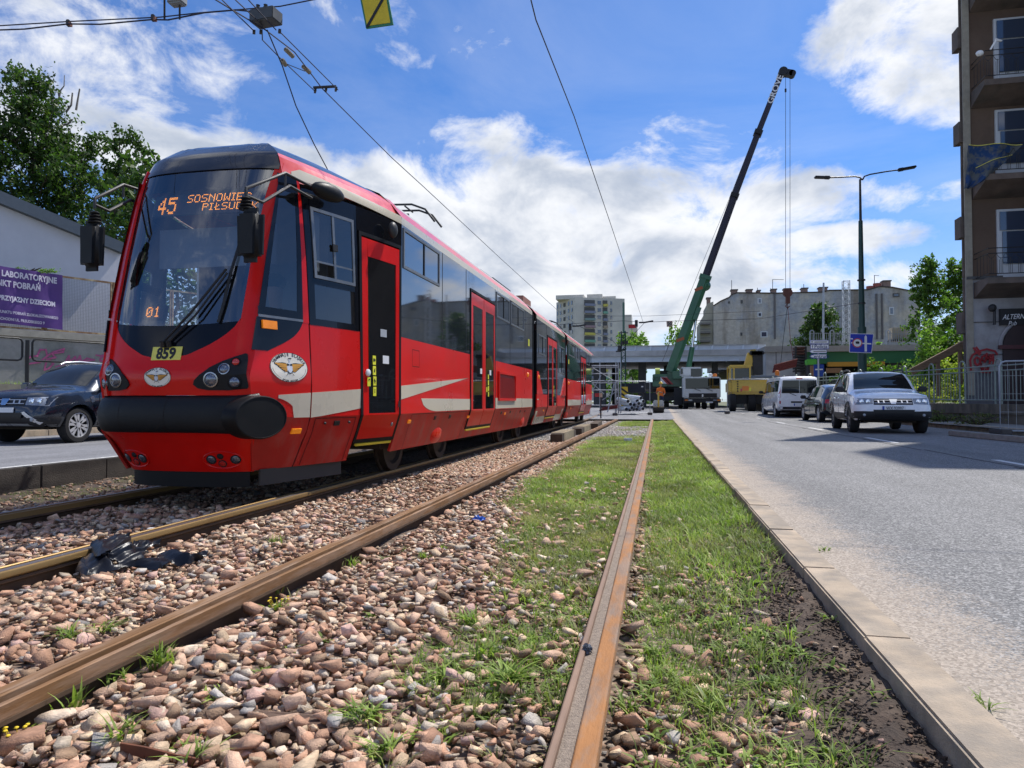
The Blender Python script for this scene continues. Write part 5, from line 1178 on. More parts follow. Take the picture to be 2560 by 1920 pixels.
    if kind:
        for sg in (1, -1): c.decal('skid_plate', m_rim, 'F', [(sg*.74, .38), (sg*.80, .42), (sg*.50, .62), (sg*.42, .60)], off=.03, nu=4, nv=3)
        c.decal('skid_plate', m_rim, 'F', [(-.80, .36), (.80, .36), (.74, .40), (-.74, .40)], off=.03, nu=6, nv=1)
    c.mirrors(.72, 1.13, m_clad if not kind else paint, 1.0)
    if plate: c.plate('F', .635, plate[0], align=plate[1], dx=plate[2])
    return c
m_wp = M('white_car_paint', (.86, .87, .89), .25, var=.03, coat=1.0); m_dp = M('dark_blue_grey_paint', (.014, .020, .034), .25, metal=.3, var=.05, coat=1.0)
suv('white SUV with black lower bumper and roof rails driving towards the viewer', (5.92, 21.0, -.02), math.pi-.085, m_wp, ('WX·93997', 'CENTER', .02), 0)
suv('dark blue grey SUV parked behind the front of the tram', (-11.95, 13.05, -.02), math.pi, m_dp, ('5R', 'RIGHT', -.235), 1)
# dark hatchback ahead of it, seen from behind left
HB = [(-2.1, .40, .75, .95, .66, .78, .74, .60), (-2.0, .32, .88, 1.12, .74, .86, .82, .62), (-1.6, .26, .94, 1.36, .80, .89, .86, .62), (-.8, .22, .93, 1.46, .82, .9, .87, .62), (0, .22, .91, 1.46, .82, .9, .87, .62), (.5, .22, .90, 1.34, .82, .9, .87, .64), (1.1, .22, .89, .99, .82, .89, .85, .70), (1.7, .24, .80, .90, .80, .87, .82, .66), (2.0, .28, .68, .78, .72, .80, .74, .6), (2.12, .36, .56, .62, .6, .68, .62, .5)]
hb = Car('parked_hatchback', 'black hatchback standing between the white van and the white SUV', 'car', (7.0, 30.4, -.015), .02, M('black_car_paint', (.012, .014, .02), .2, var=.03, coat=1.0), HB, wheels=(1.3, -1.3), wr=.32, spokes=5, two=True)
for ax in ('L', 'R'):
    hb.decal('side_window', m_cglass, ax, [(-1.5, .98), (-.85, .97), (-.82, 1.34), (-1.25, 1.28)]); hb.decal('side_window', m_cglass, ax, [(-.78, .97), (-.05, .96), (-.05, 1.38), (-.75, 1.36)]); hb.decal('side_window', m_cglass, ax, [(.02, .96), (.85, .95), (.42, 1.28), (.02, 1.38)])
    hb.decal('door_gap', m_seam, ax, [(-.03, .35), (-.015, .35), (-.015, .93), (-.03, .93)], off=.003, nu=1, nv=4, th=.003); hb.decal('door_handle', m_chrome, ax, [(-.25, .80), (-.1, .80), (-.1, .825), (-.25, .825)], off=.02, nu=1, nv=1)
hb.decal('windscreen', m_cglass, 'T', [(-.62, 1.05), (.62, 1.05), (.52, .55), (-.52, .55)], nu=8, nv=5); hb.decal('rear_window', m_cglass, 'B', [(-.55, 1.0), (.55, 1.0), (.5, 1.3), (-.5, 1.3)])
for sg in (1, -1): hb.decal('tail_light', m_tail, 'B', [(sg*.55, .72), (sg*.80, .72), (sg*.78, .88), (sg*.55, .88)])
hb.mirrors(.72, .98, m_ink, .98)
# white van seen from behind
VN = [(-2.5, .42, 1.1, 1.80, .82, .93, .90, .76), (-2.44, .34, 1.14, 1.93, .86, .96, .94, .80), (-1.5, .30, 1.14, 1.96, .88, .97, .95, .82), (.8, .30, 1.12, 1.96, .88, .97, .95, .82), (1.2, .30, 1.10, 1.86, .88, .97, .94, .80), (1.9, .30, 1.06, 1.24, .86, .95, .90, .78), (2.3, .32, .90, 1.02, .80, .90, .84, .7), (2.5, .40, .66, .74, .66, .75, .68, .55)]
vn = Car('parked_van', 'white passenger van with dark rear windows facing away behind the black hatchback', 'van', (6.5, 37.4, .01), .03, m_wp, VN, wheels=(1.6, -1.55), wr=.34, spokes=6)
for ax in ('L', 'R'):
    vn.decal('side_window', m_cglass, ax, [(-2.2, 1.24), (-.75, 1.23), (-.75, 1.76), (-2.2, 1.76)]); vn.decal('side_window', m_cglass, ax, [(.55, 1.2), (1.55, 1.16), (1.2, 1.65), (.55, 1.74)]); vn.decal('side_window', m_cglass, ax, [(-.65, 1.22), (.45, 1.21), (.45, 1.75), (-.65, 1.76)])
vn.decal('rear_window', m_cglass, 'B', [(-.80, 1.16), (.0-.01, 1.16), (-.01, 1.76), (-.74, 1.76)], off=.01); vn.decal('rear_window', m_cglass, 'B', [(.01, 1.16), (.80, 1.16), (.74, 1.76), (.01, 1.76)], off=.01)
vn.decal('rear_bumper', m_clad, 'B', [(-.9, .34), (.9, .34), (.9, .52), (-.9, .52)], off=.02, nu=10, nv=2); vn.decal('plate_recess', m_ink, 'B', [(-.38, .70), (.38, .70), (.38, .78), (-.38, .78)], off=.006, nu=2, nv=1)
for sg in (1, -1): vn.decal('tail_light', m_tail, 'B', [(sg*.86, .95), (sg*.93, .95), (sg*.91, 1.45), (sg*.84, 1.45)], off=.014, nu=1, nv=3); vn.decal('rear_reflector', m_tail, 'B', [(sg*.84, .66), (sg*.90, .66), (sg*.90, .80), (sg*.84, .80)], off=.012, nu=1, nv=1)
vn.decal('brake_light', m_tail, 'B', [(-.14, 1.82), (.14, 1.82), (.14, 1.86), (-.14, 1.86)], off=.014, nu=1, nv=1); vn.plate('B', .62, '')
for x, w in ((-.45, .3), (.30, .3)): p = vn.proj('B', x, 1.16, .02); MB().tube([p, p+Vector((w, -.01, -.12))], .012, 5).build('wiper', m_ink, vn.root, world=False)
vn.mirrors(1.25, 1.25, m_ink, 1.08)

# ================= crane truck =================
def z3p(x, y, Y): return at(1600+x*.14465, 820+y*.14465, Y=Y)
YC = 52.0; gY = gz(YC)
m_cg = M('crane_green', (.028, .12, .062), .4, var=.15, scale=1.5, coat=.3); m_cb = M('boom_dark', (.022, .020, .040), .45, var=.2, scale=.8)
m_cw = M('crane_white', (.55, .58, .60), .4, var=.08, coat=.3); m_or = M('orange_paint', (.75, .22, .03), .4, var=.05)
crane = thing('mobile_crane', 'green and white mobile crane with its long boom raised in front of the bridge', 'crane truck', (4.2, YC, gY))
def bx(x0, y0, x1, y1, Y, d, mb=None, bev=0.0):
    """box whose front face spans two corners of the zoomed frame, at distance Y, depth d going away"""
    a, b = z3p(x0, y1, Y), z3p(x1, y0, Y); mb = mb or MB(); mb.box(((a.x+b.x)/2, Y+d/2, (a.z+b.z)/2), (b.x-a.x, d, b.z-a.z), bev=bev); return mb
def cp(name, mb, mat, par=None, sm=35): return mb.build(name, mat, par or crane, smooth=sm)
cab = cp('carrier_cab', bx(740, 842, 1395, 1215, YC, 2.0, bev=.08), m_cw)
cp('windscreen', bx(787, 866, 1375, 1052, YC-.02, .05, bev=.01), m_cglass, cab); cp('cab_grille', bx(845, 1128, 1330, 1203, YC-.02, .05), m_ink, cab)
cp('grille_emblem', bx(1070, 1145, 1095, 1190, YC-.04, .03), m_rim, cab)
cp('bumper', bx(760, 1222, 1400, 1292, YC-.12, .5, bev=.04), m_clad, cab)
for x0, x1, m in ((775, 830, m_or), (835, 905, m_hl), (1265, 1330, m_hl), (1335, 1395, m_or)): cp('headlight' if m is m_hl else 'turn_signal', bx(x0, 1236, x1, 1258, YC-.15, .05), m, cab)
cp('licence_plate', bx(1140, 1272, 1260, 1295, YC-.15, .03), m_plate, cab)
for x in (900, 1110): a = z3p(x, 1035, YC-.05); b = z3p(x+150, 1090, YC-.06); cp('wiper', MB().tube([a, b], .02, 5), m_ink, cab)
for x0, m in ((1195, m_white), (1270, m_or)): p = z3p(x0+25, 838, YC+.6); cp('beacon', MB().lathe(p, [(.14, 0), (.14, .12), (.10, .2), (.001, .22)], n=14), m)
ch = MB(); a = z3p(640, 1200, YC+2)
ch.add([(z3p(760, 1220, YC+1.5).x, YC+1.5, .6+gY), (z3p(1380, 1220, YC+1.5).x, YC+1.5, .6+gY), (z3p(1380, 1220, YC+1.5).x-3.2, YC+11, .6+gY), (z3p(760, 1220, YC+1.5).x-3.6, YC+11, .6+gY)]+[(z3p(760, 1220, YC+1.5).x, YC+1.5, 1.25+gY), (z3p(1380, 1220, YC+1.5).x, YC+1.5, 1.25+gY), (z3p(1380, 1220, YC+1.5).x-3.2, YC+11, 1.25+gY), (z3p(760, 1220, YC+1.5).x-3.6, YC+11, 1.25+gY)], [(0, 1, 2, 3), (4, 7, 6, 5), (0, 4, 5, 1), (1, 5, 6, 2), (2, 6, 7, 3), (3, 7, 4, 0)])
cp('chassis', ch, m_clad); cp('outrigger', bx(330, 1195, 760, 1255, YC+2.2, .4).add([], []), m_clad); cp('outrigger', bx(200, 1275, 760, 1300, YC+2.7, .5), m_under)
cp('cab_step', bx(590, 1030, 735, 1330, YC+1.6, .5), m_clad)
for (x, Y) in ((1250, YC+.6), (1110, YC+.7), (790, YC+.8), (700, YC+3.0), (1000, YC+4)):
    p = z3p(x, 1300, Y); p.z = gY+.5; cp('wheel', MB().lathe(p-Vector((.17, 0, 0)), [(.3, 0), (.46, 0), (.5, .05), (.5, .30), (.46, .34), (.3, .34), (.25, .28), (.01, .26)], (1, 0, 0), 24), m_tyre)
# superstructure
cp('turntable', MB().lathe((z3p(370, 1000, YC+4).x, YC+4.5, gY+1.25), [(1.0, 0), (1.35, .25), (1.4, .75), (1.2, .8)], n=24), m_ink)
cw = cp('counterweight', bx(218, 795, 475, 1012, YC+2.6, 2.6, bev=.05), m_cg)
text_mb('GROVE', .5, lambda a, b, h: (z3p(288, 885, YC+2.55).x+a, YC+2.585, z3p(288, 885, YC+2.55).z+b), sx=.40, bold=.008).build('lettering', M('dark_green_ink', (.01, .03, .02), .6), cw)
wp = bx(355, 845, 468, 962, YC+2.55, .06).build('warning_board', m_white, cw)
for k in range(3): a = z3p(355+k*42, 850, YC+2.53); MB().add([(a.x, YC+2.54, a.z), (a.x+.28, YC+2.54, a.z), (a.x+.28+.5, YC+2.54, a.z-.55), (a.x+.5, YC+2.54, a.z-.55)], [(0, 1, 2, 3)]).build('warning_stripe', M('dull_red', (.35, .05, .05), .6), wp) if k < 2 else None
cp('slewing_body', bx(470, 745, 775, 1012, YC+3.0, 2.2, bev=.05), m_cg); cp('fuel_box', bx(560, 740, 790, 880, YC+2.2, .5, bev=.05), m_cg)
cp('winch_drum', MB().cyl(z3p(262, 785, YC+3.6), z3p(345, 785, YC+3.6), .42, n=20), M('rope_yellow', (.35, .42, .08), .7)); cp('engine_cover', bx(340, 735, 480, 800, YC+3.6, 1.8), m_clad)
oc = cp('operator_cab', bx(690, 672, 1085, 850, YC+1.9, 1.5, bev=.12), m_cw); cp('cab_window', bx(880, 700, 1070, 838, YC+1.86, .06), m_cglass, oc); cp('cab_window', bx(700, 700, 740, 800, YC+1.86, .06), m_cglass, oc)
# boom
YB = YC+3.2
def bp_(x, y): return at(x, y, Y=YB)
def boomsec(p0, p1, w0, w1, d, name, mat, n=8):
    a, b = bp_(*p0), bp_(*p1); ax = (b-a).normalized(); up = Vector((0, 1, 0)); sd = ax.cross(up).normalized(); V = []
    prof = [(-.5, -.5), (.5, -.5), (.5, .15), (.32, .5), (-.32, .5), (-.5, .15)]
    for c, w in ((a, w0), (b, w1)):
        for (u, v) in prof: V.append(c+up*(u*d)+sd*(-v*w))
    return MB().add(V, [(i, (i+1) % 6, 6+(i+1) % 6, 6+i) for i in range(6)]+[tuple(range(6)), tuple(range(6, 12))]).build(name, mat, crane)
S_ = 52.5/1750
bm1 = boomsec((1676, 930), (1763, 694), 26*S_, 25*S_, .75, 'boom_base_section', m_cg)
boomsec((1757, 711), (1838, 484), 19*S_, 18*S_, .6, 'boom_section', m_cb); boomsec((1834, 495), (1896, 330), 16.5*S_, 15*S_, .5, 'boom_section', m_cb); bs3 = boomsec((1893, 338), (1953, 186), 14*S_, 13*S_, .42, 'boom_section', m_cb)
for (p, w) in (((1763, 694), 30), ((1836, 490), 21), ((1895, 333), 20)):
    a = bp_(*p); ax = (bp_(1834, 495)-bp_(1763, 694)).normalized(); sd = ax.cross(Vector((0, 1, 0))).normalized(); V = [a+sd*(w*S_/2*i)+Vector((0, j*.42, 0))+ax*(k*.15) for i in (-1, 1) for j in (-1, 1) for k in (-1, 1)]
    MB().add(V, [(0, 1, 3, 2), (4, 6, 7, 5), (0, 4, 5, 1), (2, 3, 7, 6), (0, 2, 6, 4), (1, 5, 7, 3)]).build('boom_collar', m_cg if p[1] > 600 else m_ink, crane)
ax = (bp_(1953, 186)-bp_(1893, 338)).normalized(); sd = ax.cross(Vector((0, 1, 0))).normalized(); c0 = bp_(1928, 250)
text_mb('GROVE', .62, lambda a, b, h: tuple(c0+ax*(a+.75)+sd*b*1.0+Vector((0, -.225, 0))), sx=1.1, bold=.012).build('lettering', m_white, bs3)
hd = MB().cyl(bp_(1957, 181)-Vector((0, .3, 0)), bp_(1957, 181)+Vector((0, .3, 0)), .32, n=16); a, b = bp_(1957, 181), bp_(1980, 186); hd.box(((a.x+b.x)/2, YB, (a.z+b.z)/2), (b.x-a.x, .5, .45), ry=.25).cyl(b-Vector((0, .25, 0)), b+Vector((0, .25, 0)), .25, n=14); hd.build('boom_head', m_ink, crane, smooth=35)
cyc = MB().cyl(bp_(1771-1, 703)-Vector((0, .3, 0)), bp_(1770, 715), .1); MB().ell(bp_(1763, 714), (.42, .35, .42), 16, 10).build('boom_pulley', m_cg, crane, smooth=50)
for p, q, w in (((1700, 850), (1712, 846), 1), ((1746, 724), (1756, 720), 1)):
    MB().box(bp_(p[0], p[1])-Vector((0, .4, 0)), (.62, .03, .22), ry=-.35).build('warning_label', M('rust_label', (.35, .10, .04), .6), crane)
MB().cyl(bp_(1718, 938), bp_(1730.5, 868), .20, n=14).build('lift_cylinder', m_cg, crane, smooth=40); MB().cyl(bp_(1730.5, 869), bp_(1741, 790), .10, n=12).build('lift_rod', m_chrome, crane, smooth=40)
MB().box(bp_(1742, 785), (.35, .9, 1.0), ry=.35).build('cylinder_bracket', m_cg, crane)
MB().tube([bp_(1953, 178), bp_(1892, 322), bp_(1830, 480), bp_(1746, 682), bp_(1656, 903)], .018, 4).build('hoist_rope', m_ink, crane)
MB().tube([bp_(1964, 190), bp_(1964, 722)], .02, 4).build('hoist_rope', m_ink, crane); MB().tube([bp_(1975, 186), bp_(1975, 722)], .02, 4).build('hoist_rope', m_ink, crane)
MB().cyl(bp_(1964, 222), bp_(1964, 230), .07, n=8).build('limit_weight', m_ink, crane)
hk = MB(); a = bp_(1969, 732); hk.cyl(a-Vector((0, .12, 0)), a+Vector((0, .12, 0)), .34, n=18).box(a-Vector((0, 0, .45)), (.3, .3, .7)).tube([a-Vector((0, 0, .8)), a-Vector((.15, 0, 1.0)), a-Vector((0, 0, 1.15)), a-Vector((-.12, 0, 1.0))], .05, 6); hk.build('hook_block', M('hook_red', (.12, .045, .035), .6), crane, smooth=40)
ld = thing('lifted_panel_bundle', 'red steel panel bundle hanging from the crane hook', 'load', bp_(1963, 930)); m_lr = M('load_red', (.15, .028, .024), .6, var=.25)
for k in range(5):
    a, b = bp_(1936+k*1.0, 925-k*4.2+4), bp_(1990+k*1.0, 911-k*4.2+4); MB().tube([a, b], .07, 6).tube([a+Vector((0, .9, 0)), b+Vector((0, .9, 0))], .07, 6).box((a+b)/2+Vector((0, .45, 0)), (.15, .95, .08)).build('steel_panel', m_lr, ld)
MB().tube([bp_(1969, 762), bp_(1958, 850), bp_(1951, 915)], .022, 4).build('sling', m_ink, ld); MB().tube([bp_(1969, 762), bp_(1976, 850), bp_(1984, 907)], .022, 4).build('sling', M('sling_red', (.2, .04, .04), .7), ld)

# ================= excavator =================
def z4p(x, y, Y): return at(1800+x*.27125, 820+y*.27125, Y=Y)
YX = 43.0; exg = gz(YX); m_ey = M('excavator_yellow', (.58, .40, .055), .45, var=.12, coat=.2)
ex = thing('excavator', 'yellow wheeled excavator with folded arm parked behind the white van', 'excavator', (9.0, YX, exg))
def b4(x0, y0, x1, y1, Y, d, bev=0.0): a, b = z4p(x0, y1, Y), z4p(x1, y0, Y); return MB().box(((a.x+b.x)/2, Y+d/2, (a.z+b.z)/2), (b.x-a.x, d, b.z-a.z), bev=bev)
ub = b4(88, 478, 520, 612, YX, 2.6, .15).build('upper_body', m_ey, ex, smooth=40); b4(195, 437, 540, 472, YX+.3, 2.0, .08).build('engine_hood', M('hood_grey', (.16, .19, .23), .5), ex, smooth=40)
b4(205, 536, 266, 576, YX-.02, .03).build('warning_label', m_or, ub); b4(268, 550, 284, 580, YX-.02, .03).build('service_label', m_yel, ub); b4(188, 558, 204, 585, YX-.02, .03).build('tail_light', m_tail, ub)
for k in range(5): b4(157, 488+k*22, 170, 500+k*22, YX-.02, .03).build('hazard_mark', m_ink, ub)
cb = MB(); 
for x in (92, 128, 276):
    a, b = z4p(x, 480, YX+.3), z4p(x, 352, YX+.3); cb.box(((a.x+b.x)/2, YX+.3, (a.z+b.z)/2), (.09, .09, b.z-a.z)).box(((a.x+b.x)/2, YX+1.7, (a.z+b.z)/2), (.09, .09, b.z-a.z))
a, b = z4p(92, 352, YX+1), z4p(276, 352, YX+1); cb.box(((a.x+b.x)/2, YX+1, a.z), (b.x-a.x+.1, 1.5, .08)); cab = cb.build('cab_frame', m_ey, ex); b4(88, 350, 284, 368, YX+.2, 1.6, .06).build('cab_roof', m_ey, cab, smooth=40); b4(136, 372, 272, 470, YX+.32, .03).build('cab_window', m_cglass, cab); b4(96, 372, 124, 470, YX+.4, .03).build('cab_window', m_doorg, cab)
bmx = MB(); 
for (p, q, w) in (((250, 360), (285, 235), .42), ((285, 235), (330, 225), .4), ((330, 225), (352, 430), .5)):
    a, b = z4p(*p, YX+1.2), z4p(*q, YX+1.2); d = (b-a); L_ = d.length; bmx.box((a+b)/2, (w, .4, L_), ry=math.atan2(d.x, d.z))
bmx.mats = []; bmx.build('arm', m_ey, ex)
b4(305, 250, 395, 430, YX+.9, .9).build('bucket', m_dk, ex)
for k in range(7): p = z4p(290+k*15, 232+3*(k % 2), YX+1.0); MB().cyl(p-Vector((0, .3, 0)), p+Vector((0, .3, 0)), .14, n=8).build('arm_hose', m_ink, ex)
for (x0, x1, Y) in ((92, 150, YX-.1), (262, 330, YX+.1)):
    a, b = z4p(x0, 790, Y), z4p(x1, 790, Y); MB().lathe((a.x, Y+.3, exg+.52), [(.3, 0), (.48, 0), (.52, .05), (.52, b.x-a.x-.05), (.48, b.x-a.x), (.2, b.x-a.x-.05)], (1, 0, 0), 24).build('wheel', m_tyre, ex, smooth=35)
b4(95, 615, 420, 700, YX+.5, 1.6).build('undercarriage', m_clad, ex)
p = z4p(527, 440, YX+.5); MB().lathe(p, [(.12, 0), (.12, .12), (.14, .14), (.10, .3), (.001, .33)], n=12).build('beacon', m_or, ex)

# ================= roller, worker =================
YRl = 40.5; rg = gz(YRl); px = 1750/40.0
rl = thing('walk_behind_roller', 'small yellow and white walk-behind roller at the end of the tracks', 'roller', (at(1646, 1000, Y=YRl).x, YRl, rg)); x0 = rl.location.x
MB().box((x0, YRl+.2, rg+.48), (.58, .5, .45), bev=.05).build('engine_housing', M('roller_white', (.45, .48, .5), .5), rl, smooth=40); MB().box((x0, YRl+.1, rg+.22), (.62, .8, .14)).build('frame', m_ink, rl)
for dy in (-.22, .3): MB().cyl((x0-.30, YRl+dy, rg+.18), (x0+.30, YRl+dy, rg+.18), .18, n=18).build('drum', m_under, rl, smooth=35)
MB().tube([(x0, YRl-.3, rg+.3), (x0, YRl-.4, rg+.75), (x0, YRl-.35, rg+1.15)], .05, 6).build('drawbar', m_ey, rl); MB().tube([(x0-.22, YRl-.35, rg+1.12), (x0, YRl-.35, rg+1.17), (x0+.22, YRl-.35, rg+1.12)], .025, 6).build('handle', m_dk, rl)
m_vest = M('orange_vest', (.85, .20, .03), .8, var=.08)
wk = thing('person', 'construction worker in orange vest and yellow helmet bending over the roller', 'person', (at(1652, 1000, Y=44.5).x, 44.5, gz(44.5)), rz=math.pi)
J = [((0, 0, .92), (.15, .11)), ((0, .06, 1.12), (.15, .11)), ((0, .12, 1.32), (.19, .12)), ((0, .16, 1.42), (.06, .06)), ((0, .20, 1.50), (.05, .055)), ((0, .23, 1.59), (.07, .09)), ((0, .24, 1.68), (.06, .075)),
     ((.20, .12, 1.34), .06), ((.25, .18, 1.08), .047), ((.17, .40, .98), .038), ((.15, .48, .97), .03), ((-.20, .12, 1.34), .06), ((-.25, .18, 1.08), .047), ((-.17, .40, .98), .038), ((-.15, .48, .97), .03),
     ((.10, 0, .85), .09), ((.12, .05, .48), .065), ((.12, -.02, .10), .05), ((.12, .12, .04), .045), ((-.10, 0, .85), .09), ((-.12, .03, .48), .065), ((-.12, -.06, .10), .05), ((-.12, .08, .04), .045)]
E_ = [(0, 1), (1, 2), (2, 3), (3, 4), (4, 5), (5, 6), (2, 7), (7, 8), (8, 9), (9, 10), (2, 11), (11, 12), (12, 13), (13, 14), (0, 15), (15, 16), (16, 17), (17, 18), (0, 19), (19, 20), (20, 21), (21, 22)]
skin_body('body', J, E_, m_vest, wk, 2, ([m_skin, M('work_trousers', (.03, .04, .08), .9)], lambda c: 1 if (c.z > 1.47 or (c.y > .3 and c.z < 1.2)) else (2 if c.z < .90 else 0)))
MB().lathe((0, .235, 1.66), [(.15, 0), (.115, .01), (.11, .06), (.07, .115), (.001, .13)], n=16).build('helmet', M('helmet_yellow', (.75, .50, .03), .35), wk, world=False, smooth=50)
# ================= far setting =================
def P_(name, mb, mat=None, par=None, sm=None): return mb.build(name, mat, par, smooth=sm)
def boxat(x0, y0, x1, y1, Y, d, mb=None, bev=0.0):
    xm = (x0+x1)/2; a, b = at(x0, y1, Y=Y), at(x1, y0, Y=Y); a.z, b.z = at(xm, y1, Y=Y).z, at(xm, y0, Y=Y).z; mb = mb or MB(); return mb.box(((a.x+b.x)/2, Y+d/2, (a.z+b.z)/2), (abs(b.x-a.x), d, abs(b.z-a.z)), bev=bev)
m_bc = M('bridge_concrete', (.52, .52, .52), .85, var=.15, scale=.8, col2=(.40, .40, .40), mixs=.5, bump=.2, bscale=8); m_bs = M('bridge_steel', (.66, .72, .80), .5, var=.08, scale=.5)
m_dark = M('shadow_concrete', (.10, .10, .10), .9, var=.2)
YBR = 64.0
br = thing('bridge', 'grey road bridge with steel parapet crossing behind the crane', 'bridge', (0, YBR, .2))
P_('deck_edge', boxat(1180, 877.5, 1915, 891, YBR, 26), m_bc, br); P_('steel_girder', boxat(1180, 891.2, 1915, 905.5, YBR+.25, .3), m_bs, br); P_('steel_girder', boxat(1180, 891.2, 1915, 904, YBR+25, .3), m_bs, br)
for k in range(24): x = 1196+k*31; P_('girder_stiffener', boxat(x, 891.5, x+.8, 905, YBR+.18, .07), m_bs, br)
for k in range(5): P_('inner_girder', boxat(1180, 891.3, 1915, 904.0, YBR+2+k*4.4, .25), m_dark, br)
P_('parapet', boxat(1180, 866.5, 1915, 877.3, YBR+.3, .1), m_bs, br); P_('parapet_rail', boxat(1180, 864.8, 1915, 866.4, YBR+.15, .35), m_bc, br)
for k in range(19): x = 1200+k*38.5; mb = MB(); a, b = at(x, 877.4, Y=YBR+.2), at(x+3, 865, Y=YBR+.2); a.z, b.z = at(1547, 877.4, Y=YBR).z, at(1547, 866, Y=YBR).z; mb.add([(a.x, YBR+.1, a.z), (a.x+.12, YBR+.1, a.z), (b.x+.12, YBR+.2, b.z), (b.x, YBR+.2, b.z), (a.x, YBR+.28, a.z), (a.x+.12, YBR+.28, a.z), (b.x+.12, YBR+.28, b.z), (b.x, YBR+.28, b.z)], [(0, 1, 2, 3), (4, 7, 6, 5), (0, 4, 5, 1), (1, 5, 6, 2), (2, 6, 7, 3), (3, 7, 4, 0)]); P_('parapet_post', mb, m_bs, br)
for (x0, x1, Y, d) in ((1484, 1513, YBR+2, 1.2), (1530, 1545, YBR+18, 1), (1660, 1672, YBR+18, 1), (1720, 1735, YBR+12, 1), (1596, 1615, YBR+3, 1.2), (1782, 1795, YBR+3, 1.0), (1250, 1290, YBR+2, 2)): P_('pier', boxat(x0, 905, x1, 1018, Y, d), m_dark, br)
P_('abutment', boxat(1889, 905, 2050, 1020, YBR+.6, 25), m_bc, br); P_('abutment', boxat(1120, 905, 1240, 1020, YBR+.6, 25), m_bc, br)
ab = thing('retaining_wall', 'concrete wing wall at the right end of the grey bridge', 'wall', (at(1960, 960, Y=60).x, 60, .2)); P_('wall', boxat(1916, 878, 2000, 1020, 60, 3.5), m_bc, ab); P_('coping', boxat(1912, 865, 2004, 880, 59.8, 4), M('light_concrete', (.34, .32, .29), .9, var=.1), ab)
P_('panel_joint', boxat(1940, 880, 1941, 950, 59.97, .1), m_dark, ab)
# right green bridge and its terrace
gb = thing('green_bridge', 'old green steel bridge beside the grey one with an orange beam under it', 'bridge', (at(2150, 900, Y=58).x, 58, .3)); m_gg = M('bridge_green', (.035, .16, .065), .6, var=.15, scale=.6)
P_('girder', boxat(2015, 877, 2300, 908, 58, .4), m_gg, gb); P_('deck', boxat(2000, 862, 2420, 877, 57.8, 9), M('light_concrete'), gb); P_('inner_girder', boxat(2015, 878, 2300, 907, 63, .4), m_gg, gb); P_('orange_beam', boxat(2071, 904.5, 2212, 915.5, 56.5, .5), M('beam_orange', (.55, .26, .03), .6, var=.1), gb)
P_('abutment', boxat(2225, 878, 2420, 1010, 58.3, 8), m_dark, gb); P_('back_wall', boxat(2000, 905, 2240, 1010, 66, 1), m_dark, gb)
rk = thing('formwork_rack', 'tall dark rack of stacked rusty formwork beside the wing wall', 'rack', (at(2002, 930, Y=56).x, 56, .2))
P_('frame', boxat(1988, 866, 1992, 935, 56, .1, boxat(2013, 866, 2017, 935, 56, .1)), m_dk, rk)
for k in range(9): P_('formwork_panel', boxat(1989, 867+k*7.2, 2016, 871.5+k*7.2, 56.05, 1.2), M('form_rust', (.10, .04, .03), .8, var=.3) if k < 3 else m_clad, rk)
sc = thing('site_container', 'blue site sign panel leaning by the green bridge', 'panel', (at(2047, 930, Y=50).x, 50, .2)); P_('panel', boxat(2035, 911, 2060, 941, 50, .08), M('panel_blue', (.02, .06, .32), .5), sc); P_('stripe', boxat(2038, 922, 2057, 925, 49.97, .03), m_white, sc)
pb = thing('plywood_sheet', 'brown plywood sheets stacked beside the blue panel', 'plywood', (at(2090, 930, Y=51).x, 51, .2)); P_('sheet', boxat(2026, 914, 2035, 940, 51, .1), M('plywood', (.26, .14, .07), .8), pb); P_('sheet', boxat(2066, 920, 2105, 932, 51.5, .1), M('plywood'), pb)
gp = thing('portable_generator', 'bright green machine box in front of the green bridge', 'machine', (at(2030, 905, Y=53).x, 53, .2)); P_('housing', boxat(2019, 898, 2042, 912, 53, 1, bev=.05), M('lime_green', (.10, .42, .05), .5), gp); P_('stand', boxat(2021, 912, 2040, 940, 53.1, .8), m_dk, gp)
# terrain to the right: terrace behind the fence and the embankment
def fence_xy(Y): return 10.3-.194*(Y-22.5)
def sheetpoly(name, pts, mat, z=None):
    mb = MB(); mb.add([(x, y, zz) for x, y, zz in pts], [tuple(range(len(pts)))]); o = mb.build(name, mat); o['kind'] = 'structure'; return o
m_pave = M('pavement_grey', (.24, .235, .22), .9, var=.15, scale=2, bump=.2, bscale=60)
sheetpoly('pavement', [(8.5, 6, .10), (12.9, 10, .10), (fence_xy(19)+.05, 19, .10), (fence_xy(24)+.05, 24, .12), (fence_xy(33)+.05, 33, .18), (8.8, 33, .18), (8.5, 24, .1)], m_pave)
o = MB()
for (ya, yb, za, zb) in ((15, 24, .62, .64), (24, 32, .64, .68), (32, 42, .68, .75), (42, 56, .75, .9)): o.add([(fence_xy(ya)+.2, ya, za), (60, ya, za), (60, yb, zb), (fence_xy(yb)+.2, yb, zb)], [(0, 1, 2, 3)])
o = o.build('terrace', m_pave); o['kind'] = 'structure'
o = MB(); o.add([(13.4, 38, .68), (15, 35, .70), (40, 34, .7), (60, 57, 4.9), (20.3, 57, 4.9)], [(0, 1, 2, 3, 4)]); o = o.build('embankment', M('grassy_slope', (.07, .13, .03), .95, var=.35, scale=1.2, col2=(.16, .15, .07), mixs=.5)); o['kind'] = 'structure'
o = MB().add([(9.0, 67, 4.9), (70, 67, 4.9), (70, 140, 4.9), (9.0, 140, 4.9)], [(0, 1, 2, 3)]).build('upper_ground', m_field); o['kind'] = 'structure'

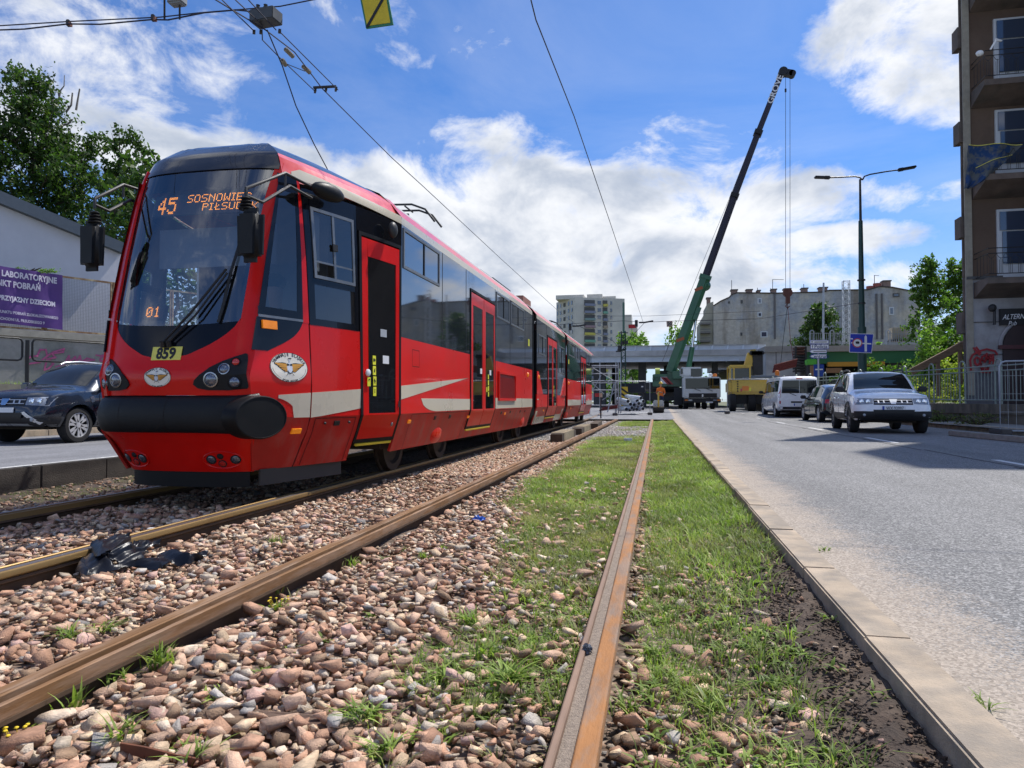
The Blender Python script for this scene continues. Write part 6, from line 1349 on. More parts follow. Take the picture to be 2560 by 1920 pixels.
# fence with hoops on its low wall
m_fg = M('galvanised_green', (.24, .28, .25), .55, metal=.4, var=.2, scale=4)
def fpt(Y, z): return Vector((fence_xy(Y), Y, z))
fb = thing('low_wall', 'stained concrete wall carrying the hooped railing', 'wall', (fence_xy(27), 27, 0)); m_lw = M('low_wall_concrete', (.15, .125, .095), .95, var=.3, scale=2, col2=(.08, .07, .055), mixs=1.5, stretch=(1, 1, .3), bump=.3)
mb = MB(); V = []
for Y in np.arange(17, 49, 2): V += [fpt(Y, -.3)-Vector((.0, 0, 0)), fpt(Y, .64+.006*(Y-17)), fpt(Y, .64+.006*(Y-17))+Vector((.3, 0, 0)), fpt(Y, -.3)+Vector((.3, 0, 0))]
n = len(V)//4; mb.add(V, [(4*i+k, 4*i+(k+1) % 4, 4*i+4+(k+1) % 4, 4*i+4+k) for i in range(n-1) for k in range(4)]+[(0, 1, 2, 3), (4*n-4, 4*n-1, 4*n-2, 4*n-3)]); P_('wall', mb, m_lw, fb)
mb = MB(); V = []
for Y in np.arange(17, 49, 2): V += [fpt(Y, .40)-Vector((.06, 0, 0)), fpt(Y, .66+.006*(Y-17))-Vector((.06, 0, 0)), fpt(Y, .66+.006*(Y-17))+Vector((.36, 0, 0)), fpt(Y, .40)+Vector((.36, 0, 0))]
mb.add(V, [(4*i+k, 4*i+(k+1) % 4, 4*i+4+(k+1) % 4, 4*i+4+k) for i in range(n-1) for k in range(4)]+[(0, 1, 2, 3), (4*n-4, 4*n-1, 4*n-2, 4*n-3)]); P_('coping', mb, m_lw, fb)
fn = thing('hooped_railing', 'grey green metal railing with rounded hoop posts along the right pavement', 'railing', (fence_xy(27)+.15, 27, .66))
def fz(Y): return .66+.006*(Y-17)
off = Vector((.15, 0, 0))
mb = MB(); Ys = [18.3, 48.0]
for z in (.12, 1.02, 1.17): MB().tube([fpt(Ys[0], fz(Ys[0])+z)+off, fpt(Ys[1], fz(Ys[1])+z)+off], .02, 6).build('rail', m_fg, fn)
Y = 18.6; k = 0
while Y < 47.6:
    p = fpt(Y, fz(Y))+off; q = fpt(Y+.28, fz(Y))+off; H_ = 1.22
    hoop = [p]+[p+Vector((0, 0, H_))]+[p.lerp(q, .5-.5*math.cos(t))+Vector((0, 0, H_+.17*math.sin(t))) for t in np.linspace(.3, math.pi-.3, 6)]+[q+Vector((0, 0, H_)), q]
    MB().tube(hoop, .026, 6).build('hoop_post', m_fg, fn, smooth=60)
    bars = MB()
    for j in range(8):
        yy = Y+.28+(1.42)*(j+1)/9; b = fpt(yy, fz(yy))+off; bars.tube([b+Vector((0, 0, .12)), b+Vector((0, 0, 1.02))], .010, 5)
    bars.build('baluster_panel', m_fg, fn); Y += 1.70; k += 1
# temporary steel barriers
m_gal = M('galvanised', (.38, .40, .43), .45, metal=.6, var=.15)
def barrier(p0, p1, h, label, mesh=True, lean=0.0):
    p0, p1 = Vector(p0), Vector(p1); t = thing('temporary_fence_panel', label, 'fence panel', (p0+p1)/2, group='temporary fence panels'); u = Vector((0, 0, h)); d = (p1-p0).normalized()
    MB().tube([p0+u*.04, p0+u*.93, p0+u*.985+d*.05, p0+u+d*.12, p1+u-d*.12, p1+u*.985-d*.05, p1+u*.93, p1+u*.04], .021, 8, closed=True).build('frame', m_gal, t, smooth=60)
    mb = MB(); L_ = (p1-p0).length
    if mesh:
        for i in range(1, int(L_/.16)): mb.tube([p0+d*.16*i+u*.05, p0+d*.16*i+u*.98], .0035, 4)
        for z in (.3, .55, .8): mb.tube([p0+u*z, p1+u*z], .004, 4)
        mb.build('wire_mesh', m_gal, t)
    for p in (p0, p1): MB().box(p+Vector((0, 0, .05)), (.24, .68, .12), bev=.02).build('foot', M('foot_block', (.09, .08, .075), .9), t)
    return t
a = at(2501, 1084, Z=.02); barrier(a, a+Vector((3.2, -.9, 0)), 1.72, 'tall temporary fence panel standing at the kerb in front of the building with the balconies')
a = at(1818, 1032, Y=39.5); a.z = gz(39.5); barrier(a, a+Vector((3.4, .2, 0)), 1.85, 'temporary fence panel in front of the excavator', False)
a = at(1538, 1030, Y=36.5); a.z = gz(36.5); barrier(a, Vector((at(1625, 1030, Y=37.5).x, 37.5, gz(37.5))), 1.75, 'temporary fence panel in front of the pile of white pipes', False)
# loose kerb beam by the right kerb
t = thing('loose_kerb_stone', 'long loose kerb stone lying in the road next to the right kerb', 'kerb stone', (7.6, 18, 0)); a, b = at(2378, 1083, Z=.04), at(2600, 1103, Z=.04); d = b-a
MB().box((a+b)/2, (.14, d.length, .12), rz=math.atan2(-d.x, d.y), bev=.015).build('stone', m_lip and M('loose_stone', (.30, .27, .23), .9, var=.2), t)

# ================= right building =================
YF = 27.7; m_pl = M('brown_plaster', (.14, .095, .07), .95, var=.25, scale=1.2, bump=.5, bscale=90, col2=(.095, .062, .045), mixs=.6); m_gf = M('ground_floor_stone', (.36, .35, .36), .9, var=.1, scale=2, col2=(.29, .28, .28), mixs=1.2, bump=.15); m_bal = M('balcony_slab', (.13, .10, .085), .9, var=.3, scale=2, col2=(.10, .085, .075), mixs=1.1)
m_iron = M('black_iron', (.015, .015, .016), .5, var=.1); m_wf = M('window_white', (.55, .57, .60), .5, var=.05); m_wg = M('window_glass', (.03, .05, .09), .04, var=0, spec=1.0, coat=1.0)
rb = thing('apartment_building', 'brown plastered building with iron balconies and a pub sign at the right edge', 'building', (16, YF, .6)); XL = 10.85
fp = lambda e: [(XL-e, YF-e*.6), (27, YF-e*.6), (27, YF+14), (XL+7.2-e, YF+14)]; P_('upper_wall', MB().prism(fp(0), 2, 5.2, 22.0), m_pl, rb); P_('ground_floor_wall', MB().prism(fp(.03), 2, .5, 5.18), m_gf, rb)
P_('plinth', MB().prism(fp(.07), 2, .4, 1.85), M('plinth_dark', (.12, .12, .13), .9, var=.2), rb); P_('roof', MB().prism(fp(.35), 2, 22.0, 22.6), M('roof_dark', (.06, .05, .05), .8), rb)
P_('corner_strip', MB().box((XL+.10, YF-.03, 11.5), (.22, .08, 21)), M('corner_cream', (.30, .27, .22), .9, var=.15), rb); P_('downpipe', MB().cyl((XL+.05, YF+.25, 1), (XL+.05, YF+.25, 21.5), .06, n=8), m_bal, rb)
P_('shadow_bay', MB().box((17.5, YF-1.4, 14.6), (8.4, 2.8, 27.6)), m_pl, rb)  # unseen bay, added out of view to cast the nearer road shadow
for k in range(6): P_('side_sill', MB().box((XL-.02, YF+.3, 3.6+k*3.45), (.2, .5, .75)), m_bal, rb)
mb = MB(); P_('cornice_line', MB().box((XL+3.5, YF-.04, 5.18), (7, .12, .10)), m_dark, rb); P_('cornice_line', MB().box((XL+3.5, YF-.035, 3.6), (7, .05, .025)), m_dark, rb); P_('cornice_line', MB().box((XL+3.5, YF-.035, 2.45), (7, .05, .02)), m_dark, rb)
ztop = [at(2425, y, Y=YF-1.1).z for y in (694, 436, 200, -50)]; zt2 = []
for k, y0 in enumerate((694, 436, 200, -50)):
    z1 = at(2425, y0, Y=YF-1.1).z; H_ = 1.05
    sl_ = P_('balcony', MB().box((XL+.25+2.2, YF-.55, z1-.12), (4.4, 1.1, .2)).add([(XL+.25, YF-1.05, z1-.22), (XL+4.65, YF-1.05, z1-.22), (XL+4.65, YF, z1-.6), (XL+.25, YF, z1-.6), (XL+.25, YF, z1-.22), (XL+4.65, YF, z1-.22)], [(0, 1, 2, 3), (0, 4, 5, 1), (2, 5, 4, 3), (0, 3, 4), (1, 5, 2)]), m_bal, rb)
    rl_ = MB(); xs = XL+.3; 
    for z in (.12, .82, 1.0): rl_.tube([(xs, YF, z1+z), (xs, YF-1.04, z1+z), (xs+4.3, YF-1.04, z1+z), (xs+4.3, YF, z1+z)], .016, 5)
    for j in range(15):
        x = xs+.1+j*.29
        for dx in (-.05, 0, .05): rl_.tube([(x+dx, YF-1.04, z1+.12), (x+dx, YF-1.04, z1+.60 if dx else z1+.68)], .008, 4)
        rl_.tube([(x-.14+.28*u, YF-1.04, z1+.82-.18*math.sin(math.pi*u)) for u in np.linspace(0, 1, 7)], .009, 4)
    for j in range(4): rl_.tube([(xs, YF-.2-j*.25, z1+.12), (xs, YF-.2-j*.25, z1+.82)], .008, 4)
    P_('balcony_railing', rl_, m_iron, sl_)
    xw = at(2489, 500, Y=YF).x; w = 1.5; zb, zh = z1-.02, z1+2.55
    fr = P_('window', MB().box((xw+w/2, YF-.02, (zb+zh)/2), (w, .12, zh-zb)), m_wf, rb)
    P_('pane', MB().box((xw+w/2, YF-.10, zh-.42), (w-.16, .06, .66)), m_wg, fr); P_('pane', MB().box((xw+w/2-.0, YF-.10, zb+.85+.35), (w-.3, .06, 1.15)), m_wg, fr); P_('door_panel', MB().box((xw+w/2, YF-.09, zb+.3), (w-.3, .04, .55)), m_wf, fr)
fl = thing('balcony_banner', 'blue and yellow crumpled fan banner hanging on the second lowest balcony corner', 'banner', (XL+.5, YF-1.15, at(2425, 400, Y=YF-1.1).z))
z1 = at(2425, 436, Y=YF-1.1).z
def ban(u, v): x = XL+lin(-.30, 1.35*(v**.8), u)-.15*(1-v); return (x, YF-1.12-.10*math.sin(u*9+v*3)-.05*math.sin(v*14), z1+lin(-.35-.15*(1-u), .98, v)-.1*u)
m_bn = M('banner_cloth', (.015, .05, .15), .9, var=.2, col2=(.09, .10, .11), mixs=3, thr=(.45, .55)); P_('cloth', MB().grid(ban, 20, 12, .02), m_bn, fl, 60)
P_('yellow_trim', MB().tube([Vector(ban(u, 1))+Vector((0, -.03, .02)) for u in np.linspace(0, 1, 12)], .012, 5).tube([Vector(ban(u, .35+.45*u))+Vector((0, -.04, 0)) for u in np.linspace(.3, 1, 10)], .010, 5), m_numy, fl)
pt = thing('potted_plants', 'balcony plants and pale plastic windmill on the top visible balcony', 'plants', (XL+1.5, YF-1, z1+3)); z2 = at(2425, 200, Y=YF-1.1).z
def leafball(n, c, r, size, cols, seed=0, flat=1.0):
    g = np.random.default_rng(seed); d = g.normal(size=(n, 3)); d /= np.linalg.norm(d, axis=1)[:, None]; p = c+d*(g.random(n)**.4)[:, None]*np.array(r); return leaves(p, size, cols, g)
def leaves(p, size, cols, g):
    n = len(p); a = g.normal(size=(n, 3)); a /= np.linalg.norm(a, axis=1)[:, None]; b = np.cross(a, g.normal(size=(n, 3))); b /= np.linalg.norm(b, axis=1)[:, None]; s = size*g.uniform(.6, 1.3, n)[:, None]
    V = np.stack([p-a*s, p-b*s*.55, p+a*s, p+b*s*.55], 1).reshape(-1, 3); F = np.arange(4*n).reshape(-1, 4)
    C = np.repeat(np.array(cols)[g.integers(0, len(cols), n)]*g.uniform(.7, 1.3, (n, 1)), 4, 0); return V, F, C
m_leaf = M('leaf', rough=.5, var=.15, scale=1.2, attr='Col', spec=.3, leafy=.35)
GD = [(.032, .066, .014), (.042, .085, .017), (.056, .105, .022), (.025, .05, .012), (.08, .12, .03)]
GLt = [(.14, .24, .04), (.18, .30, .05), (.10, .20, .035), (.22, .33, .07)]
def lobj(name, V, F, C, par): V = V-np.array(wloc(par)) if par else V; return np_mesh(name, V, F, m_leaf, C, parent=par)
V, F, C = leafball(500, np.array((XL+3.2, YF-1.0, z2+.9)), (.7, .35, .35), .07, GD); lobj('foliage', V, F, C, pt)
P_('windmill', MB().ell((XL+.12, YF-1.1, z2+.9), (.13, .1, .10), 8, 6).tube([(XL+.45, YF-1.1, z2+1.0), (XL+.62, YF-1.1, z2+1.3), (XL+.8, YF-1.1, z2+1.25), (XL+.6, YF-1.1, z2+1.35)], .04, 4), m_white, pt, None)
# pub sign, door arch, lamp, graffiti
sg_ = boxat(2501, 771, 2585, 812, YF-.14, .08).build('sign_board', m_ink, rb); c = at(2501, 795, Y=YF-.15)
text_mb('ALTERNATYWA', .25, lambda a, b, h: (c.x+.08+a*1.0+b*.25, YF-.155, c.z+.02+b+a*.03), align='LEFT', sx=.75, bold=.002).build('sign_text', m_white, sg_); text_mb('Pub', .22, lambda a, b, h: (c.x+.25+a+b*.25, YF-.155, c.z-.20+b), align='LEFT', sx=.8).build('sign_text', m_white, sg_)
dx = at(2505, 900, Y=YF).x; zc_ = at(2530, 868, Y=YF).z; mb = MB(); n = 16; r = .95; V = [(dx+r+r*math.cos(t), YF-.09, zc_+r*math.sin(t)) for t in np.linspace(0, math.pi, n)]+[(dx, YF-.09, .7), (dx+2*r, YF-.09, .7)]
mb.add(V, [tuple(range(n))+(n, n+1)]).add([(a, YF-.04, b) for a, _, b in V], [tuple(range(n))+(n, n+1)]); P_('arched_door', mb, M('door_dark', (.035, .02, .022), .5, var=.2), rb)
P_('doorway_lintel', MB().box((dx+.9, YF-.12, zc_), (2.1, .08, .14)), M('door_red', (.09, .03, .035), .6), rb); P_('arch_trim', MB().tube([(dx+r+(r+.08)*math.cos(t), YF-.06, zc_+(r+.08)*math.sin(t)) for t in np.linspace(0, math.pi, 16)], .06, 6), m_gf, rb)
lp = P_('wall_lamp', MB().cyl(at(2486, 772, Y=YF-.3), at(2486, 812, Y=YF-.3), .05, n=8).ell(at(2481, 770, Y=YF-.3), .14, 8, 6), m_dk, rb)
gr = MB(); m_graf = M('graffiti_red', (.30, .03, .035), .8)
STK = [0]
def stroke(mb, pts, Y, r=.035):
    P = [at(x, y, Y=Y) for x, y in pts]; P = [p for i, p in enumerate(P)]
    Q = []
    for i in range(len(P)-1):
        for k in range(3): Q.append(P[i].lerp(P[i+1], k/3))
    Q.append(P[-1])
    for i in range(len(Q)-1):
        STK[0] += 1; e_ = Vector((0, -.0004*STK[0], 0)); Q[i] = Q[i]+e_; Q[i+1] = Q[i+1]+e_
        d = (Q[i+1]-Q[i]).normalized(); s = d.cross(Vector((0, 1, 0))).normalized()*r; mb.add([Q[i]+s-d*r*.6, Q[i]-s-d*r*.6, Q[i+1]-s+d*r*.6, Q[i+1]+s+d*r*.6], [(0, 1, 2, 3)])
def zg(x, y): return (2200+x*.1627, 860+y*.1627)
for st in ([(1440, 60), (1530, 170)], [(1480, 50), (1545, 140)], [(1400, 400), (1385, 250), (1420, 170), (1520, 110), (1640, 80), (1760, 110), (1800, 160)], [(1460, 300), (1450, 240), (1480, 205), (1530, 230), (1540, 290), (1490, 330), (1460, 300)], [(1565, 195), (1560, 250), (1600, 260)], [(1585, 190), (1640, 150), (1620, 240), (1600, 280)], [(1630, 220), (1650, 190), (1665, 215), (1640, 225), (1665, 240)], [(1680, 300), (1685, 165), (1705, 260), (1725, 160), (1735, 300)], [(1520, 300), (1560, 310)], [(1540, 340), (1560, 400), (1590, 350)], [(1610, 350), (1650, 350), (1650, 390), (1610, 390)], [(1545, 430), (1690, 435), (1700, 415)]): stroke(gr, [zg(*p) for p in st], YF-.115)
P_('graffiti', gr, m_graf, rb)

# ================= grey gable building =================
YG = 105.0
m_gr = bpy.data.materials.new('stained_render'); m_gr.use_nodes = True; m_gr.node_tree.nodes.clear(); a_ = NT(m_gr.node_tree)
def _g():
    a = a_; tc = a('ShaderNodeTexCoord'); v = tc.outputs['Object']; l = m_gr.node_tree.links
    n1 = a('ShaderNodeTexNoise', i_Vector=v, i_Scale=.09, i_Detail=9.0, i_Roughness=.72); mp = a('ShaderNodeMapping', i_0=v, i_3=(.30, .3, .03)); n2 = a('ShaderNodeTexNoise', i_Vector=mp.outputs[0], i_Scale=1.0, i_Detail=6.0, i_Roughness=.6)
    m1 = a('ShaderNodeMix', data_type='RGBA', i_0=a('ShaderNodeMapRange', i_0=n1.outputs[0], i_1=.44, i_2=.54).outputs[0]); m1.inputs[6].default_value = (.48, .44, .375, 1); m1.inputs[7].default_value = (.33, .35, .385, 1)
    m2 = a('ShaderNodeMix', data_type='RGBA', i_0=math_(a, 'MULTIPLY', a('ShaderNodeMapRange', i_0=n2.outputs[0], i_1=.52, i_2=.66).outputs[0], .85), i_6=m1.outputs[2]); m2.inputs[7].default_value = (.20, .165, .13, 1)
    br_ = a('ShaderNodeTexNoise', i_Vector=v, i_Scale=1.6, i_Detail=8.0, i_Roughness=.8); k = a('ShaderNodeMapRange', i_0=br_.outputs[0], i_1=.3, i_2=.7, i_3=.66, i_4=1.25)
    sc = a('ShaderNodeVectorMath', operation='SCALE', i_0=m2.outputs[2]); l.new(k.outputs[0], sc.inputs[3]); b = a('ShaderNodeBsdfPrincipled', i_0=sc.outputs[0], i_Roughness=.95); a('ShaderNodeOutputMaterial', i_0=b.outputs[0])
_g()
def z5(x, y, Y=YG): return at(1720+x*.27125, 680+y*.27125, Y=Y)
gbd = thing('tenement_building', 'long stained grey blank-walled tenement with chimneys on the skyline', 'building', (22, YG, 4))
poly = [(235, 900), (235, 310), (300, 268), (380, 232), (400, 208), (455, 190), (800, 194), (1240, 184), (1300, 168), (1660, 162), (1770, 132), (1885, 140), (2142, 190), (2142, 900)]
P_('wall', MB().prism([(z5(*p).x, z5(*p).z) for p in poly], 1, YG, YG+13), m_gr, gbd)
P_('roof_edge', (lambda mb: [mb.tube([z5(*p, YG-.1) for p in poly[1:-1]], .09, 5), mb][1])(MB()), M('roof_edge_dark', (.07, .055, .05), .8), gbd)
for (x0, x1, y0, y1) in ((405, 460, 162, 215), (545, 598, 160, 195), (648, 672, 168, 195), (780, 822, 157, 198), (895, 955, 152, 200), (1060, 1112, 147, 190), (1222, 1295, 140, 185), (1815, 1882, 78, 145), (178, 210, 237, 300)):
    a, b = z5(x0, y1), z5(x1, y0); ch_ = P_('chimney', MB().box(((a.x+b.x)/2, YG+1.2, (a.z+b.z)/2), (b.x-a.x, 1.2, b.z-a.z)), M('chimney_brick', (.23, .16, .13), .9, var=.2), gbd); P_('chimney_cap', MB().box(((a.x+b.x)/2, YG+1.2, b.z+.08), (b.x-a.x+.2, 1.4, .16)), m_dark, ch_)
for (x0, x1, y0, y1) in ((1670, 1725, 120, 160), (1747, 1775, 94, 135)): a, b = z5(x0, y1), z5(x1, y0); P_('chimney_pot', MB().cyl(((a.x+b.x)/2, YG+1, a.z), ((a.x+b.x)/2, YG+1, b.z), .5, n=10), M('pot_red', (.28, .08, .06), .8), gbd)
for (x0, x1, y0, y1, k) in ((640, 680, 240, 293, 1), (640, 682, 370, 416, 1), (668, 732, 545, 604, 1), (485, 505, 258, 290, 0), (370, 386, 270, 291, 0), (483, 500, 558, 588, 0), (1887, 1948, 195, 232, 0), (1853, 1898, 322, 397, 1)):
    a, b = z5(x0, y1), z5(x1, y0); w = P_('window', MB().box(((a.x+b.x)/2, YG-.02, (a.z+b.z)/2), (b.x-a.x, .12, b.z-a.z)), m_wf if k else m_dark, gbd); P_('pane', MB().box(((a.x+b.x)/2, YG-.09, (a.z+b.z)/2), (b.x-a.x-.3, .05, b.z-a.z-.3)), m_wg, w)
for x in (800, 1790, 1740): a = z5(x, 620); b = z5(x, 200); P_('downpipe', MB().cyl((a.x, YG-.15, a.z), (a.x, YG-.15, b.z), .12, n=6), M('pipe_dark', (.13, .12, .12), .7), gbd)
for (x, y0, y1, w) in ((402, 75, 165, 0), (780, 68, 160, 30), (1067, 110, 150, 0), (1718, 30, 110, 12), (640, 145, 175, 0), (760, 150, 190, 0)): a, b = z5(x, y1, YG+1), z5(x, y0, YG+1); mb = MB().tube([a, b], .05, 4); (mb.tube([b, b+Vector((w*.05, 0, -.1))], .04, 4) if w else None); P_('antenna', mb, m_dk, gbd)
sf = MB().prism([(z5(118, 0).x, 0)]*0 or [(z5(112, 470).x+.0, z5(0, 690).z), (z5(112, 455).x, z5(0, 455).z), (z5(178, 345).x, z5(0, 345).z), (z5(178, 295).x, z5(0, 295).z), (z5(236, 275).x, z5(0, 275).z), (z5(236, 310).x, z5(0, 690).z)], 1, YG+.4, YG+9); P_('courtyard_wall', sf, M('cream_render', (.36, .34, .27), .9, var=.15, scale=.5), gbd)
for k, y in enumerate((480, 560, 640)): a, b = z5(112, y, YG-.4), z5(205, y-12, YG-.4); P_('balcony', MB().box(((a.x+b.x)/2, YG-.4, a.z), (b.x-a.x, 1.4, .25)).box(((a.x+b.x)/2, YG-1.0, a.z+.45), (b.x-a.x, .06, .12)), M('balcony_dark', (.16, .15, .14), .7), gbd)
# ================= tower block =================
tw = thing('tower_block', 'pale grey high-rise block of flats with coloured balconies far behind the bridge', 'building', at(1470, 960, D=272)); m_tw = M('tower_panel', (.55, .53, .48), .85, var=.08, scale=.12, col2=(.47, .46, .42), mixs=.08)
def tp(px, D): p = at(px, 1003, D=D); return Vector((p.x, p.y, 0))
c0, cr, cl = tp(1436.7, 270), tp(1562.5, 274), tp(1391.3, 285); cb_ = cl+(cr-c0)
Zt = CH+270/1750*(1003-742)
V = [(*p.xy, z) for z in (1.0, Zt) for p in (c0, cr, cb_, cl)]; P_('wall', MB().add(V, [(0, 1, 5, 4), (1, 2, 6, 5), (2, 3, 7, 6), (3, 0, 4, 7), (4, 5, 6, 7)]), m_tw, tw)
ce = (c0+cl)/2; P_('roof_house', MB().box(((c0+(cr-c0)*.12+(cl-c0)*.5).x, (c0+(cr-c0)*.12+(cl-c0)*.5).y, Zt+.6), (11, 9, 1.6)), m_tw, tw); P_('roof_house', MB().box(((c0+(cr-c0)*.38).x, (c0+(cr-c0)*.38).y+6, Zt+.8), (6, 4, 2.4)), m_tw, tw); P_('roof_house', MB().box(((c0+(cr-c0)*.68).x, (c0+(cr-c0)*.68).y+5, Zt+.5), (5, 3, 1.6)), m_tw, tw)
u_ = (cr-c0)/ (757-235); nrm_ = Vector((u_.y, -u_.x, 0)).normalized(); bcol = [(.20, .22, .30), (.20, .22, .30), (.18, .26, .26), (.28, .20, .22), (.50, .45, .10), (.16, .34, .26), (.2, .22, .3), (.3, .25, .2), (.2, .22, .3)]
for f in range(12):
    zf_ = Zt-1.9-f*2.82
    if zf_ < 3: break
    for (x0, x1, kind) in ((335, 443, 'b'), (527, 573, 'b'), (470, 512, 'w'), (605, 625, 'w')):
        a = c0+u_*(x0-235); b = c0+u_*(x1-235); m_ = (a+b)/2; ang = math.atan2((b-a).y, (b-a).x); w = (b-a).length
        if kind == 'b':
            o = P_('balcony', MB().box((*(m_+nrm_*.05).xy, zf_-.1), (w, .5, 2.1), rz=ang), m_dark, tw); P_('balcony_front', MB().box((*(m_+nrm_*.75).xy, zf_-1.0), (w*.98, .9, .95), rz=ang), M('balcony_panel_%d' % ((f+(x0 > 500)*4) % 9), bcol[(f+(x0 > 500)*4) % 9], .8, var=.05), o)
        else: P_('window', MB().box((*(m_+nrm_*.05).xy, zf_), (w*.8, .3, 1.4), rz=ang), m_wg, tw)
    for t0, t1 in ((.48, .58), (.10, .16), (.28, .33), (.72, .77), (.9, .94)):
        a, b = c0.lerp(cl, t0), c0.lerp(cl, t1); m_ = (a+b)/2; n2 = Vector((-(cl-c0).y, (cl-c0).x, 0)).normalized(); n2 = n2 if n2.y < 0 else -n2; P_('window', MB().box((*(m_+n2*.05).xy, zf_), ((b-a).length, .3, 1.5), rz=math.atan2((b-a).y, (b-a).x)), m_dark if t0 == .48 else m_wg, tw)
t2 = thing('tower_block', 'narrow stepped grey block of flats peeping out right of the tall one', 'building', at(1590, 960, D=310)); a = at(1562, 787, D=310); b = at(1580, 1000, D=310); P_('wall', MB().box(((a.x+b.x)/2, a.y+6, a.z/2), (b.x-a.x, 12, a.z)), m_tw, t2); a = at(1580, 816, D=310); b = at(1594, 1000, D=310); P_('lower_wall', MB().box(((a.x+b.x)/2, a.y+5, a.z/2), (b.x-a.x, 10, a.z)), m_tw, t2)

# ================= left side: terrace, wall, banner, white building =================
W0 = at(0, 1003, D=22.0); W1 = at(274, 1003, D=24.6); wd = (W1-W0); wd.z = 0; wd.normalize(); wn = Vector((wd.y, -wd.x, 0))   # towards the road
if wn.dot(Vector((0, 0, 0))-W0) < 0: wn = -wn
m_gw = M('graffiti_wall', (.30, .29, .27), .95, var=.15, scale=2, col2=(.22, .22, .20), mixs=.9, bump=.25)
def wp_(s, off, z): p = W0+wd*s+wn*off; return Vector((p.x, p.y, z))
def wall_seg(s0, s1, off, th, z0, z1, mb=None):
    mb = mb or MB(); V = [wp_(s, o, z) for s in (s0, s1) for o in (off, off-th) for z in (z0, z1)]; return mb.add(V, [(0, 1, 3, 2), (4, 6, 7, 5), (0, 4, 5, 1), (2, 3, 7, 6), (0, 2, 6, 4), (1, 5, 7, 3)])
gwl = thing('retaining_wall', 'grey concrete wall with pink graffiti under the mesh fence', 'wall', wp_(0, 0, 1.2)); P_('wall', wall_seg(-12, 22, 0, .5, .2, 2.86), m_gw, gwl); P_('coping', wall_seg(-12, 22, .1, .7, 2.865, 3.08), M('coping_beige', (.36, .33, .27), .9, var=.15), gwl)
mb = MB(); m_pk = M('graffiti_pink', (.42, .10, .22), .8)
def zq(x, y): return (x*.3918, 600+y*.3918)
def onwall(px, py, off=.012):
    d = Vector(ray(px, py)); n = wn; t = (wp_(0, off, 0)-Vector(CP)).dot(n)/d.dot(n); return Vector(CP)+d*t
for st in ([(165, 745), (235, 740), (255, 700), (290, 700), (300, 740), (250, 780), (180, 790), (165, 760), (200, 745)], [(300, 740), (340, 715), (405, 695), (400, 715), (330, 725), (350, 750), (300, 760), (290, 800), (285, 828), (310, 820), (340, 790), (320, 770)], [(360, 810), (410, 790), (440, 740), (445, 780), (480, 745), (485, 785), (510, 740), (520, 780), (555, 755), (600, 765), (540, 775)], [(615, 735), (645, 740)], [(640, 760), (655, 735), (670, 760), (685, 740)], [(640, 770), (670, 775)]):
    P = [onwall(*zq(*p)) for p in st]
    for i in range(len(P)-1):
        STK[0] += 1; P[i] = P[i]+wn*.0004*(STK[0] % 60); P[i+1] = P[i+1]+wn*.0004*(STK[0] % 60)
        d = (P[i+1]-P[i]).normalized(); s = d.cross(wn).normalized()*.028; mb.add([P[i]+s-d*.03, P[i]-s-d*.03, P[i+1]-s+d*.03, P[i+1]+s+d*.03], [(0, 1, 2, 3)])
P_('graffiti', mb, m_pk, gwl)
# mesh fence
mf = thing('mesh_fence', 'rusty framed wire mesh fence standing on the graffiti wall', 'fence', wp_(0, -.2, 3.08)); m_rf = M('rusty_frame', (.26, .15, .075), .8, var=.3, scale=4, col2=(.4, .33, .2), mixs=4); fz0, fz1 = 3.12, 5.02
fpost = []
for k in range(-4, 8):
    s0 = -.35+k*2.12+1.63; s1 = s0+2.04
    mb = MB()
    for s in (s0, s1): mb.box(wp_(s, -.15, (fz0+fz1)/2), (.06, .06, fz1-fz0))
    for z in (fz0+.03, fz1-.03): wall_seg(s0, s1, -.12, .05, z-.03, z+.03, mb)
    fr_ = P_('frame', mb, m_rf, mf); mb = MB()
    for i in range(1, 41): wall_seg(s0+i*.05, s0+i*.05+.006, -.145, .006, fz0+.05, fz1-.05, mb)
    for i in range(1, 38): wall_seg(s0+.03, s1-.03, -.152, .006, fz0+i*.05, fz0+i*.05+.006, mb)
    P_('wire_mesh', mb, M('mesh_wire', (.22, .22, .22), .6), fr_)
def bpt(px, py, off=-.05): return onwall(px, py, off)
bn = thing('banner', 'purple advertising banner with white lettering tied to the mesh fence', 'banner', bpt(60, 740)); A0, A1, A2, A3 = bpt(-160, 789), bpt(157, 824.5), bpt(155.5, 688), bpt(-160, 641)
def bnf(u, v, h=0): p = A0.lerp(A1, u).lerp(A3.lerp(A2, u), v); return p+wn*(h+.02*math.sin(u*23+v*4)+.012*math.sin(v*9))
P_('cloth', MB().grid(bnf, 40, 12, .01), M('banner_purple', (.095, .04, .20), .5, var=.08), bn, 60)
Lw = (A1-A0).length; Lh = (A2-A1).length
def btext(t, px, py, size, al='RIGHT', bold=.010):
    c = bpt(px, py); u0 = (c-A0).dot((A1-A0).normalized())/Lw; b0 = A0.lerp(A1, u0); t0 = A3.lerp(A2, u0); v0 = (c-b0).dot((t0-b0))/(t0-b0).length_squared
    text_mb(t, size, lambda a, b, h: bnf(u0+a/Lw, v0+b/Lh, .022), align=al, bold=bold, sx=.73).build('banner_text', M('banner_white', (.62, .58, .68), .6, var=0), bn)
btext('LABORATORYJNE', 150, 704, .27); btext('PUNKT POBRAŃ', 108, 722, .27); btext('PRZYJAZNY DZIECIOM', 143, 762, .215); btext('PUNKTU POBRAŃ ZLOKALIZOWANEGO', 147, 796, .125, bold=.003); btext('WSCHODNI UL. PIŁSUDSKIEGO 9', 111, 808.5, .125, bold=.003)
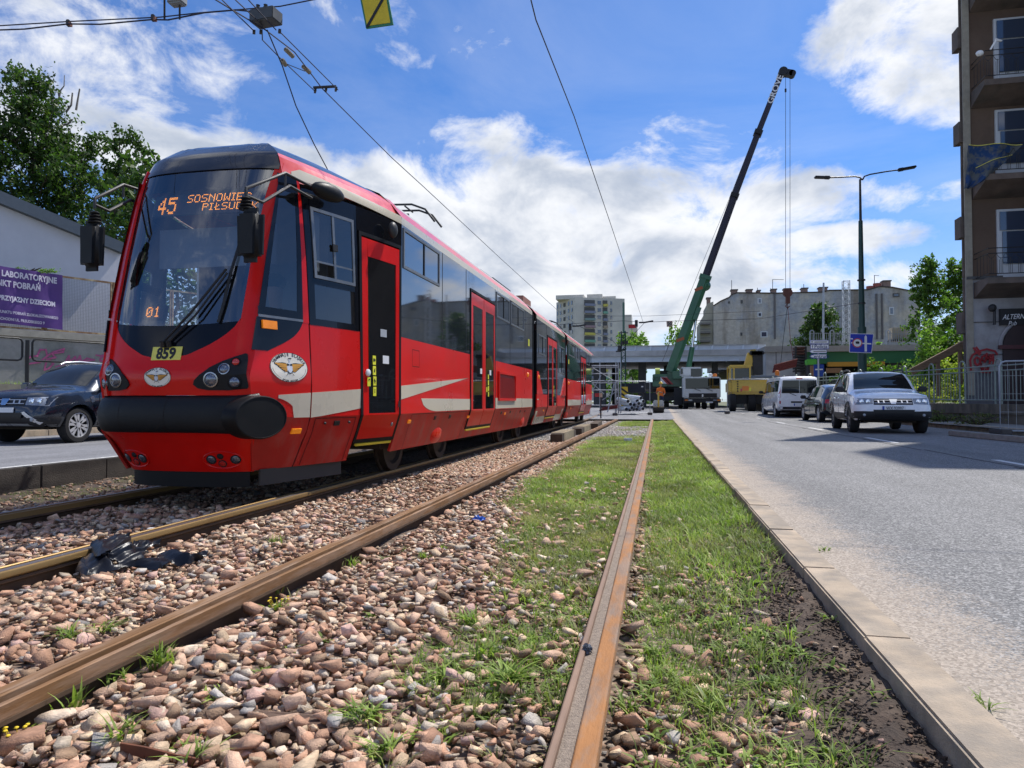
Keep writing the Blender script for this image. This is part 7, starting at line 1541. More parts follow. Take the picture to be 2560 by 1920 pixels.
# white building behind
wb = thing('white_building', 'white rendered building with a grey metal roof edge behind the mesh fence', 'building', wp_(0, -2, 3)); m_wr = M('white_render', (.60, .60, .63), .95, var=.05, scale=1.5, bump=.3, bscale=60)
def on2(px, py, off): return onwall(px, py, off)
B0, B1 = on2(-300, 385, -2.2), on2(303, 628, -2.2); back = -wn*9
def quadp(ps, mat, name, par): return P_(name, MB().add(ps, [(0, 1, 2, 3), (4, 7, 6, 5), (0, 4, 5, 1), (1, 5, 6, 2), (2, 6, 7, 3), (3, 7, 4, 0)]), mat, par)
lo0, lo1 = Vector((B0.x, B0.y, 1.0)), Vector((B1.x, B1.y, 1.0)); quadp([lo0, lo1, B1, B0, lo0+back, lo1+back, B1+back, B0+back], m_wr, 'wall', wb)
E0, E1 = on2(-300, 350, -1.95), on2(309, 606, -1.95); F0, F1 = on2(-300, 385, -1.95), on2(309, 633, -1.95); quadp([F0, F1, E1, E0, F0+back, F1+back, E1+back, E0+back], M('roof_metal', (.10, .12, .14), .5, metal=.3, var=.1), 'roof_edge', wb)
# terrace under the wall, black guard rail
ed = 4.3
o = MB().add([wp_(-14, ed, 1.22), wp_(24, ed, 1.22), wp_(24, -.2, 1.27), wp_(-14, -.2, 1.27)], [(0, 1, 2, 3)]).build('upper_pavement', m_pave); o['kind'] = 'structure'
tl = thing('retaining_wall', 'low beige retaining wall along the far side of the service road', 'wall', wp_(0, ed, .2)); P_('wall', wall_seg(-14, 24, ed+.25, .25, -.3, 1.24), M('beige_wall', (.34, .29, .22), .9, var=.15), tl)
gs = []; n = 2600; s_ = rng.uniform(-10, 12, n); o_ = rng.uniform(.1, 1.6, n); pts = np.array([wp_(a, b, 1.24) for a, b in zip(s_, o_)]); V, F, C = blades(pts, rng.uniform(.12, .30, n), rng.uniform(.02, .04, n), rng.uniform(.3, 1, n), 1, gcol(n)); tag(np_mesh('grass', V, F, m_grass, C), 'strip of grass at the foot of the graffiti wall', 'grass', kind='stuff')
gr_ = thing('guard_rail', 'black tubular pedestrian guard rail behind the dark blue grey SUV', 'railing', wp_(0, ed-.3, 1.22)); z0_, z1_ = 1.90, 2.50
def rp(s, z): return wp_(s, ed-.3, z)
s = -6.25
for k in range(8):
    a, b = s+.12, s+2.7
    P_('rail_loop', MB().tube([rp(a, z0_+.1), rp(a, z1_-.1), rp(a+.03, z1_-.03), rp(a+.1, z1_), rp(b-.1, z1_), rp(b-.03, z1_-.03), rp(b, z1_-.1), rp(b, z0_+.1), rp(b-.03, z0_+.03), rp(b-.1, z0_), rp(a+.1, z0_), rp(a+.03, z0_+.03)], .028, 6, closed=True), m_iron, gr_, 60)
    P_('post', MB().cyl(rp(s, 1.2), rp(s, 2.46), .05, n=8), m_iron, gr_); s += 2.82
# ================= trees =================
m_bark = M('bark', (.06, .045, .035), .95, var=.3, scale=6)
m_bark2 = M('pale_bark', (.20, .18, .16), .95, var=.3, scale=6)
def tree(name, label, base, H, R_, nleaf, size, cols, seed, dens=1.0, shape='round', clump=.30, group=None, trunk=.012, bark=None, low=.22):
    g = np.random.default_rng(seed); t = thing(name, label, 'tree', base, group=group); base = Vector(base); mb = MB(); tips = []
    r0 = H*trunk; pts = [Vector((0, 0, -.3))]
    for k in range(1, 9): pts.append(Vector((g.normal(0, .012*H), g.normal(0, .012*H), H*.93*k/8)))
    mb.tube(pts, [r0*(1-.9*k/8) for k in range(9)], 7)
    nb = int(24*dens)+8
    for i in range(nb):
        f = low+(.95-low)*((i+.5)/nb)**.9; z = f*H*.93; k = min(7, int(f*8)); p = pts[k].lerp(pts[k+1], f*8-k) if k < 8 else pts[8]
        a = i*2.4+g.normal(0, .3)
        if shape == 'cone': L_ = R_*(1.05-f)*1.1
        elif shape == 'tall': L_ = R_*(math.sin(math.pi*min(.97, .15+.85*f))**.7)*g.uniform(.5, 1.1)
        else: L_ = R_*(math.sin(math.pi*(.12+.83*(f-low)/(1-low)))**.55)*g.uniform(.6, 1.1)
        up = .35+.5*f if shape != 'cone' else .05
        d = Vector((math.cos(a), math.sin(a), up)).normalized(); q1 = p+d*L_*.5+Vector((0, 0, g.normal(0, .03*H))); q2 = p+d*L_+Vector((0, 0, .04*H))
        mb.tube([p, q1, q2], [r0*.34*(1-f*.6), r0*.2*(1-f*.6), r0*.06], 5); tips += [(q2, 1.0), (q1.lerp(q2, .5), .9), (q1, .75)]
        for j in range(2):
            b = a+g.normal(0, .9); q3 = q1+Vector((math.cos(b), math.sin(b), g.uniform(-.1, .6)))*L_*.45; mb.tube([q1, q3], [r0*.12, r0*.04], 4); tips.append((q3, .85))
    tips.append((pts[8], .8))
    o = mb.build('trunk', bark or m_bark, t, world=False)
    n = nleaf; per = max(6, n//len(tips)); P = []
    for q, w in tips:
        c = np.array(q); s = R_*clump*w*g.uniform(.6, 1.25); k = int(per*g.uniform(.5, 1.5))
        sub = c+g.normal(0, s*.55, (max(2, k//28), 3))*np.array((1, 1, .7))
        P.append(sub[g.integers(0, len(sub), k)]+g.normal(0, s*.26, (k, 3)))
    P = np.vstack(P); V, F, C = leaves(P, size, cols, g); np_mesh('crown', V, F, m_leaf, C, parent=t); return t
def tb(px, D, z): p = at(px, 1003, D=D); return (p.x, p.y, z)
tree('maple_tree', 'tallest dark tree at the far left above the white building', tb(70, 42, 2.5), 19.2, 4.2, 17000, .13, GD, 1, 1.3, 'tall', clump=.24, group='trees behind the white building')
tree('maple_tree', 'dark spreading tree just right of the tallest one, under bare twigs', tb(195, 44, 2.5), 15.2, 3.5, 12000, .13, GD, 2, 1.0, clump=.26, group='trees behind the white building')
tree('maple_tree', 'dark tree cut by the left edge of the picture', tb(-100, 40, 2.5), 15.0, 4.2, 9000, .15, GD, 3, 1.0, clump=.3, group='trees behind the white building')
tree('ash_tree', 'thin airy tree with sky showing through, left of the tram mirror', tb(285, 38, 2), 14.8, 1.9, 3400, .12, GD, 4, .8, 'tall', clump=.25, group='trees behind the white building')
tree('ash_tree', 'thin airy tree half hidden by the tram front', tb(352, 39, 2), 13.8, 1.9, 3400, .12, GD, 5, .8, 'tall', clump=.25, group='trees behind the white building')
tree('ash_tree', 'tree seen through the tram cab windows', tb(430, 36, 2), 10.5, 3.5, 5000, .18, GD, 6, .9, 'round', clump=.3, group='trees behind the white building')
tree('maple_tree', 'lower dark tree filling the gap behind the thin airy trees', tb(290, 50, 2), 10.5, 4.5, 7000, .16, GD, 7, .9, group='trees behind the white building')
mb = MB(); t = thing('dead_branches', 'bare grey twigs rising above the spreading tree', 'branches', tb(170, 43, 12))
for pl_ in ([(135, 285), (146, 250), (152, 225), (160, 215), (161, 188)], [(148, 240), (146, 232)], [(165, 280), (178, 262), (181, 232)], [(190, 275), (194, 250), (199, 222)], [(135, 268), (128, 240), (127, 220)], [(152, 315), (170, 310), (182, 298)]):
    mb.tube([at(x, y, D=43) for x, y in pl_], [.07-.012*i for i in range(len(pl_))], 5)
mb.build('twigs', m_bark2, t)
tree('spruce_tree', 'dark conical evergreen in front of the stained tenement', tb(2052, 64, 4.0), 6.2, 2.6, 9000, .13, GD, 8, 1.4, 'cone', clump=.22, trunk=.02, low=.04)
GM = [(.08, .15, .025), (.11, .20, .035), (.15, .25, .045), (.06, .12, .02)]
tree('birch_tree', 'slender light tree left of the brown balconies building', tb(2330, 44, 2.6), 7.6, 1.4, 9500, .09, GM, 9, 1.1, 'tall', clump=.30, bark=m_bark2, group='trees right of the tenement')
tree('birch_tree', 'slender tree touching the edge of the brown balconies building', tb(2396, 46, 2.6), 7.9, 1.35, 8500, .09, GM, 10, 1.0, 'tall', clump=.3, bark=m_bark2, group='trees right of the tenement')
tree('linden_tree', 'round bright tree beside the tall block of flats', tb(1580, 108, 2), 8.8, 2.9, 3500, .25, GLt, 11, .8)
tree('linden_tree', 'yellowish tree behind the crane boom left of the tenement', tb(1712, 102, 2), 9.3, 2.8, 3200, .2, GLt, 12, .8)
def shrub(label, px, D, z, r, n, size, cols, seed, name='shrub'):
    g = np.random.default_rng(seed); t = thing(name, label, 'shrub', tb(px, D, z), group='shrubs on the embankment'); mb = MB(); P = []
    for i in range(7):
        a = i*.9; q = Vector((math.cos(a)*r[0]*.5, math.sin(a)*r[1]*.5, r[2]*g.uniform(.7, 1.5))); mb.tube([(0, 0, 0), q*.5, q], [.04, .03, .01], 4)
    mb.build('stems', m_bark, t, world=False)
    cs = g.normal(0, .42, (max(8, n//70), 3))*np.array(r)+np.array((0, 0, r[2]*.8)); cs[:, 2] = np.abs(cs[:, 2]); P = cs[g.integers(0, len(cs), n)]+g.normal(0, .15, (n, 3))*np.array(r)
    V, F, C = leaves(P, size, cols, g); np_mesh('foliage', V, F, m_leaf, C, parent=t); return t
shrub('big round bush touching the wall of the brown building', 2385, 37, 1.6, (1.5, 1.5, 1.9), 4500, .10, GM, 21)
shrub('tall bright green bush behind the hooped railing', 2325, 36, 1.0, (.9, .9, 2.0), 3000, .09, GLt, 22)
shrub('dark leafy shrub below the green bridge', 2235, 41, 1.0, (1.9, 1.0, 1.1), 4200, .10, GM, 23)
shrub('leafy shrub under the wooden ramp', 2290, 38, .8, (1.3, 1.0, .8), 3000, .09, GLt, 24)
shrub('yellow green bush beside the graffiti pillar', 2388, 32, .7, (.8, .8, 1.2), 2600, .07, [(.30, .36, .06), (.24, .33, .05), (.36, .40, .09)], 25)
shrub('weedy yellow flowers behind the railing', 2300, 31, .6, (2.2, .7, .6), 2600, .06, [(.24, .28, .08), (.18, .26, .06), (.40, .38, .08)], 26)
shrub('pale overhanging creeper on the terrace edge', 2285, 57, 4.6, (1.2, .8, .5), 900, .12, GLt, 27)
shrub('small pale bush by the railing on the terrace', 2205, 57, 4.8, (.6, .5, .4), 500, .1, GLt, 28)
shrub('dry weeds at the foot of the low concrete wall', 2440, 20.5, .1, (1.3, .15, .22), 900, .03, [(.10, .13, .04), (.16, .15, .06)], 29)
shrub('weeds at the foot of the low concrete wall behind the white SUV', 2350, 23, .1, (1.3, .15, .2), 800, .03, [(.08, .13, .03), (.12, .15, .05)], 30)
# greenery seen under the bridge
for i, (px, D, h, w) in enumerate(((1400, 110, 5, 6), (1560, 120, 5, 5), (1640, 130, 4.5, 5), (1745, 120, 5, 5), (1300, 90, 5, 6))): shrub(['hedge seen left under the bridge', 'hedge seen under the middle of the bridge', 'distant hedge behind the crane counterweight', 'hedge behind the crane cab', 'hedge hidden behind the tram tail'][i], px, D, .3, (w, 2, h*.5), 1800, .3, GM, 40+i, 'hedge')
wb_ = shrub('climbing weeds over the top of the mesh fence', 60, 23, 5.0, (1.2, .1, .12), 500, .03, GLt, 51)
# wooden ramp
rp_ = thing('wooden_ramp', 'brown wooden stair ramp rising to the brown building', 'ramp', (12, 33, 1)); m_wd = M('weathered_wood', (.20, .135, .085), .85, var=.3, scale=5, stretch=(1, 1, 6))
def beam(a, b, w, h, mb): a, b = Vector(a), Vector(b); d = b-a; u = d.normalized(); s = Vector((0, 1, 0))*w/2; v = u.cross(Vector((0, 1, 0))).normalized()*h/2; V = [c+i*s+j*v for c in (a, b) for i in (-1, 1) for j in (-1, 1)]; return mb.add(V, [(0, 1, 3, 2), (4, 6, 7, 5), (0, 4, 5, 1), (2, 3, 7, 6), (0, 2, 6, 4), (1, 5, 7, 3)])
P_('stringer', beam(at(2278, 930, Y=33), at(2420, 856, Y=33), .12, .28, MB()), m_wd, rp_); P_('handrail', beam(at(2290, 918, Y=34.2), at(2420, 848, Y=34.2), .1, .12, MB()), m_wd, rp_)
for x in (2345, 2400): a = at(x, 905 if x < 2350 else 875, Y=33); P_('post', MB().box((a.x, 33, a.z-.7), (.14, .14, 1.5)), m_wd, rp_)

# ================= poles, signs =================
m_pg = M('pole_green', (.018, .055, .05), .45, var=.15, scale=2); 
YL = 34.0; Xl = at(2156, 930, Y=YL).x; zt_ = at(2156, 448, Y=YL).z
lamp = thing('street_lamp', 'tall dark green double-arm street lamp behind the white SUV', 'street lamp', (Xl, YL, .65))
P_('base_column', MB().cyl((Xl, YL, .6), (Xl, YL, at(2156, 818, Y=YL).z), .185, n=16), m_pg, lamp, 40); zk = at(2156, 818, Y=YL).z
P_('column', MB().cyl((Xl, YL, zk), (Xl, YL, at(2156, 552, Y=YL).z), .135, .09, n=14), m_pg, lamp, 40); P_('upper_column', MB().cyl((Xl, YL, at(2156, 552, Y=YL).z), (Xl, YL, zt_), .06, .045, n=10), m_dk, lamp, 40)
for z in (702, 760): p = at(2156, z, Y=YL); P_('clamp', MB().cyl((Xl, YL, p.z), (Xl, YL, p.z+.06), .17, n=12), m_dk, lamp)
for pts, hx in ((((2156, 450), (2150, 444), (2138, 441), (2100, 443), (2068, 444)), ((2068, 444), (2036, 443))), (((2156, 450), (2161, 441), (2175, 436), (2215, 429), (2252, 424)), ((2252, 424), (2290, 417)))):
    am = P_('arm', MB().tube([at(x, y, Y=YL) for x, y in pts], .035, 6), m_dk, lamp, 60); a, b = at(*hx[0], Y=YL), at(*hx[1], Y=YL); d = b-a
    P_('lamp_head', MB().box((a+b)/2, (d.length, .28, .09), ry=-math.atan2(d.z, d.x), bev=.03).box(a, (.25, .18, .14), ry=-math.atan2(d.z, d.x), bev=.03), m_dk, am, 40)
def flat_sign(name, pts, Y, th, mat, par, off=0.0): V = [at(x, y, Y=Y)+Vector((0, o-off, 0)) for o in (0, th) for x, y in pts]; n = len(pts); return P_(name, MB().add(V, [tuple(range(n)), tuple(range(2*n-1, n-1, -1))]+[(i, (i+1) % n, n+(i+1) % n, n+i) for i in range(n)]), mat, par)
bs_ = thing('road_sign', 'blue square lane sign with a no-lorry roundel fixed to the lamp column', 'sign', at(2154, 858, Y=YL-.3)); m_sb = M('sign_blue', (.012, .035, .42), .4, var=.03); YS_ = YL-.3
flat_sign('rim', [(2125, 833.6), (2184.6, 834.6), (2179.5, 883), (2123, 881)], YS_, .02, m_white, bs_); pn = flat_sign('panel', [(2126.2, 835), (2183, 836), (2178, 881.6), (2124.3, 879.6)], YS_, .015, m_sb, bs_, .012)
flat_sign('arrow', [(2161, 879), (2161, 842), (2164, 837.5), (2167, 842), (2167, 879)], YS_, .004, m_white, pn, .02); flat_sign('arrow', [(2128, 855.5), (2178, 858), (2178, 861.2), (2128, 858.5)], YS_, .004, m_white, pn, .019); flat_sign('arrow', [(2126, 845.5), (2132, 846), (2132, 848.6), (2126, 848.2)], YS_, .004, m_white, pn, .019)
c = at(2143, 857.5, Y=YS_)
P_('roundel', MB().cyl(c-Vector((0, .024, 0)), c-Vector((0, .028, 0)), .21, n=28), M('sign_red', (.50, .06, .05), .4), pn); P_('roundel_face', MB().cyl(c-Vector((0, .029, 0)), c-Vector((0, .033, 0)), .165, n=28), m_white, pn)
flat_sign('lorry_symbol', [(2138.5, 858), (2138.5, 854), (2145, 853.3), (2148, 855), (2148, 858), (2146.5, 860), (2140, 859.5)], YS_, .003, m_ink, pn, .036)
# direction boards
YD = 40.0; dr = thing('direction_sign_post', 'post with four small direction boards reading Policja and Centrum', 'signpost', (at(2047, 940, Y=YD).x, YD, .7))
P_('post', MB().cyl((at(2047, 940, Y=YD).x, YD+.05, .6), (at(2047, 940, Y=YD).x, YD+.05, at(2047, 852, Y=YD).z), .045, n=8), m_gal, dr)
for (x0, x1, y0, y1, txt, col, arrow) in ((2025, 2072, 850.3, 859.3, '', m_plate, 0), (2026, 2072, 861, 872, 'Policja', m_sb, 0), (2025, 2067, 874, 883, '', m_plate, 1), (2025, 2067, 885.6, 896, 'Centrum', m_sb, 1)):
    pts = [(x0, y0), (x1, y0), (x1, y1), (x0, y1)] if not arrow else [(x0-1, (y0+y1)/2), (x0+4, y0), (x1, y0), (x1, y1), (x0+4, y1)]
    b_ = flat_sign('direction_board', pts, YD, .02, m_sb, dr); pin = [(x+(.8 if x < (x0+x1)/2 else -.8), y+(.8 if y < (y0+y1)/2 else (-.8 if y > (y0+y1)/2 else 0))) for x, y in pts]; flat_sign('board_face', pin, YD, .006, m_plate, b_, .008)
    c = at((x0+x1)/2+3, (y0+y1)/2+.3, Y=YD)
    if txt: text_mb(txt, .27, lambda a, b, h: (c.x+a, YD-.012, c.z+b), bold=.003, sx=.95).build('board_text', M('text_navy', (.01, .03, .15), .5), b_)
    else: P_('board_text', MB().box((c.x, YD-.012, c.z), (.62, .006, .05)), M('text_grey', (.25, .25, .27), .5), b_)
    if not arrow: flat_sign('board_arrow', [((x0)+5, y0+2), (x0+7, y0+5), (x0+5.5, y0+5), (x0+5.5, y1-1.5), (x0+4.5, y1-1.5), (x0+4.5, y0+5), (x0+3, y0+5)], YD, .004, m_ink, b_, .012)
# grey pole and lattice mast on the terrace
gp_ = thing('steel_pole', 'slim pale grey pole rising in front of the dark evergreen', 'pole', (at(2058, 850, Y=60).x, 60, 4.9)); P_('shaft', MB().cyl((at(2057, 850, Y=60).x, 60, 4.4), (at(2059, 707, Y=60).x, 60, at(2059, 707, Y=60).z), .09, .07, n=8), m_gal, gp_)
def lattice(name, label, px, w, ytop, ybot, Y, mat, step):
    t = thing(name, label, 'mast', (at(px, 1000, Y=Y).x, Y, at(px, ybot, Y=Y).z)); x = at(px, 900, Y=Y).x; z0, z1 = at(px, ybot, Y=Y).z, at(px, ytop, Y=Y).z; mb = MB()
    for i in (-1, 1):
        for j in (-1, 1): mb.tube([(x+i*w/2, Y+j*w/2, z0), (x+i*w/2, Y+j*w/2, z1)], .035, 5)
    n = int((z1-z0)/step)
    for k in range(n):
        a, b = z0+k*step, z0+(k+1)*step
        for j in (-1, 1): mb.tube([(x-w/2, Y+j*w/2, a), (x+w/2, Y+j*w/2, (a+b)/2), (x-w/2, Y+j*w/2, b)], .018, 4); mb.tube([(x-w/2, Y+j*w/2, b), (x+w/2, Y+j*w/2, b)], .018, 4)
        for i in (-1, 1): mb.tube([(x+i*w/2, Y-w/2, a), (x+i*w/2, Y+w/2, b)], .018, 4)
    P_('lattice', mb, mat, t); return t
lattice('lattice_mast', 'white lattice mast in front of the stained tenement', 2117, .45, 702, 860, 59, m_cw, .55)
cm = lattice('catenary_mast', 'dark green lattice catenary mast before the bridge', 1558.5, .26, 828, 1030, 46, m_pg, .5)
x = at(1559.5, 900, Y=46).x; P_('pole_top', MB().cyl((x, 46, at(1559, 832, Y=46).z), (x, 46, at(1560, 756, Y=46).z), .075, n=10), M('pole_pale_green', (.09, .17, .13), .6), cm); P_('crossarm', MB().tube([at(1540, 879, Y=46), at(1566, 872, Y=46)], .05, 5).tube([at(1546, 832, Y=46), at(1570, 832, Y=46)], .03, 5).tube([at(1549, 832, Y=46), at(1545, 872, Y=46)], .025, 4), m_dk, cm)
for (px, py) in ((1549, 868), (1556, 858), (1566, 856), (1548, 876)): P_('insulator', MB().cyl(at(px, py+4, Y=45.8), at(px, py-4, Y=45.8), .12, n=8), m_dk, cm)
# IBC tank and terrace railing
ib = thing('water_tank', 'cream plastic tank in a cage on the terrace before the tenement', 'tank', (at(2250, 850, Y=58.5).x, 58.5, 4.95)); P_('tank', boxat(2231, 818, 2271, 848, 58.3, 1.1, bev=.06), M('tank_cream', (.52, .44, .30), .5, var=.1), ib, 40); P_('pallet', boxat(2231, 848.5, 2271, 852, 58.2, 1.2), m_dk, ib)
mb = MB(); 
for k in range(6): a = at(2233+k*7.2, 851, Y=58.2); b = at(2233+k*7.2, 817, Y=58.2); mb.tube([a, b], .02, 4)
for y in (820, 828, 836, 844): mb.tube([at(2232, y, Y=58.2), at(2270, y, Y=58.2)], .02, 4)
P_('cage', mb, m_gal, ib)
tr = thing('terrace_railing', 'thin hooped metal railing along the top of the green bridge', 'railing', (at(2150, 860, Y=58).x, 58, 5.0))
for (x0, x1) in ((2025, 2160), (2215, 2330)):
    mb = MB()
    for y in (833, 857): mb.tube([at(x0, y, Y=57.9), at(x1, y, Y=57.9)], .03, 4)
    for k in range(int((x1-x0)/5.2)): mb.tube([at(x0+k*5.2, 861, Y=57.9), at(x0+k*5.2, 833, Y=57.9)], .022, 4)
    P_('railing_section', mb, m_gal, tr)
for x in (2025, 2075, 2330-12, 2215): P_('hoop_post', MB().tube([at(x, 861, Y=57.9), at(x, 830, Y=57.9), at(x+3, 826, Y=57.9), at(x+7, 826, Y=57.9), at(x+10, 830, Y=57.9), at(x+10, 861, Y=57.9)], .05, 5), m_gal, tr)

# ================= building site clutter =================
def z6(x, y): return (1380+.18083*x, 960+.18083*y)
hz = thing('hazard_board', 'yellow and black striped board by the pile of white pipes', 'sign', (at(1560, 1010, Y=38.5).x, 38.5, gz(38.5))); flat_sign('board', [(1552, 967), (1569, 967), (1571, 1014), (1553, 1016)], 38.5, .06, M('hazard_yellow', (.62, .42, .03), .5), hz)
for k in range(4): y = 968+k*12.5; flat_sign('black_stripe', [(1552.3, y), (1552.3, y+5.5), (1570, min(1014, y+17.5)), (1569.6, min(1010, y+12))], 38.5, .01, m_ink, hz, .012)
sf_ = thing('scaffold', 'silver tube scaffold tower right of the tram tail', 'scaffold', (at(1515, 1010, Y=38).x, 38, .1))
for (x, Y) in ((1474, 37.5), (1500, 39.3), (1546, 37.5), (1540, 39.3), (1552, 38.0)): P_('standard', MB().tube([(at(x, 1000, Y=Y).x, Y, .05), (at(x, 1000, Y=Y).x, Y, at(x, 905, Y=Y).z)], .03, 6), m_gal, sf_)
for y in (914, 918, 934, 952, 957, 975, 1013): P_('ledger', MB().tube([at(1474, y, Y=37.5), at(1548, y, Y=37.5)], .028, 6), m_gal, sf_)
for (a, b) in (((1480, 918), (1535, 952)), ((1484, 972), (1503, 938)), ((1505, 1000), (1548, 975)), ((1480, 957), (1510, 985))): P_('brace', MB().tube([at(*a, Y=37.6), at(*b, Y=37.6)], .022, 6), m_gal, sf_)
ldr = thing('step_ladder', 'aluminium step ladder standing beside the scaffold', 'ladder', (at(1528, 1025, Y=36).x, 36, .1)); P_('rail', MB().tube([at(1519, 1030, Y=36), at(1535, 960, Y=36.3)], .03, 5), m_gal, ldr); P_('rail', MB().tube([at(1541, 1028, Y=36.6), at(1537, 960, Y=36.3)], .03, 5), m_gal, ldr); P_('rail', MB().tube([at(1549, 1028, Y=36.6), at(1545, 960, Y=36.3)], .03, 5), m_gal, ldr)
for k in range(6): P_('rung', MB().tube([at(1541+0*k, 972+k*9, Y=36.6), at(1549, 972+k*9, Y=36.6)], .018, 4), m_gal, ldr)
pj = [(1050, 240), (1085, 280), (1133, 287), (1200, 270), (1240, 298), (1195, 315), (1258, 340), (1172, 350), (1075, 355), (1030, 350), (1130, 350), (1215, 350), (1230, 195), (1180, 235), (1262, 240), (1105, 330)]
m_pipe = M('pipe_white', (.62, .66, .70), .4, var=.05); m_pin = M('pipe_inside', (.03, .03, .035), .9)
for i, (x, y) in enumerate(pj):
    p = at(*z6(x, y), Y=37.6+.1*(i % 3)); d = Vector((-.5+.9*((i*7) % 5)/5*(1 if i % 2 else -1)*.5, 1, .02 if y > 300 else .12)).normalized(); L_ = 1.3
    lab = ['white plastic pipe at the top left of the pile', 'white pipe second from the left in the middle row of the pile', 'white pipe in the middle of the pile', 'white pipe right of centre with its dark mouth facing out', 'white pipe on the right of the middle row', 'white pipe under the centre of the pile', 'white pipe at the bottom right corner of the pile', 'white pipe in the bottom row, right of centre', 'white pipe at the bottom left of the pile', 'leftmost pipe of the bottom row', 'pipe in the bottom row just left of centre', 'pipe in the bottom row between the centre and the right corner', 'topmost white pipe leaning over the pile', 'white pipe near the top, left of the topmost one', 'white pipe lying at the upper right of the pile', 'white pipe low on the left slope of the pile'][i]
    t = thing('drain_pipe', lab, 'pipe', p, group='white pipes in a pile'); r = .10
    MB().lathe(p, [(r*.86, .0), (r, 0), (r, L_), (r*.5, L_)], tuple(d), 16).build('pipe_shell', m_pipe, t, smooth=40); MB().cyl(p-d*.004, p+d*.02, r*.85, n=16).build('pipe_mouth', m_pin, t)
cbx = thing('cardboard_box', 'brown cardboard box behind the pile of white pipes', 'box', (at(1586, 1000, Y=39.5).x, 39.5, .1)); P_('carton', boxat(1573, 990, 1602, 1003, 39.5, .6), M('cardboard', (.34, .23, .16), .9), cbx); P_('flap', boxat(1575, 987.5, 1600, 990, 39.5, .05), M('cardboard'), cbx)
dbx = thing('dark_container', 'black site skip behind the pipes under the bridge', 'container', (at(1590, 990, Y=47).x, 47, .2)); P_('body', boxat(1552, 958, 1612, 982, 47, 2, bev=.05), M('skip_navy', (.012, .014, .025), .6), dbx); P_('skip_leg', boxat(1556, 982, 1560, 1025, 47.2, .2), m_dk, dbx); P_('skip_leg', boxat(1606, 982, 1610, 1025, 47.2, .2), m_dk, dbx); P_('label', boxat(1603, 965, 1608, 968, 46.97, .02), m_white, dbx)
plt = thing('pallet_stack', 'stack of flat red frames lying left of the pipes', 'frames', (at(1520, 1025, Y=36.8).x, 36.8, .1))
for k in range(3): a, b = at(1499+k*3, 1026-k*3.2, Y=36.4), at(1542, 1020-k*3.2, Y=36.4); P_('frame', MB().tube([a, b], .035, 5).tube([a+Vector((0, .8, 0)), b+Vector((0, .8, 0))], .035, 5).tube([a, a+Vector((0, .8, 0))], .03, 4).tube([b, b+Vector((0, .8, 0))], .03, 4), m_lr, plt)
bx_ = thing('switch_post', 'thin post with a red and a cream box beside the tram tail', 'post', (at(1502, 1036, Y=32.5).x, 32.5, 0)); P_('post', MB().cyl((at(1502, 1036, Y=32.5).x, 32.5, -.02), (at(1502, 990, Y=32.5).x, 32.5, at(1502, 990, Y=32.5).z), .035, n=6), m_dk, bx_); P_('cream_box', boxat(1498, 982.5, 1505, 993, 32.4, .15), m_numy and M('box_cream', (.42, .38, .27), .6), bx_); P_('red_box', boxat(1487, 983, 1497.5, 992, 32.45, .1), M('dull_red'), bx_)
# sleepers
m_sl = M('old_sleeper', (.07, .05, .035), .9, var=.3, scale=8); m_slp = M('paint_splash', (.50, .42, .28), .8, var=.2)
for i, (y0, y1, z) in enumerate(((15.0, 17.6, .06), (18.2, 21.6, .05), (22.2, 26.0, .05))):
    t = thing('timber_sleeper', ['nearest dark timber beam with cream rope wrapped round it beside the tram', 'middle dark timber beam with cream wrapping beside the tram', 'farthest timber beam lying beside the tram'][i], 'timber', (-2.05, (y0+y1)/2, -.1), group='timber beams beside the tram')
    MB().box((-2.12+.05*i, (y0+y1)/2, -.02), (.26, y1-y0, .20), rz=.02*i, bev=.01).build('beam', m_sl, t)
    if i < 2:
        mb = MB()
        for k in range(10): yy = (y0 if i == 0 else y0+.6)+.3+k*.19; mb.box((-2.12+.05*i, yy, -.018), (.30, .07+.03*(k % 2), .24), rz=.1*math.sin(k*3))
        mb.build('rope_wrapping', m_slp, t)
# ================= overhead line =================
m_wire = M('cable', (.012, .012, .03), .5, var=0)
def wire(label, pts, r=.0075, name='overhead_wire', sag=0.0):
    P = [at(x, y, **({'Z': z} if z is not None else {'D': d})) for x, y, z, d in pts]
    if min(pts[0][1], 1) <= 0 or pts[0][0] < 0: P = [P[0]+(P[0]-P[1])*(6/max(.3, (P[0]-P[1]).length))]+P      # runs on beyond the picture
    if pts[-1][1] <= 0: P.append(P[-1]+(P[-1]-P[-2])*4)
    t = thing(name, label, 'wire', P[0]); MB().tube(P, r, 5).build('cable', m_wire, t); return t
Zw = 5.65
wire('right-hand contact wire from the grey box down to the crossbar', [(700, 80, Zw, 0), (845, 225, Zw, 0)], .008)
wire('long contact wire descending over the tram towards the bridge', [(540, 0, Zw+.1, 0), (664, 75, Zw, 0), (736, 130, Zw, 0), (806, 222, Zw, 0), (980, 395, Zw, 0), (1060, 468, Zw, 0), (1250, 645, Zw-.05, 0), (1394, 776, Zw-.1, 0), (1446, 815, Zw-.1, 0)], .009)
wire('contact wire from the top centre of the picture down to the horizon', [(1320, -30, Zw, 0), (1340, 50, Zw, 0), (1435, 290, Zw, 0), (1530, 570, Zw, 0), (1608, 806, Zw, 0)], .009)
wire('drooping cable from the grey box to the tram roof', [(668, 75, Zw, 0), (706, 165, Zw-.2, 0), (740, 265, Zw-.5, 0), (785, 360, Zw-.8, 0), (826, 437, Zw-1.1, 0)], .009)
wire('left contact wire leading into the grey box', [(545, -10, Zw+.02, 0), (635, 78, Zw, 0)], .008)
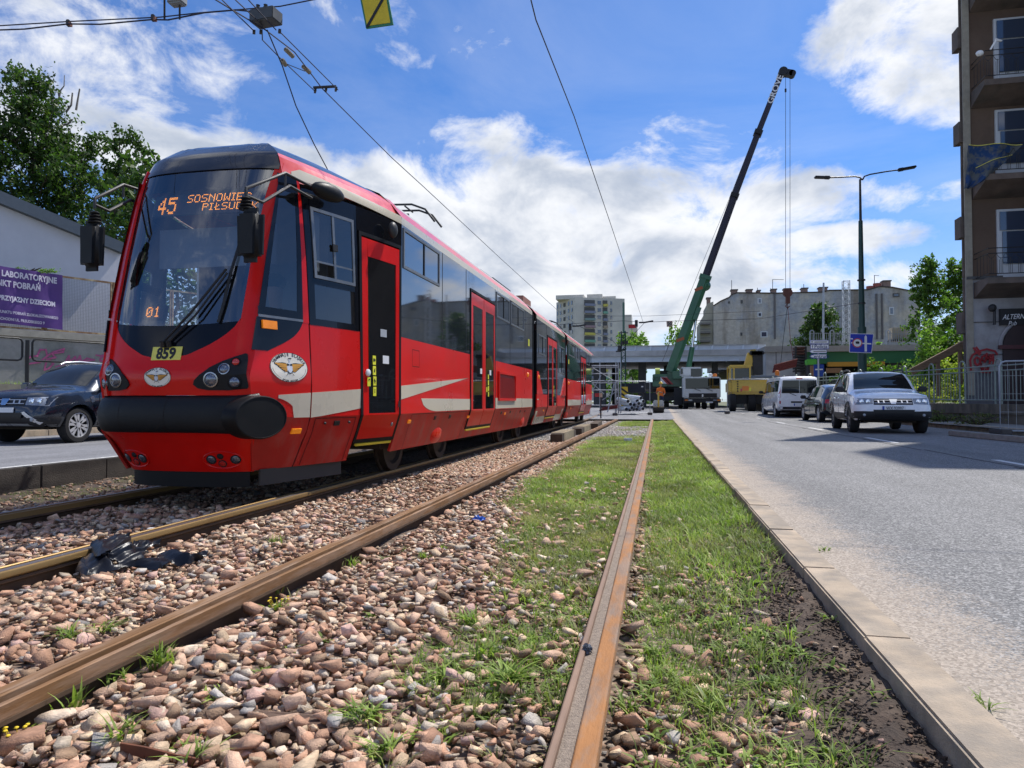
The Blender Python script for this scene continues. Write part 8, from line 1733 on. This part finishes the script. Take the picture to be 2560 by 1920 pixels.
wire('middle contact wire leading into the grey box', [(578, -10, Zw+.02, 0), (655, 62, Zw+.05, 0), (656, 100, Zw, 0), (700, 145, Zw, 0), (785, 226, Zw, 0)], .008)
wire('right contact wire leading into the grey box', [(612, -10, Zw+.02, 0), (690, 75, Zw, 0)], .008)
wire('short jumper wire between the insulators', [(712, 158, Zw, 0), (762, 178, Zw, 0)], .006)
wire('upper cross-span wire at the top left', [(-60, 68, 6.1, 0), (170, 54, 6.1, 0), (400, 43, 6.1, 0), (500, 32, 6.1, 0), (700, 16, 6.1, 0), (790, -2, 6.1, 0)], .009)
wire('lower wavy cable of the cross-span at the top left', [(-60, 77, 6.05, 0), (60, 73, 6.05, 0), (170, 60, 6.05, 0), (250, 61, 6.05, 0), (380, 49, 6.05, 0), (420, 50, 6.05, 0), (510, 32, 6.05, 0), (590, 25, 6.05, 0), (640, 30, 6.05, 0)], .011)
wire('far cross-span wire between the masts left of the crane', [(1380, 812, None, 44), (1559, 802, None, 44), (1612, 806, None, 44), (1670, 803, None, 44), (1900, 797, None, 44), (2150, 757, None, 33.5)], .014)
wire('second far cross-span wire above the bridge', [(1480, 790, None, 44), (1620, 790, None, 44), (1900, 778, None, 44)], .010)
wire('slack far wire sloping to the catenary mast', [(1612, 806, None, 44), (1580, 840, None, 44), (1548, 872, None, 44)], .014)
wire('far wire from the crossing to the left mast bracket', [(1446, 815, None, 40), (1530, 850, None, 44), (1548, 870, None, 44)], .014)
# grey box on the cross-span
bxp = thing('section_insulator_box', 'dark grey metal box hanging on the contact wires above the tram', 'line box', at(664, 45, Z=Zw+.1)); c = at(665, 44, Z=Zw+.15)
P_('box', MB().box(c, (.36, .22, .16), rz=-.1, bev=.01), M('box_grey', (.06, .065, .07), .5, var=.2), bxp)
for (x, y) in ((645, 15), (664, 14)): p = at(x, y, Z=Zw+.28); P_('insulator', MB().lathe(p-Vector((0, 0, .05)), [(.03, 0), (.03, .03), (.018, .04), (.028, .06), (.001, .07)], n=10), m_dk, bxp)
for (x, y) in ((635, 80), (652, 80), (699, 78)): p = at(x, y, Z=Zw); P_('wire_clamp', MB().box(p, (.035, .07, .03), rz=.6), m_dk, bxp)
b0 = thing('hanging_lamp_unit', 'grey metal fitting hanging on two rods at the top edge', 'line fitting', at(440, 8, Z=6.15)); P_('housing', MB().box(at(443, 0, Z=6.25), (.22, .16, .14), bev=.02), M('fitting_grey', (.25, .27, .28), .5), b0)
for x in (411, 449): P_('rod', MB().tube([at(x, 48, Z=6.08), at(x, -12, Z=6.25)], .014, 5), m_dk, b0)
for (x, y, lb) in ((171, 58, 'brown clamp on the cross-span, left one'), (383, 45, 'brown clamp on the cross-span beside the hanging fitting')): p = at(x, y, Z=6.08); t = thing('wire_clamp', lb, 'clamp', p); MB().box(p, (.05, .06, .09), rz=.3, bev=.01).build('clamp_body', m_dk, t); MB().box(p+Vector((.03, 0, -.02)), (.03, .05, .05)).build('clamp_jaw', M('clamp_rust', (.2, .08, .05), .7), t)
for (p0, p1, lb) in (((713, 122), (733, 142), 'ribbed insulator upper left of the crossbar'), ((757, 165), (775, 182), 'ribbed insulator nearest the crossbar'), ((706, 150), (714, 163), 'small ribbed insulator on the drooping cable')):
    a, b = at(*p0, Z=Zw), at(*p1, Z=Zw); t = thing('line_insulator', lb, 'insulator', a, group='ribbed insulators on the contact wires'); d = b-a; MB().cyl(a, b, .014, n=8).build('rod', m_dk, t); mb = MB()
    mb.lathe(a, [(r, d.length*k/12) for k, r in enumerate((.016, .034, .016, .034, .016, .034, .016, .034, .016, .034, .016, .034, .016))], tuple(d.normalized()), 10).build('ribs', M('insulator_beige', (.28, .24, .18), .5), t)
t = thing('wire_crossbar', 'short dark crossbar joining the contact wires', 'crossbar', at(812, 218, Z=Zw)); a, b = at(784, 219, Z=Zw+.02), at(840, 216, Z=Zw+.02); MB().cyl(a, b, .022, n=8).build('bar', m_dk, t)
for (x, y) in ((788, 227), (815, 224), (840, 223)): MB().box(at(x, y, Z=Zw), (.03, .10, .04), rz=.6).build('end_clamp', m_dk, t)
for (x, y, lb) in ((1446, 815, 'wire joint at the end of the long contact wire'), (1612, 806, 'wire joint at the end of the central contact wire')): p = at(x, y, D=42); t = thing('wire_joint', lb, 'clamp', p); MB().tube([p-Vector((.35, 0, 0)), p, p+Vector((.5, 0, .08))], .05, 5).build('joint_bar', m_dk, t); MB().cyl(p-Vector((.5, 0, .25)), p-Vector((.5, 0, -.15)), .09, n=8).build('joint_insulator', m_dk, t)
# hanging signs
YH = at(940, 40, Z=5.45).y; ys = thing('hanging_line_sign', 'yellow square sign with a green edge and black diagonal bar hanging at the top', 'sign', at(940, 30, Y=YH)); m_ye = M('sign_yellow', (.62, .46, .02), .45)
fr_ = flat_sign('rim', [(893, -40), (963, -44), (983, 61), (915, 71)], YH, .02, M('sign_rim_green', (.03, .18, .09), .5), ys); fc = flat_sign('face', [(898, -36), (960, -39), (976, 57), (918, 65)], YH, .008, m_ye, fr_, .006); flat_sign('diagonal_bar', [(914.5, 69), (956, -5), (963.5, -5), (922, 69)], YH, .005, m_ink, fc, .012)
hp = at(928, -42, Y=YH); P_('hanger', MB().tube([hp, hp+Vector((0, 0, .6))], .006, 5), m_dk, ys); t = thing('overhead_wire', 'span wire above the picture that carries the yellow square sign', 'wire', hp+Vector((0, 0, .6))); MB().tube([hp+Vector((-9, 0, .75)), hp+Vector((0, 0, .6)), hp+Vector((12, 0, .8))], .006, 5).build('cable', m_wire, t)
tw_ = thing('hanging_speed_sign', 'small square sign reading 20 hung on the far cross-span', 'sign', at(1673, 810, D=44)); YT_ = at(1673, 810, D=44).y; flat_sign('rim', [(1666, 803.5), (1681, 803), (1681.5, 816), (1667, 817)], YT_, .02, M('sign_rim_red', (.35, .10, .08), .5), tw_); fc = flat_sign('face', [(1667.2, 804.6), (1679.8, 804.2), (1680.2, 814.9), (1668.2, 815.7)], YT_, .008, M('sign_dirty_white', (.45, .38, .32), .6), tw_, .010); c = at(1674, 810.2, Y=YT_-.02); text_mb('20', .27, lambda a, b, h: (c.x+a, YT_-.022, c.z+b), bold=.008).build('digits', m_ink, fc)
rd = thing('hanging_red_sign', 'plain red rectangular sign hung on the far cross-span', 'sign', at(1580, 816, D=44)); flat_sign('plate', [(1571, 811.5), (1590, 810.5), (1590.5, 820), (1571.5, 821)], YT_, .02, M('sign_red_flat', (.42, .01, .015), .5), rd); P_('hanger', MB().tube([at(1580, 811, Y=YT_), at(1580, 803, Y=YT_)], .02, 4), m_dk, rd)

# ================= litter =================
bg = thing('plastic_bag', 'torn crumpled black plastic bag lying against the worn rail', 'bag', at(300, 1400, Z=-.06)); m_bag = M('black_plastic', (.008, .009, .014), .34, var=.1, scale=20, spec=.4, bump=.12, bscale=40)
def zb_(x, y): return (100+x*.23508, 1280+y*.23508)
def crump(P, seed, h, name, nu=34, nv=22, amp=.012):
    """sheet between a bottom line and a top line of points; crumpled"""
    B_, T2 = P; B_ = [Vector(p) for p in B_]; T2 = [Vector(p) for p in T2]
    def ev(L, u): k = min(len(L)-2, int(u*(len(L)-1))); return L[k].lerp(L[k+1], u*(len(L)-1)-k)
    g = np.random.default_rng(seed); ph = g.uniform(0, 6, 8)
    def f(u, v):
        p = ev(B_, u).lerp(ev(T2, u), v); b = math.sin(math.pi*v)*h*(.6+.4*math.sin(u*5+ph[0]))
        n = amp*(1.2*math.sin(u*13+v*5+ph[1])+.8*math.sin(v*9-u*7+ph[2])+.25*math.sin(u*31+v*13+ph[3])+.6*abs(math.sin(u*9-v*11+ph[4])))
        e = .006*math.sin(u*70+ph[5]) if v in (0, 1) else 0
        return p+Vector((n*.5+e, n*.6, b+n))
    return MB().grid(f, nu, nv, .0015).build(name, m_bag, bg, smooth=75)
def az(x, y, z): return at(*zb_(x, y), Z=z)
crump(([az(360, 640, -.075), az(480, 690, -.08), az(620, 640, -.075), az(780, 640, -.075), az(1000, 590, -.08), az(1250, 620, -.08)], [az(470, 470, -.03), az(560, 440, -.01), az(700, 400, .01), az(760, 560, -.06), az(1010, 550, -.06), az(1270, 500, -.055)]), 1, .02, 'front_fold', amp=.007)
crump(([az(545, 560, -.06), az(700, 560, -.06), az(850, 560, -.06), az(1100, 500, -.06)], [az(545, 370, -.0), az(690, 420, .012), az(950, 330, .02), az(1130, 400, -.04)]), 2, .015, 'inner_fold', amp=.008)
crump(([az(535, 440, -.02), az(620, 470, .0), az(780, 400, .01), az(970, 300, .01)], [az(540, 325, .03), az(680, 280, .045), az(830, 240, .05), az(960, 225, .05)]), 3, .012, 'top_fold', amp=.004)
crump(([az(1000, 440, -.045), az(1060, 400, -.04), az(1150, 380, -.045), az(1280, 350, -.05)], [az(970, 330, .0), az(1050, 300, -.0), az(1150, 320, -.03), az(1270, 315, -.03)]), 4, .01, 'torn_strip', 18, 8, .006)
crump(([az(1250, 600, -.085), az(1400, 560, -.085), az(1580, 560, -.085), az(1740, 490, -.08)], [az(1170, 450, -.06), az(1350, 425, -.045), az(1560, 470, -.05), az(1780, 465, -.055)]), 5, .03, 'tail_fold', 26, 14, .008)
p = at(1197, 1305, Z=-.09); t = thing('crumpled_wrapper', 'small bright blue crumpled plastic scrap on the stones', 'litter', p); g = np.random.default_rng(5); bm = bmesh.new(); bmesh.ops.create_icosphere(bm, subdivisions=3, radius=1)
for v in bm.verts: v.co = Vector((v.co.x*.045, v.co.y*.03, max(-.2, v.co.z)*.022))*(1+g.normal(0, .28)) if True else v.co
MB().add([p+v.co+Vector((0, 0, .02)) for v in bm.verts], [[v.index for v in f.verts] for f in bm.faces]).build('plastic', M('blue_plastic', (.02, .10, .45), .3, coat=.5), t); bm.free()
p = at(1468, 1625, Z=-.005); t = thing('foil_scrap', 'crumpled grey foil ball stuck in the sand-filled groove', 'litter', p); bm = bmesh.new(); bmesh.ops.create_icosphere(bm, subdivisions=3, radius=.014)
for v in bm.verts: v.co *= 1+g.normal(0, .25)
MB().add([p+v.co+Vector((0, 0, .004)) for v in bm.verts], [[v.index for v in f.verts] for f in bm.faces]).build('foil', M('grey_foil', (.10, .11, .13), .4, metal=.4), t); bm.free()
t = thing('rusty_iron_strip', 'bent rusty iron strip among the stones at the bottom edge', 'iron strip', at(400, 1870, Z=-.08)); P = [at(300, 1858, Z=-.07), at(360, 1868, Z=-.072), at(430, 1885, Z=-.075), at(520, 1903, Z=-.085)]
mb = MB()
for i in range(3): mb.add([P[i], P[i+1], P[i+1]-Vector((0, 0, .028)), P[i]-Vector((0, 0, .022)), P[i]+Vector((0, .006, 0)), P[i+1]+Vector((0, .006, 0)), P[i+1]+Vector((0, .006, -.028)), P[i]+Vector((0, .006, -.022))], [(0, 1, 2, 3), (4, 7, 6, 5), (0, 4, 5, 1), (2, 6, 7, 3), (0, 3, 7, 4), (1, 5, 6, 2)])
mb.build('strip', m_dweb and M('deep_rust', (.14, .05, .025), .8, var=.3, scale=30), t)
t = thing('timber_sleeper', 'cracked half-buried wooden sleeper near the bottom edge', 'timber', at(740, 1800, Z=-.1)); a, b = at(560, 1785, Z=-.098), at(900, 1815, Z=-.098); d = b-a
MB().box((a+b)/2-Vector((0, 0, .03)), (d.length, .09, .07), rz=math.atan2(d.y, d.x), bev=.012).build('beam', M('cracked_wood', (.26, .17, .12), .9, var=.35, scale=10, stretch=(1, 14, 8), bump=.8, bscale=30, col2=(.12, .07, .05), mixs=6), t)
for (x, y, s, lb, c) in ((1212, 1102, .11, 'pale flat stone lying in the grass between the rails', (.55, .56, .56)), (1587, 1090, .06, 'small white stone in the grass nearer the crossing', (.6, .6, .58)), (382, 1328, .035, 'small white paper scrap on the stones by the worn rail', (.7, .7, .7))):
    if x == 1212: x = 1570; y = 1103
    p = at(x, y, Z=-.09); t = thing('pale_stone' if c[0] < .65 else 'paper_scrap', lb, 'stone' if c[0] < .65 else 'litter', p); V, F = hi[3]; MB().add([p+Vector(v)*s+Vector((0, 0, s*.2)) for v in V], [tuple(f) for f in F]).build('body_piece', M('pale_%d' % int(c[0]*100), c, .8), t)
